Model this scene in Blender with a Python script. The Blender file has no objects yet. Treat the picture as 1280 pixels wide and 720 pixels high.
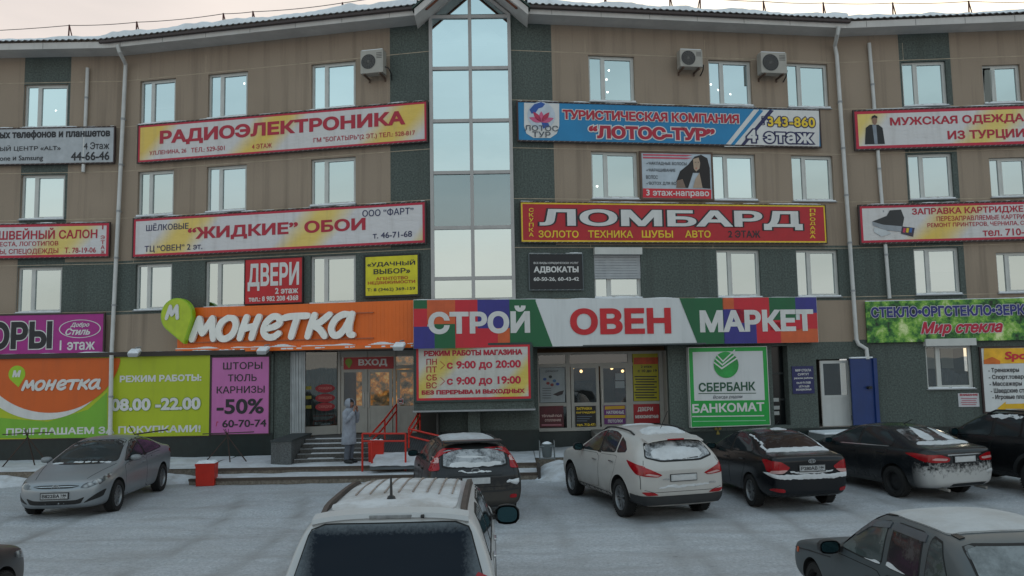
import bpy, bmesh, math, random
from mathutils import Vector, Matrix
from mathutils.bvhtree import BVHTree
from mathutils.geometry import delaunay_2d_cdt
from mathutils import noise as mnoise
random.seed(7)
SC = bpy.context.scene
COL = SC.collection

# ------------------------------------------------------------------ camera
PIT, ROL, FPX = math.radians(5.2), math.radians(-1.07), 1000.0
EYE = Vector((0, 0, 3.0))
_c, _s = math.cos(PIT), math.sin(PIT)
_x0, _u0, FWD = Vector((1, 0, 0)), Vector((0, -_s, _c)), Vector((0, _c, _s))
RGT = _x0 * math.cos(ROL) + _u0 * math.sin(ROL)
UPV = -_x0 * math.sin(ROL) + _u0 * math.cos(ROL)
cd = bpy.data.cameras.new('camera')
cam = bpy.data.objects.new('camera', cd)
COL.objects.link(cam)
cd.sensor_width = 36
cd.lens = 36 * FPX / 1280
cd.clip_end = 2000
m = Matrix.Identity(4)
for i in range(3):
    m[i][0], m[i][1], m[i][2], m[i][3] = RGT[i], UPV[i], -FWD[i], EYE[i]
cam.matrix_world = m
SC.camera = cam

# ------------------------------------------------------------------ sky, sun, exposure
SUN_EL, SUN_AZ = math.radians(7), math.radians(32)       # azimuth from +Y towards +X: low, behind the building
w = bpy.data.worlds.new('World')
SC.world = w
w.use_nodes = True
nt = w.node_tree
nt.nodes.clear()
out = nt.nodes.new('ShaderNodeOutputWorld')
bg = nt.nodes.new('ShaderNodeBackground')
sky = nt.nodes.new('ShaderNodeTexSky')
sky.sky_type = 'NISHITA'
sky.sun_disc = False
sky.sun_elevation = SUN_EL
sky.sun_rotation = SUN_AZ
sky.air_density = 1.0
sky.dust_density = 3.0
sky.ozone_density = 1.0
tc = nt.nodes.new('ShaderNodeTexCoord')
sep = nt.nodes.new('ShaderNodeSeparateXYZ')
nt.links.new(tc.outputs['Generated'], sep.inputs[0])
ramp = nt.nodes.new('ShaderNodeValToRGB')                  # thin high cloud: pale cream low, pale blue-grey above
nt.links.new(sep.outputs['Z'], ramp.inputs[0])
e = ramp.color_ramp.elements
e[0].position = 0.0
e[0].color = (8.7, 7.8, 7.0, 1)
e[1].position = 0.75
e[1].color = (4.6, 5.9, 6.8, 1)
k = e.new(0.13); k.color = (8.5, 7.9, 7.2, 1)
k = e.new(0.27); k.color = (7.4, 8.6, 8.8, 1)
k = e.new(0.42); k.color = (6.4, 8.0, 8.7, 1)
nz = nt.nodes.new('ShaderNodeTexNoise')
nz.inputs['Scale'].default_value = 2.2
nz.inputs['Detail'].default_value = 5
mp = nt.nodes.new('ShaderNodeMapping')
mp.inputs['Scale'].default_value = (1, 1, 4)
nt.links.new(tc.outputs['Generated'], mp.inputs[0])
nt.links.new(mp.outputs[0], nz.inputs['Vector'])
mr = nt.nodes.new('ShaderNodeMapRange')
mr.inputs[1].default_value, mr.inputs[2].default_value = 0.35, 0.65
mr.inputs[3].default_value, mr.inputs[4].default_value = 0.72, 0.95
nt.links.new(nz.outputs[0], mr.inputs[0])
mx = nt.nodes.new('ShaderNodeMix')
mx.data_type = 'RGBA'
nt.links.new(mr.outputs[0], mx.inputs[0])
nt.links.new(sky.outputs[0], mx.inputs[6])
front = nt.nodes.new('ShaderNodeMapRange')                  # towards the hidden low sun the cloud is warm and bright
front.interpolation_type = 'SMOOTHSTEP'
front.inputs[1].default_value, front.inputs[2].default_value = 0.05, 0.8
nt.links.new(sep.outputs['Y'], front.inputs[0])
warm = nt.nodes.new('ShaderNodeMapRange')
warm.interpolation_type = 'SMOOTHSTEP'
warm.inputs[1].default_value, warm.inputs[2].default_value = -0.45, 0.45
nt.links.new(sep.outputs['X'], warm.inputs[0])
wc = nt.nodes.new('ShaderNodeMix')
wc.data_type = 'RGBA'
wc.inputs[6].default_value = (8.2, 7.25, 6.7, 1)
wc.inputs[7].default_value = (13.0, 11.9, 10.0, 1)
nt.links.new(warm.outputs[0], wc.inputs[0])
fm = nt.nodes.new('ShaderNodeMix')
fm.data_type = 'RGBA'
nt.links.new(front.outputs[0], fm.inputs[0])
nt.links.new(ramp.outputs[0], fm.inputs[6])
nt.links.new(wc.outputs[2], fm.inputs[7])
nt.links.new(fm.outputs[2], mx.inputs[7])
nt.links.new(mx.outputs[2], bg.inputs[0])
bg.inputs[1].default_value = 0.12
nt.links.new(bg.outputs[0], out.inputs[0])

sl = bpy.data.lights.new('sun', 'SUN')
sl.energy = 0.6
sl.angle = math.radians(12)
sl.color = (1, .86, .7)
so = bpy.data.objects.new('sun', sl)
COL.objects.link(so)
sd = Vector((math.sin(SUN_AZ) * math.cos(SUN_EL), math.cos(SUN_AZ) * math.cos(SUN_EL), math.sin(SUN_EL)))
so.rotation_euler = (-sd).to_track_quat('-Z', 'Y').to_euler()
so.location = (0, 0, 40)
vs = SC.view_settings
vs.view_transform = 'Standard'
vs.look = 'None'
vs.gamma = 1
vs.use_curve_mapping = False
vs.exposure = 0.08

# ------------------------------------------------------------------ helpers
def ray(px, py):
    return FWD + RGT * ((px - 640) / FPX) + UPV * ((360 - py) / FPX)

def ground_at(px, py, z=0.0):
    r = ray(px, py)
    return EYE + r * ((z - EYE.z) / r.z)

class Wing:
    """one straight stretch of the facade: x along it, -y out of it, z up"""
    def __init__(s, a, b):
        s.p = Vector((a[0], a[1], 0))
        t = Vector((b[0] - a[0], b[1] - a[1], 0))
        s.L = t.length
        s.t = t / s.L
        s.n = Vector((s.t.y, -s.t.x, 0))
        s.ang = math.atan2(s.t.y, s.t.x)
        s.M = Matrix.Translation(s.p) @ Matrix.Rotation(s.ang, 4, 'Z')
    def at(s, px, py, d=0.0):
        r = ray(px, py)
        p = s.p + s.n * d
        q = EYE + r * ((p - EYE).dot(s.n) / r.dot(s.n))
        return (q - s.p).dot(s.t), q.z

WM = {}
def place(o, parent, M):
    if parent is None:
        o.matrix_world = M
    else:
        o.parent = parent
        o.matrix_basis = WM[parent.name].inverted() @ M
    WM[o.name] = M.copy()

def tag(o, label=None, cat=None, group=None, kind=None):
    if label: o['label'] = label
    if cat: o['category'] = cat
    if group: o['group'] = group
    if kind: o['kind'] = kind
    return o

def thing(name, label, cat, M=None, group=None):
    o = bpy.data.objects.new(name, None)
    o.empty_display_size = .2
    COL.objects.link(o)
    place(o, None, M or Matrix.Identity(4))
    return tag(o, label, cat, group)

def empty_part(name, parent, M):
    o = bpy.data.objects.new(name, None)
    COL.objects.link(o)
    place(o, parent, M)
    return o

class MB:
    def __init__(s):
        s.v, s.f, s.m, s.mats = [], [], [], []
    def mi(s, mat):
        if mat not in s.mats: s.mats.append(mat)
        return s.mats.index(mat)
    def add(s, vs_, fs, mat):
        b = len(s.v)
        s.v += [tuple(p) for p in vs_]
        i = s.mi(mat)
        for f in fs:
            s.f.append([b + q for q in f]); s.m.append(i)
        return s
    def poly(s, pts, mat):
        return s.add(pts, [list(range(len(pts)))], mat)
    def box(s, x0, x1, y0, y1, z0, z1, mat):
        if x0 > x1: x0, x1 = x1, x0
        if y0 > y1: y0, y1 = y1, y0
        if z0 > z1: z0, z1 = z1, z0
        v = [(x, y, z) for z in (z0, z1) for y in (y0, y1) for x in (x0, x1)]
        return s.add(v, [(0, 2, 3, 1), (4, 5, 7, 6), (0, 1, 5, 4), (2, 6, 7, 3), (1, 3, 7, 5), (0, 4, 6, 2)], mat)
    def rim(s, x0, x1, z0, z1, w, y0, y1, mat):
        s.box(x0, x1, y0, y1, z0, z0 + w, mat); s.box(x0, x1, y0, y1, z1 - w, z1, mat)
        s.box(x0, x0 + w, y0, y1, z0 + w, z1 - w, mat); s.box(x1 - w, x1, y0, y1, z0 + w, z1 - w, mat)
        return s
    def tube(s, pts, r, mat, n=10, cap=True):
        pts = [Vector(p) for p in pts]
        rs = r if isinstance(r, (list, tuple)) else [r] * len(pts)
        rings, V = [], []
        up = None
        for i, p in enumerate(pts):
            d = (pts[min(i + 1, len(pts) - 1)] - pts[max(i - 1, 0)]).normalized()
            if up is None:
                up = Vector((0, 0, 1)) if abs(d.z) < .9 else Vector((1, 0, 0))
            a = d.cross(up).normalized(); b = a.cross(d).normalized(); up = b
            rings.append([len(V) + k_ for k_ in range(n)])
            for k_ in range(n):
                t = 2 * math.pi * k_ / n
                V.append(p + (a * math.cos(t) + b * math.sin(t)) * rs[i])
        F = []
        for A, B in zip(rings, rings[1:]):
            for k_ in range(n):
                F.append((A[k_], A[(k_ + 1) % n], B[(k_ + 1) % n], B[k_]))
        if cap:
            F.append(rings[0][::-1]); F.append(rings[-1])
        return s.add(V, F, mat)
    def prism(s, poly, y0, y1, mat):
        """outline in (x,z), pushed from y0 (front) to y1 (back)"""
        n = len(poly)
        V = [(x, y0, z) for x, z in poly] + [(x, y1, z) for x, z in poly]
        F = [list(range(n)), list(range(2 * n - 1, n - 1, -1))]
        F += [(i, n + i, n + (i + 1) % n, (i + 1) % n) for i in range(n)]
        return s.add(V, F, mat)
    def lathe(s, prof, mat, n=32, axis='y', c=(0, 0, 0)):
        V, F = [], []
        for a, r in prof:
            for k_ in range(n):
                t = 2 * math.pi * k_ / n
                q, u = r * math.cos(t), r * math.sin(t)
                V.append((c[0] + q, c[1] + a, c[2] + u) if axis == 'y' else (c[0] + q, c[1] + u, c[2] + a))
        for i in range(len(prof) - 1):
            for k_ in range(n):
                F.append((i * n + k_, i * n + (k_ + 1) % n, (i + 1) * n + (k_ + 1) % n, (i + 1) * n + k_))
        return s.add(V, F, mat)
    def build(s, name, parent=None, M=None, smooth=None, bevel=0):
        me = bpy.data.meshes.new(name)
        me.from_pydata(s.v, [], s.f)
        for q in s.mats: me.materials.append(q)
        me.polygons.foreach_set('material_index', s.m)
        bm = bmesh.new(); bm.from_mesh(me)
        bmesh.ops.recalc_face_normals(bm, faces=bm.faces)
        if bevel:
            bmesh.ops.bevel(bm, geom=[e_ for e_ in bm.edges if len(e_.link_faces) == 2 and e_.calc_face_angle(0) > .5], offset=bevel, segments=2, affect='EDGES', profile=.5)
        bm.to_mesh(me); bm.free()
        if smooth:
            me.polygons.foreach_set('use_smooth', [True] * len(me.polygons))
            me.set_sharp_from_angle(angle=math.radians(smooth))
        me.update()
        o = bpy.data.objects.new(name, me)
        COL.objects.link(o)
        place(o, parent, M if M is not None else (WM[parent.name] if parent else Matrix.Identity(4)))
        return o

# ------------------------------------------------------------------ materials
MATS = {}
def srgb(h):
    h = h.lstrip('#')
    return tuple(((c / 255) / 12.92 if c / 255 < .04045 else ((c / 255 + .055) / 1.055) ** 2.4) for c in (int(h[i:i + 2], 16) for i in (0, 2, 4)))

def _new(name):
    mt = bpy.data.materials.new(name)
    mt.use_nodes = True
    return mt, mt.node_tree, mt.node_tree.nodes['Principled BSDF']

def noise(t, scale, detail=3, vec=None, rough=.55):
    n = t.nodes.new('ShaderNodeTexNoise')
    n.inputs['Scale'].default_value = scale
    n.inputs['Detail'].default_value = detail
    n.inputs['Roughness'].default_value = rough
    if vec: t.links.new(vec, n.inputs['Vector'])
    return n.outputs[0]

def objco(t, scale=None, which='Object'):
    c_ = t.nodes.new('ShaderNodeTexCoord').outputs[which]
    if scale:
        q = t.nodes.new('ShaderNodeMapping'); q.inputs['Scale'].default_value = scale
        t.links.new(c_, q.inputs[0]); c_ = q.outputs[0]
    return c_

def rng(t, v, a, b, c_=0, d=1):
    q = t.nodes.new('ShaderNodeMapRange')
    for i, x in enumerate((a, b, c_, d)): q.inputs[i + 1].default_value = x
    t.links.new(v, q.inputs[0])
    return q.outputs[0]

def mixc(t, f, a, b):
    q = t.nodes.new('ShaderNodeMix'); q.data_type = 'RGBA'
    if isinstance(f, float): q.inputs[0].default_value = f
    else: t.links.new(f, q.inputs[0])
    for i, x in ((6, a), (7, b)):
        if isinstance(x, tuple): q.inputs[i].default_value = (*x[:3], 1)
        else: t.links.new(x, q.inputs[i])
    return q.outputs[2]

def math_(t, op, a, b):
    q = t.nodes.new('ShaderNodeMath'); q.operation = op; q.use_clamp = False
    for i, x in enumerate((a, b)):
        if isinstance(x, (int, float)): q.inputs[i].default_value = x
        else: t.links.new(x, q.inputs[i])
    return q.outputs[0]

def bump(t, p, h, strength=.3, dist=.01):
    q = t.nodes.new('ShaderNodeBump')
    q.inputs['Strength'].default_value = strength; q.inputs['Distance'].default_value = dist
    t.links.new(h, q.inputs['Height']); t.links.new(q.outputs[0], p.inputs['Normal'])

def flat(hexc, rough=.6, metal=0.0, var=.12, name=None, scale=3.0, spec=.5):
    """a plain painted, printed or moulded surface with slight unevenness of its own"""
    key = (hexc, rough, metal, var, scale)
    if key in MATS: return MATS[key]
    mt, t, p = _new(name or 'surface_' + hexc.lstrip('#'))
    c_ = srgb(hexc)
    n = noise(t, scale, 4, objco(t))
    a = tuple(x * (1 - var) for x in c_); b = tuple(min(1, x * (1 + var)) for x in c_)
    col = mixc(t, rng(t, n, .3, .7), a, b)
    if var:                                                              # faint runs of dust and meltwater
        st = noise(t, 1.6, 5, objco(t, (3, 3, .3)), .65)
        col = mixc(t, rng(t, st, .5, .78, 0, .26), col, tuple(x * .5 + .015 for x in c_))
    t.links.new(col, p.inputs['Base Color'])
    p.inputs['Roughness'].default_value = rough
    p.inputs['Metallic'].default_value = metal
    p.inputs['Specular IOR Level'].default_value = spec
    MATS[key] = mt
    return mt

def stucco(name, c_, grain=60, gv=.35, dirt=(.05, .04, .035)):
    if name in MATS: return MATS[name]
    mt, t, p = _new(name)
    o = objco(t)
    g = noise(t, grain, 2, o, .7)
    col = mixc(t, rng(t, g, .3, .7), tuple(x * (1 - gv) for x in c_), tuple(x * (1 + gv) for x in c_))
    big = noise(t, .55, 4, o)
    col = mixc(t, rng(t, big, .35, .75, 0, .28), col, tuple(x * .6 for x in c_))
    st = noise(t, 1.0, 5, objco(t, (3.2, 3.2, .12)), .6)            # rain streaks down the render
    col = mixc(t, rng(t, st, .5, .78, 0, .45), col, dirt)
    t.links.new(col, p.inputs['Base Color'])
    p.inputs['Roughness'].default_value = .93
    p.inputs['Specular IOR Level'].default_value = .2
    bump(t, p, g, .5, .012)
    MATS[name] = mt
    return mt

def mirror_glass(name='window_glass', tint=(.62, .74, .76), clear=.14):
    if name in MATS: return MATS[name]
    mt, t, p = _new(name)
    t.nodes.remove(p)
    g = t.nodes.new('ShaderNodeBsdfGlossy'); g.inputs['Color'].default_value = (*tint, 1); g.inputs['Roughness'].default_value = .01
    tr = t.nodes.new('ShaderNodeBsdfTransparent'); tr.inputs[0].default_value = (.8, .85, .85, 1)
    mx_ = t.nodes.new('ShaderNodeMixShader'); mx_.inputs[0].default_value = clear
    t.links.new(g.outputs[0], mx_.inputs[1]); t.links.new(tr.outputs[0], mx_.inputs[2])
    wv = noise(t, .9, 2, objco(t))
    q = t.nodes.new('ShaderNodeBump'); q.inputs['Strength'].default_value = .05; q.inputs['Distance'].default_value = .05
    t.links.new(wv, q.inputs['Height']); t.links.new(q.outputs[0], g.inputs['Normal'])
    t.links.new(mx_.outputs[0], t.nodes['Material Output'].inputs[0])
    MATS[name] = mt
    return mt

def glow(name, c_, s_):
    if name in MATS: return MATS[name]
    mt, t, p = _new(name)
    p.inputs['Base Color'].default_value = (*c_, 1)
    p.inputs['Emission Color'].default_value = (*c_, 1)
    p.inputs['Emission Strength'].default_value = s_
    MATS[name] = mt
    return mt

def snow_mat(name='snow', c_=(.74, .77, .8), dirt=.0):
    if name in MATS: return MATS[name]
    mt, t, p = _new(name)
    o = objco(t)
    n = noise(t, 9, 6, o, .65)
    col = mixc(t, rng(t, n, .35, .7), tuple(x * .9 for x in c_), c_)
    if dirt:
        d = noise(t, 2.2, 6, o, .7)
        col = mixc(t, rng(t, d, .4, .65, 0, dirt), col, (.22, .19, .16))
    t.links.new(col, p.inputs['Base Color'])
    p.inputs['Roughness'].default_value = .8
    p.inputs['Specular IOR Level'].default_value = .25
    bump(t, p, n, .6, .02)
    MATS[name] = mt
    return mt

def banner_print(name, base, spot, cx=(), scale=.55):
    """printed vinyl: soft diagonal bands of the second ink"""
    if name in MATS: return MATS[name]
    mt, t, p = _new(name)
    o = objco(t)
    s_ = t.nodes.new('ShaderNodeSeparateXYZ'); t.links.new(o, s_.inputs[0])
    dg = math_(t, 'ADD', math_(t, 'MULTIPLY', s_.outputs[0], scale), math_(t, 'MULTIPLY', s_.outputs[2], -scale * .9))
    wv = math_(t, 'SINE', math_(t, 'MULTIPLY', math_(t, 'ADD', dg, cx or 0.0), 2.6), 0)
    wv2 = math_(t, 'ADD', wv, math_(t, 'MULTIPLY', noise(t, .6, 2, o), .6))
    col = mixc(t, rng(t, wv2, .55, 1.25), srgb(base), srgb(spot))
    st = noise(t, 1.6, 5, objco(t, (3, 3, .3)), .65)
    col = mixc(t, rng(t, st, .5, .78, 0, .28), col, (.2, .17, .14))
    t.links.new(col, p.inputs['Base Color'])
    p.inputs['Roughness'].default_value = .55
    bump(t, p, noise(t, 1.1, 3, objco(t, (1, 1, 2.5))), .35, .12)
    MATS[name] = mt
    return mt

WHITE = flat('#C9CBCB', .5); PVC = flat('#B9BAB6', .4, var=.06, name='white_pvc')
DARK = flat('#17191B', .6); BLACK = flat('#0E0F10', .5)
SNOW = snow_mat()
BEIGE = stucco('beige_stucco', (.31, .245, .188), 55, .26)
GREEN = stucco('green_stucco', (.09, .107, .098), 20, .38, (.05, .05, .046))
SOFFIT = flat('#B9B5B1', .7, var=.1, name='soffit_paint', scale=1.2)
PIPE = flat('#BDBDBB', .45, var=.08, name='galvanised_pipe')
GLASS = mirror_glass()
GLASSES = [GLASS, mirror_glass('window_glass_b', (.55, .66, .69), .2), mirror_glass('window_glass_c', (.6, .71, .72), .3)]

# ------------------------------------------------------------------ lettering
TXT = {}
def _offset(P, d):
    if not d: return P
    n = len(P); R = []
    for i in range(n):
        a, b_, c_ = P[i - 1], P[i], P[(i + 1) % n]
        e1, e2 = (b_ - a).normalized(), (c_ - b_).normalized()
        n1, n2 = Vector((e1.y, -e1.x)), Vector((e2.y, -e2.x))
        q = n1 + n2
        if q.length < .05: R.append(b_ + n1 * d); continue
        q.normalize(); R.append(b_ + q * min(d / max(.35, q.dot(n1)), d * 1.9))
    return R
def _area(P): return .5 * sum(P[i - 1].x * P[i].y - P[i].x * P[i - 1].y for i in range(len(P)))
def glyphs(s_, bold=.0, shear=0.0, space=1.0):
    """letter outlines as flat faces: every outer contour is filled with its own holes, so overlapping strokes unite"""
    key = (s_, bold, shear, space)
    if key not in TXT:
        c_ = bpy.data.curves.new('t', 'FONT')
        c_.body = s_; c_.shear = shear; c_.resolution_u = 3; c_.space_character = space
        o = bpy.data.objects.new('t', c_)
        COL.objects.link(o)
        dg = bpy.context.evaluated_depsgraph_get()
        cu = o.evaluated_get(dg).to_curve(dg)
        cont = []
        for sp in cu.splines:
            P = []
            if sp.type == 'BEZIER':
                n = len(sp.bezier_points)
                for i in range(n):
                    p, q = sp.bezier_points[i], sp.bezier_points[(i + 1) % n]
                    a, b_, c2, d = p.co.xy, p.handle_right.xy, q.handle_left.xy, q.co.xy
                    straight = abs((d - a).cross(b_ - a)) < 1e-5 and abs((d - a).cross(c2 - a)) < 1e-5
                    for k_ in range(1 if straight else 4):
                        t = k_ / 4; P.append(a * (1 - t) ** 3 + b_ * 3 * t * (1 - t) ** 2 + c2 * 3 * t * t * (1 - t) + d * t ** 3)
            else:
                P = [p.co.xy for p in sp.points]
            Q = []
            for p in P:
                if not Q or (p - Q[-1]).length > 1e-4: Q.append(p.copy())
            if len(Q) > 2 and (Q[0] - Q[-1]).length < 1e-4: Q.pop()
            if len(Q) > 2 and abs(_area(Q)) > 1e-6: cont.append((sp.character_index, Q))
        bpy.data.objects.remove(o); bpy.data.curves.remove(c_)
        V, F = [], []
        for ci in sorted(set(k_ for k_, _ in cont)):
            cs = [P for k_, P in cont if k_ == ci]
            sg = 1 if sum(_area(P) for P in cs) > 0 else -1
            cs = [_offset(P, bold) if sg > 0 else _offset(P[::-1], bold) for P in cs]
            pts = [p for P in cs for p in P]; ed = []; b0 = 0
            for P in cs:
                ed += [(b0 + i, b0 + (i + 1) % len(P)) for i in range(len(P))]; b0 += len(P)
            vv, _, ff, _, _, _ = delaunay_2d_cdt(pts, ed, [], 0, 1e-5)
            base = len(V); V += [(p.x, p.y, 0) for p in vv]
            for f in ff:
                c2 = (vv[f[0]] + vv[f[1]] + vv[f[2]]) / 3; wn = 0
                for P in cs:
                    for i in range(len(P)):
                        q0, q1 = P[i - 1], P[i]
                        if (q0.y <= c2.y) != (q1.y <= c2.y):
                            side = (q1.x - q0.x) * (c2.y - q0.y) - (c2.x - q0.x) * (q1.y - q0.y)
                            if q1.y > q0.y and side > 0: wn += 1
                            elif q1.y < q0.y and side < 0: wn -= 1
                if wn: F.append([base + i for i in f])
        used = sorted({i for f in F for i in f}); rm = {v: i for i, v in enumerate(used)}
        V = [V[i] for i in used]; F = [[rm[i] for i in f] for f in F]
        if not V: V = [(0, 0, 0), (1, 1, 0)]
        TXT[key] = (V, F)
    return TXT[key]

def text_into(mb, s_, x0, x1, z0, z1, y, mat, bold=.015, shear=0.0, space=1.0, outline=None, ow=.035, thick=0, dy=.004, pad=0):
    """lettering that fills a box on a board; out of the board is -y"""
    bold += .013
    V, F = glyphs(s_, bold, shear, space)
    xs = [v[0] for v in V]; zs = [v[1] for v in V]
    ax, az = min(xs), min(zs); sx = (x1 - x0) / max(1e-6, max(xs) - ax); sz = (z1 - z0) / max(1e-6, max(zs) - az)
    if outline:
        V2, F2 = glyphs(s_, bold + ow, shear, space)
        mb.add([(x0 + (v[0] - ax) * sx, y - v[2], z0 + (v[1] - az) * sz) for v in V2], F2, outline)
        y -= dy
    mb.add([(x0 + (v[0] - ax) * sx, y - v[2], z0 + (v[1] - az) * sz) for v in V], F, mat)

def ell(cx, cz, rx, rz, n=40, a0=0, a1=2 * math.pi):
    full = abs(a1 - a0 - 2 * math.pi) < 1e-6
    return [(cx + rx * math.cos(a0 + (a1 - a0) * i / (n if full else n - 1)), cz + rz * math.sin(a0 + (a1 - a0) * i / (n if full else n - 1))) for i in range(n)]

class Sign:
    """a board hung on a wing; everything on it is given in photo pixels and turned into metres on the board's own plane"""
    def __init__(s, name, label, cat, wing, x0, x1, yl, yr=None, d=.12, board=WHITE, frame=None, fw=.05, border=None, bw=.06, th=.04, group=None, rope=False):
        yr = yr or yl
        s.w, s.d = wing, d
        (ua, za), (ub, zb) = wing.at(x0, yl[0], d), wing.at(x1, yr[0], d)
        (uc, zc), (ud, zd) = wing.at(x0, yl[1], d), wing.at(x1, yr[1], d)
        s.u0, s.u1 = (ua + uc) / 2, (ub + ud) / 2
        s.z1, s.z0 = (za + zb) / 2, (zc + zd) / 2
        s.tl, s.tr = za - s.z1, zb - s.z1
        s.uc = (s.u0 + s.u1) / 2
        M = wing.M @ Matrix.Translation((s.uc, -d + th, s.z0))
        s.th = th
        s.o = thing(name, label, cat, M, group)
        s.W, s.H = s.u1 - s.u0, s.z1 - s.z0
        hw = s.W / 2
        MB().box(-hw, hw, -th, 0, 0, s.H, board).build('board', s.o)
        if border:
            b = MB(); y = -th - .003
            for a_ in ((-hw, hw, 0, bw), (-hw, hw, s.H - bw, s.H), (-hw, -hw + bw, bw, s.H - bw), (hw - bw, hw, bw, s.H - bw)):
                b.box(a_[0], a_[1], y, -th - .0005, a_[2], a_[3], border)
            b.build('border', s.o)
        if frame:
            b = MB(); b.rim(-hw - fw, hw + fw, -fw, s.H + fw, fw, -th - .012, .02, frame)
            if d > th + .03:
                for x in (-hw * .9, -hw * .3, hw * .3, hw * .9):
                    b.box(x - .02, x + .02, .021, d - th, .1, s.H - .1, frame)
            b.build('frame', s.o)
        if rope:                                                        # lacing between the vinyl and its frame
            b = MB(); n = int(s.W / .16)
            for i in range(n):
                x = -hw + (i + .5) * s.W / n
                for z0_, z1_ in ((-fw * .9, .0), (s.H, s.H + fw * .9)):
                    b.tube([(x - .03, -th - .015, z0_), (x + .03, -th - .015, z1_)], .006, flat('#8C8A86', .8), 5)
            b.build('lacing', s.o)
            b = MB(); n = int(s.W / .12)
            for i in range(n):
                hh = max(0, .035 * mnoise.noise((i * .23 + x0, yl[0], 0)) + .008)
                if hh > .006: b.box(-hw + i * s.W / n, -hw + (i + 1) * s.W / n, -th - .01, .015, s.H + fw + .0005, s.H + fw + hh, SNOW)
            if b.f: b.build('snow', s.o)
        s.mb = MB()
        s.y = -th - .008
    def P(s, px, py):
        u, z = s.w.at(px, py, s.d)
        return u - s.uc, z - s.z0
    def text(s, t, x0, x1, yt, yb, mat, layer=0, **k):
        xa, za = s.P(x0, yt); xb, zb = s.P(x0, yb)
        x2, _ = s.P(x1, yt)
        b = MB(); text_into(b, t, xa, x2, zb, za, s.y - .004 * layer, mat, **k); b.build('lettering', s.o)
    def column(s, t, x0, x1, yt, yb, mat, layer=0, **k):                 # letters one under another, one mesh
        n = len(t); st = (yb - yt) / n; b = MB()
        for i, ch in enumerate(t):
            if ch == ' ': continue
            a = x0 + (.35 * (x1 - x0) if ch == '1' else 0); c_ = x1 - (.3 * (x1 - x0) if ch == '1' else 0)
            xa, za = s.P(a, yt + st * i); _, zb = s.P(a, yt + st * (i + .78)); x2, _ = s.P(c_, yt + st * i)
            text_into(b, ch, xa, x2, zb, za, s.y - .004 * layer, mat, **k)
        b.build('lettering', s.o)
    def poly(s, pts, mat, layer=-1, name=None, mb=None):
        q = [s.P(*p) for p in pts]
        (mb or s.mb).add([(x, s.y - .004 * layer, z) for x, z in q], [list(range(len(q)))], mat)
    def lpoly(s, pts, mat, layer=-1, mb=None):
        (mb or s.mb).add([(x, s.y - .004 * layer, z) for x, z in pts], [list(range(len(pts)))], mat)
    def done(s, name='printed_shapes'):
        if s.mb.f: s.mb.build(name, s.o)
        return s.o
# ------------------------------------------------------------------ facade lines
WFL = Wing((-26, 25.38), (-12.6, 25.38))
WL = Wing((-12.6, 25.38), (-2.36, 23.33))
WT = Wing((-2.36, 23.33), (.1, 23.37))
WR = Wing((.1, 23.37), (10.55, 24.91))
WFR = Wing((10.55, 24.91), (24, 24.25))
GL = Wing((-26, 24.1), (-7.2, 24.1))           # ground-floor block behind the big banners
ZE = 13.2                                      # eaves
SILL = (4.81, 7.81, 10.81)
HW = 1.455
ZB = 3.45                                      # head of the ground floor

BLD = thing('shopping_building', 'four-storey beige and green rendered shopping building with a tall glazed stair tower and snowy roof', 'building', Matrix.Translation((-1, 25, 0)))

def wall(name, wing, u0, u1, z0, z1, holes, zones, mat, joints=True):
    us = sorted({u0, u1, *[h for q in holes for h in q[:2]], *[h for q in zones for h in q[:2]]})
    zs = sorted({z0, z1, *[h for q in holes for h in q[2:4]], *[h for q in zones for h in q[2:4]]})
    us = [u for u in us if u0 <= u <= u1]; zs = [z for z in zs if z0 <= z <= z1]
    b = MB()
    def matat(u, z):
        r = mat
        for q in zones:
            if q[0] <= u <= q[1] and q[2] <= z <= q[3]: r = q[4]
        return r
    for a, c_ in zip(us, us[1:]):
        for e_, f_ in zip(zs, zs[1:]):
            um, zm = (a + c_) / 2, (e_ + f_) / 2
            if c_ - a < 1e-4 or f_ - e_ < 1e-4 or any(h[0] < um < h[1] and h[2] < zm < h[3] for h in holes): continue
            b.poly([(a, 0, e_), (c_, 0, e_), (c_, 0, f_), (a, 0, f_)], matat(um, zm))
    for h in holes:
        a, c_, e_, f_ = h[:4]; dp = h[4] if len(h) > 4 else .22
        mt = matat(a - .02, (e_ + f_) / 2)
        b.poly([(a, 0, e_), (a, dp, e_), (a, dp, f_), (a, 0, f_)], mt); b.poly([(c_, 0, e_), (c_, dp, e_), (c_, dp, f_), (c_, 0, f_)], mt)
        b.poly([(a, 0, f_), (c_, 0, f_), (c_, dp, f_), (a, dp, f_)], mt); b.poly([(a, 0, e_), (c_, 0, e_), (c_, dp, e_), (a, dp, e_)], mt)
    if joints:                                              # open joints of the render panels
        jm = flat('#A89A86', .9, var=.3, name='panel_joint')
        for s_ in SILL:
            for z in (s_ - .03, s_ + HW + .05):
                cuts = sorted([(h[0] - .03, h[1] + .03) for h in holes if h[2] - .1 < z < h[3] + .02])
                x = u0
                for ca, cb in cuts + [(u1, u1)]:
                    if ca > x: b.box(x, min(ca, u1), -.003, .002, z, z + .02, jm)
                    x = max(x, cb)
        cols = sorted({(round(h[0], 2), round(h[1], 2)) for h in holes})
        for (a, b_), (c_, d_) in zip(cols, cols[1:]):
            if c_ - b_ > .6:
                for z0_, z1_ in ((SILL[0] + HW + .07, SILL[1] - .04), (SILL[1] + HW + .07, SILL[2] - .04), (SILL[2] + HW + .07, ZE - .3)):
                    b.box(a - .1, a - .088, -.003, .002, z0_, z1_, jm)
    return b.build(name, BLD, wing.M)

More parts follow.
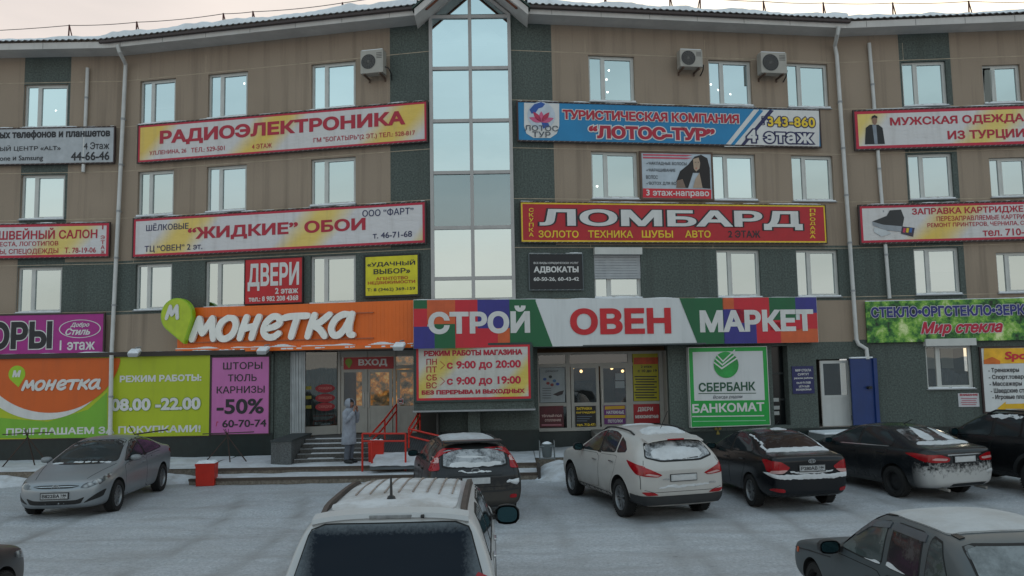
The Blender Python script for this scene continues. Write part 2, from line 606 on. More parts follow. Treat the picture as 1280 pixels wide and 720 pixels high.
ROOM = flat('#23221F', .9, name='dim_interior')
LAMP = glow('lit_ceiling_lamp', (1, .93, .8), 9)
SILLM = flat('#8E9092', .5, name='metal_sill')

def window(wing, u0, u1, z0, z1, split=.31, y=.12, tilt=False, lamps=0, blind=0, parent=None, cut=GLASS):
    """plastic window in its opening: frame, narrow and wide pane, snowy sill"""
    M = wing.M @ Matrix.Translation(((u0 + u1) / 2, 0, z0))
    wn = empty_part('window', parent or BLD, M)
    hw = (u1 - u0) / 2; h = z1 - z0
    b = MB(); fr = .06
    b.rim(-hw, hw, 0, h, fr, y - .03, y + .05, PVC)
    xm = -hw + split * 2 * hw if split else None
    spans = [(-hw + fr, hw - fr)]
    if split:
        b.box(xm - .045, xm + .045, y - .028, y + .05, fr, h - fr, PVC)
        spans = [(-hw + fr, xm - .045), (xm + .045, hw - fr)]
        b.rim(spans[1][0], spans[1][1], fr, h - fr, .035, y - .034, y + .03, PVC)
        spans[1] = (spans[1][0] + .035, spans[1][1] - .035)
    b.build('frame', wn, M)
    g = MB()
    if cut is GLASS: cut = random.choice(GLASSES)
    for i, (a, c_) in enumerate(spans):
        e_ = .035 if i else 0
        if tilt and i == 0:
            g.poly([(a, y + .02, fr), (c_, y + .02, fr), (c_, y - .14, h - fr - .1), (a, y - .14, h - fr - .1)], mirror_glass('tilted_glass', (.2, .26, .28), .5))
        else:
            g.poly([(a, y + .012, fr + e_), (c_, y + .012, fr + e_), (c_, y + .012, h - fr - e_), (a, y + .012, h - fr - e_)], cut)
    g.build('pane', wn, M)
    k_ = random.random()
    if k_ < .3 and not lamps and z0 > 4:                                        # lowered blind or half drawn curtain behind the glass
        q = MB(); bl = flat(random.choice(('#A9A598', '#8F9A94', '#A5968A')), .85, var=.15, name='window_blind')
        if k_ < .14: q.box(-hw + .07, hw - .07, y + .09, y + .1, h * random.uniform(.35, .7), h - .05, bl)
        else:
            for i in range(6): x = -hw + .12 + i * .085; q.tube([(x, y + .16, .03), (x + .02, y + .16, h - .03)], .05, bl, 8)
        q.build('blind', wn, M)
    r = MB()
    r.box(-hw - .04, hw + .04, -.07, y - .031, -.035, -.004, SILLM)
    r.build('sill', wn, M)
    s_ = MB(); n = 14                                               # a little snow lying on the sill
    for i in range(n):
        x = -hw + i * 2 * hw / n; hh = .02 + .03 * random.random()
        s_.box(x, x + 2 * hw / n, -.055, y - .032, -.003, hh, SNOW)
    s_.build('sill_snow', wn, M)
    if blind:
        q = MB()
        q.box(-hw - .01, hw + .01, -.16, .0, h - .16, h + .05, PVC)
        n = 9
        for i in range(n):
            zt = h - .16 - i * blind / n
            q.box(-hw + .01, hw - .01, .02, .045, zt - blind / n + .008, zt, flat('#9DA0A3', .5, name='roller_slat'))
        q.build('roller_shutter', wn, M)
    if lamps:
        q = MB()
        for i in range(lamps):
            x = random.uniform(-hw * .75, hw * .75); zz = h * random.uniform(.35, .9)
            q.add([(x + .035 * math.cos(t_ * .785), y + .5, zz + .035 * math.sin(t_ * .785)) for t_ in range(8)], [list(range(8))], LAMP)
        q.build('ceiling_lamp', wn, M)

def col(wing, xa, xb, y=240):
    return wing.at(xa, y)[0], wing.at(xb, y)[0]
cA, cB, cC = col(WL, 172, 217), col(WL, 258, 308), col(WL, 388.5, 444.5)
cD, cE, cF = col(WR, 740, 798), col(WR, 892, 946), col(WR, 991, 1043)
cW = col(WFL, 26, 81)
cG, cH = col(WFR, 1137, 1193), col(WFR, 1239, 1287)
allz = [(s_, s_ + HW) for s_ in SILL]
holes = lambda cs: [(a, b, z0, z1) for a, b in cs for z0, z1 in allz]

gx = WL.at(488, 200)[0]
zg0, zg1 = SILL[0] - .12, SILL[0] + HW + .14
wall('wall', WL, 0, WL.L, ZB - .05, ZE + .3, holes((cA, cB, cC)), [(0, WL.L, zg0, zg1, GREEN), (gx, WL.L, 3, 14, GREEN)], BEIGE)
gs = WFL.at(30, 240)[0], WFL.at(84, 240)[0]
wall('wall', WFL, 0, WFL.L, 0, ZE + .3, holes((cW,)), [(gs[0] - .12, gs[1], 0, 14, GREEN), (gs[1], WFL.L, zg0, zg1, GREEN)], BEIGE)
gr = WR.at(693, 220)[0]
wall('wall', WR, 0, WR.L, ZB - .05, ZE + .3, holes((cD, cE, cF)), [(0, WR.L, zg0, zg1, GREEN), (0, gr, 3, 14, GREEN)], BEIGE)
hh = [(cH[0], cH[1], s_ + .0, s_ + HW - .2) for s_ in SILL]
gw = WFR.at(1160 + 1, 458); gwz = (WFR.at(1157, 486)[1], WFR.at(1157, 432)[1]); gwu = (WFR.at(1158, 458)[0], WFR.at(1216, 458)[0])
wall('wall', WFR, 0, WFR.L, 0, ZE + .3, holes((cG,)) + hh + [(gwu[0], gwu[1], gwz[0], gwz[1])],
     [(0, WFR.L, 0, ZB, GREEN), (cG[0] - .06, cG[1] + .16, zg1, 14, GREEN), (cG[0] - .06, cG[1] + .16, ZB + 1, zg1, GREEN), (0, cG[0], zg0, zg1, GREEN)], BEIGE)
for wg, cs in ((WL, (cA, cB, cC)), (WFL, (cW,)), (WR, (cD, cE, cF)), (WFR, (cG,))):
    for ci, (a, b) in enumerate(cs):
        for fi, (z0, z1) in enumerate(allz):
            lm = {('WL', 1, 2): 1, ('WL', 2, 2): 1, ('WR', 0, 2): 5, ('WR', 1, 2): 3, ('WR', 0, 1): 1, ('WFL', 0, 2): 1}.get(({id(WL): 'WL', id(WR): 'WR', id(WFL): 'WFL', id(WFR): 'WFR'}[id(wg)], ci, fi), 0)
            window(wg, a, b, z0, z1, lamps=lm, blind=.72 if (wg is WR and ci == 0 and fi == 0) else 0)
for i, q in enumerate(hh):
    window(WFR, *q, split=.3, tilt=(i == 2))
window(WFR, gwu[0], gwu[1], gwz[0], gwz[1], split=.27, y=.1, cut=mirror_glass('low_window_glass', (.26, .29, .3), .6))
b = MB(); b.box(gwu[0] - .06, gwu[1] + .06, -.2, -.004, gwz[1] - .02, gwz[1] + .2, PVC); b.build('shutter_box', BLD, WFR.M)
# rooms behind the panes
for wg in (WFL, WL, WR, WFR):
    b = MB(); b.poly([(-.6, 1.1, 4.4), (wg.L + .8, 1.1, 4.4), (wg.L + .8, 1.1, 13), (-.6, 1.1, 13)], ROOM)
    for z in (4.6, 7.5, 10.5, 13.0): b.poly([(.3, .23, z), (wg.L - .3, .23, z), (wg.L - .3, 1.1, z), (.3, 1.1, z)], flat('#77756F', .9, name='ceiling_paint'))
    b.build('interior', BLD, wg.M)
b = MB(); cm = flat('#8A6A45', .85, var=.35, name='curtain_cloth', scale=5)
for i in range(9):
    x = cW[0] + .2 + i * .14
    b.tube([(x, .42 + .05 * (i % 2), 4.85), (x + .03 * math.sin(i), .42 + .04 * (i % 2), 6.2)], .075, cm, 8)
b.build('curtain', BLD, WFL.M)

# ---- glazed stair tower
tz = [4.8, 5.43, 6.93, 8.58, 10.15, 11.76, 13.36]
MUL = flat('#A3A09E', .45, var=.06, name='tower_frame')
b = MB(); tw = WT.L
for x in (0.0, tw / 2 - .05, tw - .1): b.box(x, x + .1, -.1, .02, 3.4, 13.42, MUL)
for z in [3.45] + tz: b.box(.1, tw / 2 - .05, -.09, .02, z - .05, z + .05, MUL); b.box(tw / 2 + .05, tw - .1, -.09, .02, z - .05, z + .05, MUL)
apex = 13.42 + (tw / 2) * .86
b.prism([(0, 13.42), (.14, 13.42), (tw / 2, apex - .12), (tw / 2, apex)], -.1, .02, MUL)
b.prism([(tw, 13.42), (tw / 2, apex), (tw / 2, apex - .12), (tw - .14, 13.42)], -.1, .02, MUL)
b.box(tw / 2 - .05, tw / 2 + .05, -.095, .02, 13.42, apex - .1, MUL)
b.build('tower_frame', BLD, WT.M)
b = MB()
for i, (z0, z1) in enumerate(zip([3.5] + tz, tz)):
    for a, c_ in ((.1, tw / 2 - .05), (tw / 2 + .05, tw - .1)):
        j = random.uniform(-.006, .006)
        b.poly([(a, -.03, z0 + .05), (c_, -.03 + j, z0 + .05), (c_, -.03 + j, z1 - .05), (a, -.03, z1 - .05)], mirror_glass('tower_dark_reflection', (.36, .45, .48), .35) if i == 3 else GLASS)  # fourth row tinted darker, a dark reflection put into the glass colour
b.poly([(.2, -.03, 13.45), (tw / 2 - .05, -.03, 13.45), (tw / 2 - .05, -.03, apex - .15)], GLASS)
b.poly([(tw - .2, -.03, 13.45), (tw / 2 + .05, -.03, 13.45), (tw / 2 + .05, -.03, apex - .15)], GLASS)
b.build('tower_pane', BLD, WT.M)
b = MB(); b.poly([(0, 2.6, 3.5), (tw, 2.6, 3.5), (tw, 2.6, 14.5), (0, 2.6, 14.5)], ROOM)
for z in (6.75, 9.9): b.box(0.05, tw - .05, .25, 2.6, z - .22, z, flat('#6E6C68', .9, name='stair_slab'))
b.build('interior', BLD, WT.M)
# garland of fairy lights behind the lower tower glass
b = MB()
for a, c_ in ((.2, tw / 2 - .1), (tw / 2 + .1, tw - .2)):
    pts = [(a + (c_ - a) * t_ / 10, .06, 6.6 - .75 - .18 * math.sin(math.pi * t_ / 10)) for t_ in range(11)]
    b.tube(pts, .008, DARK, 5)
b.build('garland', BLD, WT.M)

# ---- eaves, roof, snow
def eave(wing, u0, u1, dep=.7, gutter=True, wavy=False):
    b = MB()
    b.poly([(u0, 0.02, ZE - .02), (u1, 0.02, ZE - .02), (u1, -dep, ZE), (u0, -dep, ZE)], SOFFIT)
    b.box(u0, u1, -dep - .03, -dep - .001, ZE - .04, ZE + .17, SOFFIT)
    sm = flat('#5E5B59', .8, name='soffit_seam')
    for i in range(int((u1 - u0) / 1.5)): b.box(u0 + .7 + i * 1.5, u0 + .712 + i * 1.5, -dep - .034, -dep - .0305, ZE - .03, ZE + .16, sm)
    b.build('eave', BLD, wing.M)
    if gutter:
        b = MB(); b.box(u0, u1, -dep - .14, -dep - .031, ZE + .1, ZE + .2, flat('#3A2E2C', .6, name='brown_gutter'))
        b.build('gutter', BLD, wing.M, bevel=.02)
def roof(wing, u0, u1, dep=.85, wavy=True, snow=True, sd_=1, cover=1.0):
    b = MB(); sl_ = math.tan(math.radians(17)); n = max(2, int((u1 - u0) / .05)); V = []; F = []
    rm = flat('#4C4A4A', .85, var=.2, name='corrugated_roof')
    for i in range(n + 1):
        x = u0 + (u1 - u0) * i / n; zz = ZE + .235 + .026 * math.sin(x * 2 * math.pi / .2)
        V += [(x, -dep, zz), (x, 7, zz + (7 + dep) * sl_), (x, -dep, zz - .025)]
    for i in range(n):
        a = 3 * i; F += [(a, a + 3, a + 4, a + 1), (a + 2, a + 5, a + 3, a)]
    b.add(V, F, rm)
    o = b.build('roof', BLD, wing.M, smooth=50)
    if snow:
        b = MB(); nx = int((u1 - u0) / .09); ny = 10; V = []; F = []
        for i in range(nx + 1):
            x = u0 + (u1 - u0) * i / nx
            edge = -dep - .02 + (.13 + .35 * max(0, mnoise.noise((x * .9, sd_ * 7.3, 0)))) * (1.6 - cover)
            for j in range(ny + 1):
                y = edge + (j / ny) ** 1.6 * 2.6
                hh_ = .11 + .11 * mnoise.noise((x * .8, y * 1.2, sd_)) + .06 * mnoise.noise((x * 3.1, y * 3, sd_ + 4))
                hh_ *= cover
                if j == 0: hh_ = -.02
                if j == ny: hh_ = .02
                V.append((x, y - (.03 if j else 0), ZE + .26 + (y + dep) * sl_ + max(-.03, hh_)))
        for i in range(nx):
            for j in range(ny):
                a = i * (ny + 1) + j; F.append((a, a + ny + 1, a + ny + 2, a + 1))
        b.add(V, F, SNOW)
        b.build('snow', o, wing.M, smooth=60)
eave(WFL, 0, WFL.L + .1, gutter=False); roof(WFL, 0, WFL.L, .78, cover=.62, sd_=2)
gl = WT.at(519, 20, .7)[0]; grt = WT.at(660, 20, .7)[0]
uL = WL.at(522, 15, .7)[0]; uR = WR.at(660, 15, .7)[0]
eave(WL, -.25, uL); roof(WL, -.2, uL, sd_=3, cover=1.15)
eave(WR, uR, WR.L + .05); roof(WR, uR, WR.L + .05, sd_=5, cover=1.0)
eave(WFR, 0, WFR.L, gutter=False); roof(WFR, 0, WFR.L, .78, cover=.72, sd_=6)
# gable over the tower
gc = (gl + grt) / 2; hw = (grt - gl) / 2; sl_ = .88
b = MB(); y0, y1 = -.92, 4
za = 13.02; zt = za + hw * sl_
for sg in (-1, 1):
    e0, e1 = gc + sg * hw, gc
    b.prism([(e0, za), (e0, za + .22), (e1, zt + .22), (e1, zt)][::sg], y0, y0 + .05, SOFFIT)                # barge board
    ie, iz = gc + sg * (hw - .30), za + .02
    b.poly([(e0, y0 + .05, za), (e1, y0 + .05, zt), (e1, .0, zt), (e0, .0, za)], SOFFIT)                       # soffit of the overhang
    b.prism([(e0 - sg * .3, za + .262), (e0 - sg * .36, za + .262), (gc, zt - .05), (gc, zt + .0)][::sg], y0 + .12, y0 + .2, flat('#6E3A20', .6, name='brown_trim'))
b.build('gable_soffit', BLD, WT.M)
b = MB(); gm = flat('#23382F', .5, name='green_roof_sheet')
for sg in (-1, 1):
    e0 = gc + sg * (hw + .06)
    b.prism([(e0, za + .2), (e0, za + .26), (gc, zt + .33), (gc, zt + .225)][::sg], y0 - .05, y1, gm)
b.build('gable_roof', BLD, WT.M)
b = MB(); b.poly([(0, .05, 13.3), (tw, .05, 13.3), (tw / 2, .05, apex)], SOFFIT); b.build('gable_back', BLD, WT.M @ Matrix.Translation((0, 2, 0)))

# ---- ground floor
TILE = flat('#14201F', .35, var=.25, name='dark_green_tile', scale=6)
LEDGE = flat('#3B3430', .8, name='brown_ledge')
zl = GL.at(200, 441)[1]
b = MB()
b.box(0, GL.L, 0, 1.3, 0, zl, GREEN)
b.box(0, GL.L, -.03, -.002, .2, 1.0, TILE)
b.box(0, GL.L - .02, -.14, -.001, zl - .1, zl + .04, LEDGE)
b.build('ground_floor_wall', BLD, GL.M)
b = MB(); n = 150
V = []; F = []
for i in range(n + 1):
    x = 10 + (GL.L - 10) * i / n; hh_ = .0 + .09 * max(0, mnoise.noise((x * 1.7, 3, 0)))
    V += [(x, -.13, zl + .041), (x, -.11, zl + .04 + hh_ * .8), (x, .5, zl + .04 + hh_), (x, 1.2, zl + .06)]
for i in range(n):
    for j in range(3): F.append((4 * i + j, 4 * i + 4 + j, 4 * i + 5 + j, 4 * i + 1 + j))
b.add(V, F, SNOW); b.build('ledge_snow', BLD, GL.M, smooth=60)

# left entrance recess (shop with the orange sign)
EL = Wing((-6.0, 25.0), (-2.2, 25.0))
EV = Wing((-6.85, 24.35), (-5.4, 25.0))
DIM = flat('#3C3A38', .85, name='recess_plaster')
b = MB()
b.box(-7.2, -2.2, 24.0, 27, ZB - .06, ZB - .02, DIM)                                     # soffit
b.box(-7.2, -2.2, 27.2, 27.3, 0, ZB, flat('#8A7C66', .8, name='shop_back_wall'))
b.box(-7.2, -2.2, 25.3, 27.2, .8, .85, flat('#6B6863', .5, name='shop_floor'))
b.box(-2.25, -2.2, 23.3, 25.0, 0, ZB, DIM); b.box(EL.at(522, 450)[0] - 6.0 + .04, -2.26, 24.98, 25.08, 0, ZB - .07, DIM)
b.box(-7.19, -6.72, 24.16, 24.5, 0, ZB, GREEN)                                             # column
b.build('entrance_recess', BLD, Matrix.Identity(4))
b = MB(); rib = flat('#9DA2A4', .5, var=.15, name='ribbed_panel')
for i in range(9): b.box(-6.72 + i * .05, -6.68 + i * .05, 24.2 + .012 * (i % 2), 24.3, .85, ZB, rib)
b.build('ribbed_panel', BLD, Matrix.Identity(4))

DFR = flat('#9B9993', .45, var=.07, name='door_frame_paint')
SHOPGLASS = mirror_glass('shop_glass', (.2, .22, .23), .55)
def warm_mat():  # emissive orange noise: warm shop light put into the colour
    mt, t, p = _new('glowing_shop_backdrop')
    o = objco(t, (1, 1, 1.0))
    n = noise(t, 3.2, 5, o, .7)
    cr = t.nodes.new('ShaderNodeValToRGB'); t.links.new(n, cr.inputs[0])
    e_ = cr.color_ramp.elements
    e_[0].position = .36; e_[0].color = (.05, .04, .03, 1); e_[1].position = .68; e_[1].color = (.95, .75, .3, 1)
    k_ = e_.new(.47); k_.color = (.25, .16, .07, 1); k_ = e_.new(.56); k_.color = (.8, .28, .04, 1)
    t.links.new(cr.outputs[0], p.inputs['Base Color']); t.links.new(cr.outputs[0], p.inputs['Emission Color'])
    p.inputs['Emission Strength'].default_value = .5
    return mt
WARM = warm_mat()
b = MB(); b.box(-5.2, -2.3, 26.6, 26.75, 1.6, 3.2, WARM); b.build('glow_panel', BLD, Matrix.Identity(4))  # added glowing panel standing in for warm light behind the doors

def door(wing, px0, px1, yt, yb, glass_to, frame=DFR, handle=None, d=0.0, glass=None, name='door', th=.05):
    """glazed door leaf: framed pane above, solid panel below"""
    u0, u1 = wing.at(px0, 480, d)[0], wing.at(px1, 480, d)[0]
    z1, z0 = wing.at(px0, yt, d)[1], wing.at(px0, yb, d)[1]
    zg = wing.at(px0, glass_to, d)[1]
    f = .09
    b = MB()
    b.rim(u0 + .012, u1 - .012, z0, z1, f, -d - th, -d, frame)
    b.box(u0 + f, u1 - f, -d - th + .012, -d - .012, z0 + f, zg - .06, frame)
    b.box(u0 + f, u1 - f, -d - th + .002, -d - .004, zg - .06, zg + .04, frame)
    o = b.build(name, BLD, wing.M)
    g = MB(); g.poly([(u0 + f, -d - .025, zg + .04), (u1 - f, -d - .025, zg + .04), (u1 - f, -d - .025, z1 - f), (u0 + f, -d - .025, z1 - f)], glass or SHOPGLASS)
    g.build('pane', o, wing.M)
    if handle is not None:
        x = u0 + .05 if handle < 0 else u1 - .05
        h = MB(); zc = (zg + .1)
        h.tube([(x, -d - th, zc - .1), (x, -d - th - .06, zc - .1), (x, -d - th - .06, zc + .35), (x, -d - th, zc + .35)], .014, flat('#B8B8B6', .3, .8, name='steel_handle'), 8)
        h.build('handle', o, wing.M)
    return o
for a, c_, hd in ((426, 457, 1), (459, 491, -1), (496, 521, None)):
    door(EL, a, c_, 462, 541, 509, handle=hd)
b = MB()
for x in (424.5, 458, 493.5): 
    u = EL.at(x, 500)[0]; b.box(u - .04, u + .04, -.09, .05, .86, ZB, DFR)
ua, ub = EL.at(425, 450)[0], EL.at(522, 450)[0]
b.box(ua, ub, -.06, .05, EL.at(450, 462)[1], EL.at(450, 459)[1] + .04, DFR)
b.box(ua, ub, -.05, .05, EL.at(450, 446)[1], ZB, DFR)
b.build('door_frame', BLD, EL.M)
g = MB(); z_, z2 = EL.at(450, 459)[1] + .04, EL.at(450, 446)[1]
g.poly([(ua, 0, z_), (ub, 0, z_), (ub, 0, z2), (ua, 0, z2)], SHOPGLASS); g.build('transom_pane', BLD, EL.M)
# slanted display window with posters
b = MB(); b.rim(0, EV.L, .86, ZB, .06, -.03, .03, DFR); b.box(0.06, EV.L - .06, -.012, .012, .92, 1.12, DFR); b.build('display_frame', BLD, EV.M)
g = MB(); g.poly([(.06, 0, 1.12), (EV.L - .06, 0, 1.12), (EV.L - .06, 0, ZB - .06), (.06, 0, ZB - .06)], mirror_glass('display_glass', (.25, .27, .27), .6)); g.build('display_pane', BLD, EV.M)
b = MB(); cl = flat('#565A55', .9, var=.3, name='display_cloth', scale=7)
for i in range(11):
    x = .12 + i * .135
    b.tube([(x, .14 + .03 * (i % 2), 1.15), (x, .14 + .03 * (i % 2), 3.3)], .07, cl, 8)
b.build('display_curtain', BLD, EV.M)
b = MB(); rd = flat('#8C1420', .5); yl = flat('#8E8420', .5)
for py in (485.5, 497.5, 508.5):
    u, z = EV.at(406.5, py, .02); b.add([(x, -.012, zz) for x, zz in ell(u, z, .3, .13)], [list(range(40))], rd)
    text_into(b, 'скидка', u - .2, u + .2, z - .05, z + .05, -.017, flat('#B0605C', .5))
for py in (485, 497, 509):
    u, z = EV.at(381, py, .02); b.box(u - .25, u + .2, -.014, -.012, z - .05, z + .05, yl)
b.build('window_sticker', BLD, EV.M)

# protruding block over the cellar wall, under the middle sign
BX = Wing((-3.2, 22.95), (1.2, 22.95))
xa, xb = BX.at(517, 470)[0], BX.at(667, 470)[0]; zb0 = BX.at(590, 512)[1]
b = MB(); b.box(xa, xb, 0, 1.35, zb0, ZB, GREEN); b.box(xa - .03, xb + .03, -.03, 1.35, zb0 - .05, zb0 - .001, SILLM)
b.build('bay_block', BLD, BX.M)
b = MB(); b.box(-2.2, .72, 24.0, 24.3, 0, ZB, GREEN); b.box(-2.2, .73, 23.96, 23.999, .2, .95, TILE); b.box(-1.35, -1.0, 23.5, 23.99, 0, zb0 - .051, GREEN)
b.build('cellar_wall', BLD, Matrix.Identity(4))

# right entrance recess (building-supplies market)
ER = Wing((.3, 25.05), (5.6, 25.2))
u0r, u1r = WR.at(664, 480)[0], WR.at(836, 480)[0]
b = MB()
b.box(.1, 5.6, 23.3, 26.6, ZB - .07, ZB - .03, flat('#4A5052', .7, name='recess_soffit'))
b.box(.1, 5.6, 26.6, 26.7, 0, ZB, flat('#6A5540', .8, name='market_back_wall')); b.box(.1, 5.6, 25.3, 26.6, .8, .85, flat('#55524E', .6))
b.build('market_recess', BLD, Matrix.Identity(4))
b = MB(); b.box(3.3, 4.2, 26.3, 26.5, 1.0, 2.4, flat('#5A2A1E', .7, var=.4, scale=8)); b.box(1.4, 2.9, 26.3, 26.5, .9, 2.3, flat('#4A4036', .7, var=.5, scale=8)); b.build('market_shelf', BLD, Matrix.Identity(4))
b = MB()
for x, z in ((1.95, 2.75), (2.2, 2.62), (3.2, 2.7), (3.55, 2.6)): b.add([(x + .05 * math.cos(t_ * .785), 26.2, z + .05 * math.sin(t_ * .785)) for t_ in range(8)], [list(range(8))], glow('warm_lamp', (1, .6, .25), 5))
b.build('market_lamp', BLD, Matrix.Identity(4))
def fr_strip(b, wing, pxs, w_, z0, z1, m_, y0=-.06, y1=.06):
    for x in pxs:
        u = wing.at(x, 480)[0]; b.box(u - w_ / 2, u + w_ / 2, y0, y1, z0, z1, m_)
b = MB(); zb_ = ER.at(740, 538)[1]; zt_ = ER.at(740, 440)[1]; ztr = ER.at(740, 456)[1]
fr_strip(b, ER, (671, 710, 788, 826), .13, zb_, zt_, DFR)
ua, ub = ER.at(671, 480)[0], ER.at(826, 480)[0]
b.box(ua, ub, -.055, .055, zt_ - .08, zt_, DFR); b.box(ua, ub, -.055, .055, ztr - .05, ztr + .05, DFR); b.box(ua, ub, -.055, .055, zb_, zb_ + .1, DFR)
zm_ = ER.at(690, 506)[1]
for a, c_ in ((671, 710), (788, 826)):
    a_, c__ = ER.at(a, 480)[0] + .066, ER.at(c_, 480)[0] - .066; b.box(a_, c__, -.05, .05, zm_ - .06, zm_ + .06, DFR)
b.box(ub + .07, ub + .3, -.5, .05, zb_, zt_, DFR)
b.build('door_frame', BLD, ER.M)
g = MB()
for a, c_, z0, z1 in ((671, 710, zb_ + .1, ztr - .05), (788, 826, zb_ + .1, ztr - .05), (671, 826, ztr + .05, zt_ - .08)):
    g.poly([(ER.at(a, 480)[0], .01, z0), (ER.at(c_, 480)[0], .01, z0), (ER.at(c_, 480)[0], .01, z1), (ER.at(a, 480)[0], .01, z1)], SHOPGLASS)
g.build('shopfront_pane', BLD, ER.M)
door(ER, 713, 749, 457, 537, 505, handle=None); door(ER, 750, 786, 457, 537, 505, handle=-1)
b = MB(); b.box(0, 5.2, -.08, 1, 0, zb_ - .001, TILE); b.box(.02, 3.0, -.1, -.081, .2, zb_ - .03, flat('#2B3130', .6, var=.2)); b.build('plinth', BLD, ER.M)
# right wing ground floor
dz0, dz1 = WR.at(1040, 534)[1], WR.at(1040, 449)[1]
du0, du1 = WR.at(1022, 490)[0], WR.at(1064, 490)[0]
nu0, nu1 = WR.at(966, 480)[0], WR.at(986, 480)[0]
wall('ground_floor_wall', WR, u1r, WR.L, 0, ZB - .05, [(nu0, nu1, .9, ZB - .15, .5), (du0, du1, dz0, dz1, .15)], [], GREEN, joints=False)
b = MB(); b.poly([(u1r, 0, 0), (u1r + .35, 1.3, 0), (u1r + .35, 1.3, ZB - .05), (u1r, 0, ZB - .05)], GREEN); b.box(u1r, WR.L + .02, -.03, -.002, 0, .8, TILE); b.box(0.02, WFR.L, 0, 0, 0, 0, TILE)
b.build('jamb_wall', BLD, WR.M)
b = MB(); b.box(.0, WFR.L, -.03, -.002, 0, .75, TILE); b.build('plinth', BLD, WFR.M)
b = MB(); b.box(nu0, nu1, .3, .34, .9, ZB - .15, flat('#101416', .2, name='dark_glass_door'))
for py in (467, 500): zz = WR.at(975, py)[1]; b.box(nu0, nu1, .27, .3, zz - .03, zz + .03, flat('#1D2426', .4))
for py, wd in ((500, .12), (510, .15), (517, .14)):
    uu, zz = WR.at(975, py); b.box(uu - wd, uu + wd * .8, .262, .265, zz - .06, zz + .05, flat('#A9ABA9', .6))
b.build('dark_door', BLD, WR.M)
o_d = door(WR, 1025, 1062, 451, 533, 496, frame=flat('#AFB0AE', .4, var=.05), d=-.1)
b = MB(); b.box(du0 - .2, du1 + .2, .9, 1.0, .8, ZB - .1, ROOM); b.box(du0 - .2, du1 + .2, .151, .9, .8, .84, ROOM); b.build('interior', BLD, WR.M)
b = MB(); b.box(gwu[0] - .2, gwu[1] + .2, .9, 1.0, gwz[0] - .2, gwz[1] + .2, flat('#4A4845', .9, var=.3)); drp = flat('#5E5F63', .9, var=.25, scale=6)
for i in range(9): b.tube([(gwu[0] + .5 + i * .13, .5 + .05 * (i % 2), gwz[0]), (gwu[0] + .62 + i * .12, .5, gwz[0] + .5 + .1 * math.sin(i * .9))], .09, drp, 8)
for x in (.35, .8): b.box(gwu[0] + x, gwu[0] + x + .36, .7, .72, gwz[0] + .6, gwz[1] - .1, flat('#9C9A92', .8))
b.build('interior', BLD, WFR.M)
# steps up to the right entrance, behind the white car
b = MB()
for i in range(3): b.box(2.35, 4.9, 22.9 + i * .36, 25.0, .3, .48 + .18 * i, flat('#6D6A66', .85))
b.build('doorstep', BLD, Matrix.Identity(4))
b = MB(); b.box(du0 - .4, du1 + .9, -1.0, -.031, .2, dz0 - .12, flat('#5F6464', .85)); b.build('doorstep', BLD, WR.M)
b = MB(); b.box(du0 - .42, du1 + .92, -1.02, -.1, dz0 - .119, dz0 - .06, SNOW); b.build('doorstep_snow', BLD, WR.M, bevel=.025)

# open blue steel door leaf, folded back against the wall
b = MB(); ba, bb = WR.at(1063, 490, .12)[0], WR.at(1097, 490, .2)[0]
bz0, bz1 = WR.at(1080, 531, .15)[1], WR.at(1080, 448, .15)[1]
BLUE = flat('#0D2E66', .45, var=.1, name='blue_door_paint')
b.box(ba, bb, -.2, -.15, bz0, bz1, BLUE); b.box(bb - .12, bb, -.26, -.149, bz0, bz1 + .001, BLUE)
for z in (bz0 + .15, bz1 - .2): b.box(ba - .03, ba, -.19, -.14, z, z + .15, DARK)
o = b.build('blue_door', BLD, WR.M, bevel=.006)
h = MB(); uu, zz = WR.at(1086, 484, .2); h.box(uu - .06, uu + .06, -.3, -.2, zz - .05, zz + .03, DARK); h.tube([(uu, -.26, zz), (uu - .14, -.26, zz)], .012, DARK); h.build('handle', o, WR.M)
h = MB(); h.box(ba, bb - .1, -.23, -.12, bz1 + .001, bz1 + .05, SNOW); h.build('door_snow', o, WR.M, bevel=.02)

# ---- downpipes and vent pipes
def pipe(wing, pts, r, name='downpipe', clips=True):
    """pts: (px, py, stand-off)"""
    P = []
    for px, py, d in pts:
        u, z = wing.at(px, py, d); P.append((u, -d, z))
    b = MB(); b.tube(P, r, PIPE, 14)
    if clips:
        for (a, c_) in zip(P, P[1:]):
            n = int(abs(c_[2] - a[2]) / 1.6)
            for i in range(1, n + 1):
                q = Vector(a).lerp(Vector(c_), i / (n + 1)); b.tube([q - Vector((0, 0, .03)), q + Vector((0, 0, .03))], r * 1.18, SILLM, 14); b.box(q.x - .015, q.x + .015, q.y, 0.0, q.z - .015, q.z + .015, SILLM)
    return b.build(name, BLD, wing.M, smooth=40)
pipe(WL, [(146.5, 56, .78), (149, 64, .72), (157, 80, .16), (156.5, 92, .14), (139.5, 441, .14)], .062)
pipe(GL, [(139.5, 444, .2), (137.5, 548, .2)], .062)
pipe(WR, [(1048.5, 33, .78), (1047, 42, .7), (1043.5, 57, .16), (1046, 70, .14), (1070.5, 424, .14), (1073, 430, .14), (1083, 436, .17), (1084.5, 449, .2)], .062)
pipe(WFL, [(109.5, 85, .09), (106.5, 160, .09), (104, 215, .09)], .055, 'vent_pipe')
pipe(WFR, [(1086.5, 54, .09), (1112, 373, .09)], .055, 'vent_pipe')
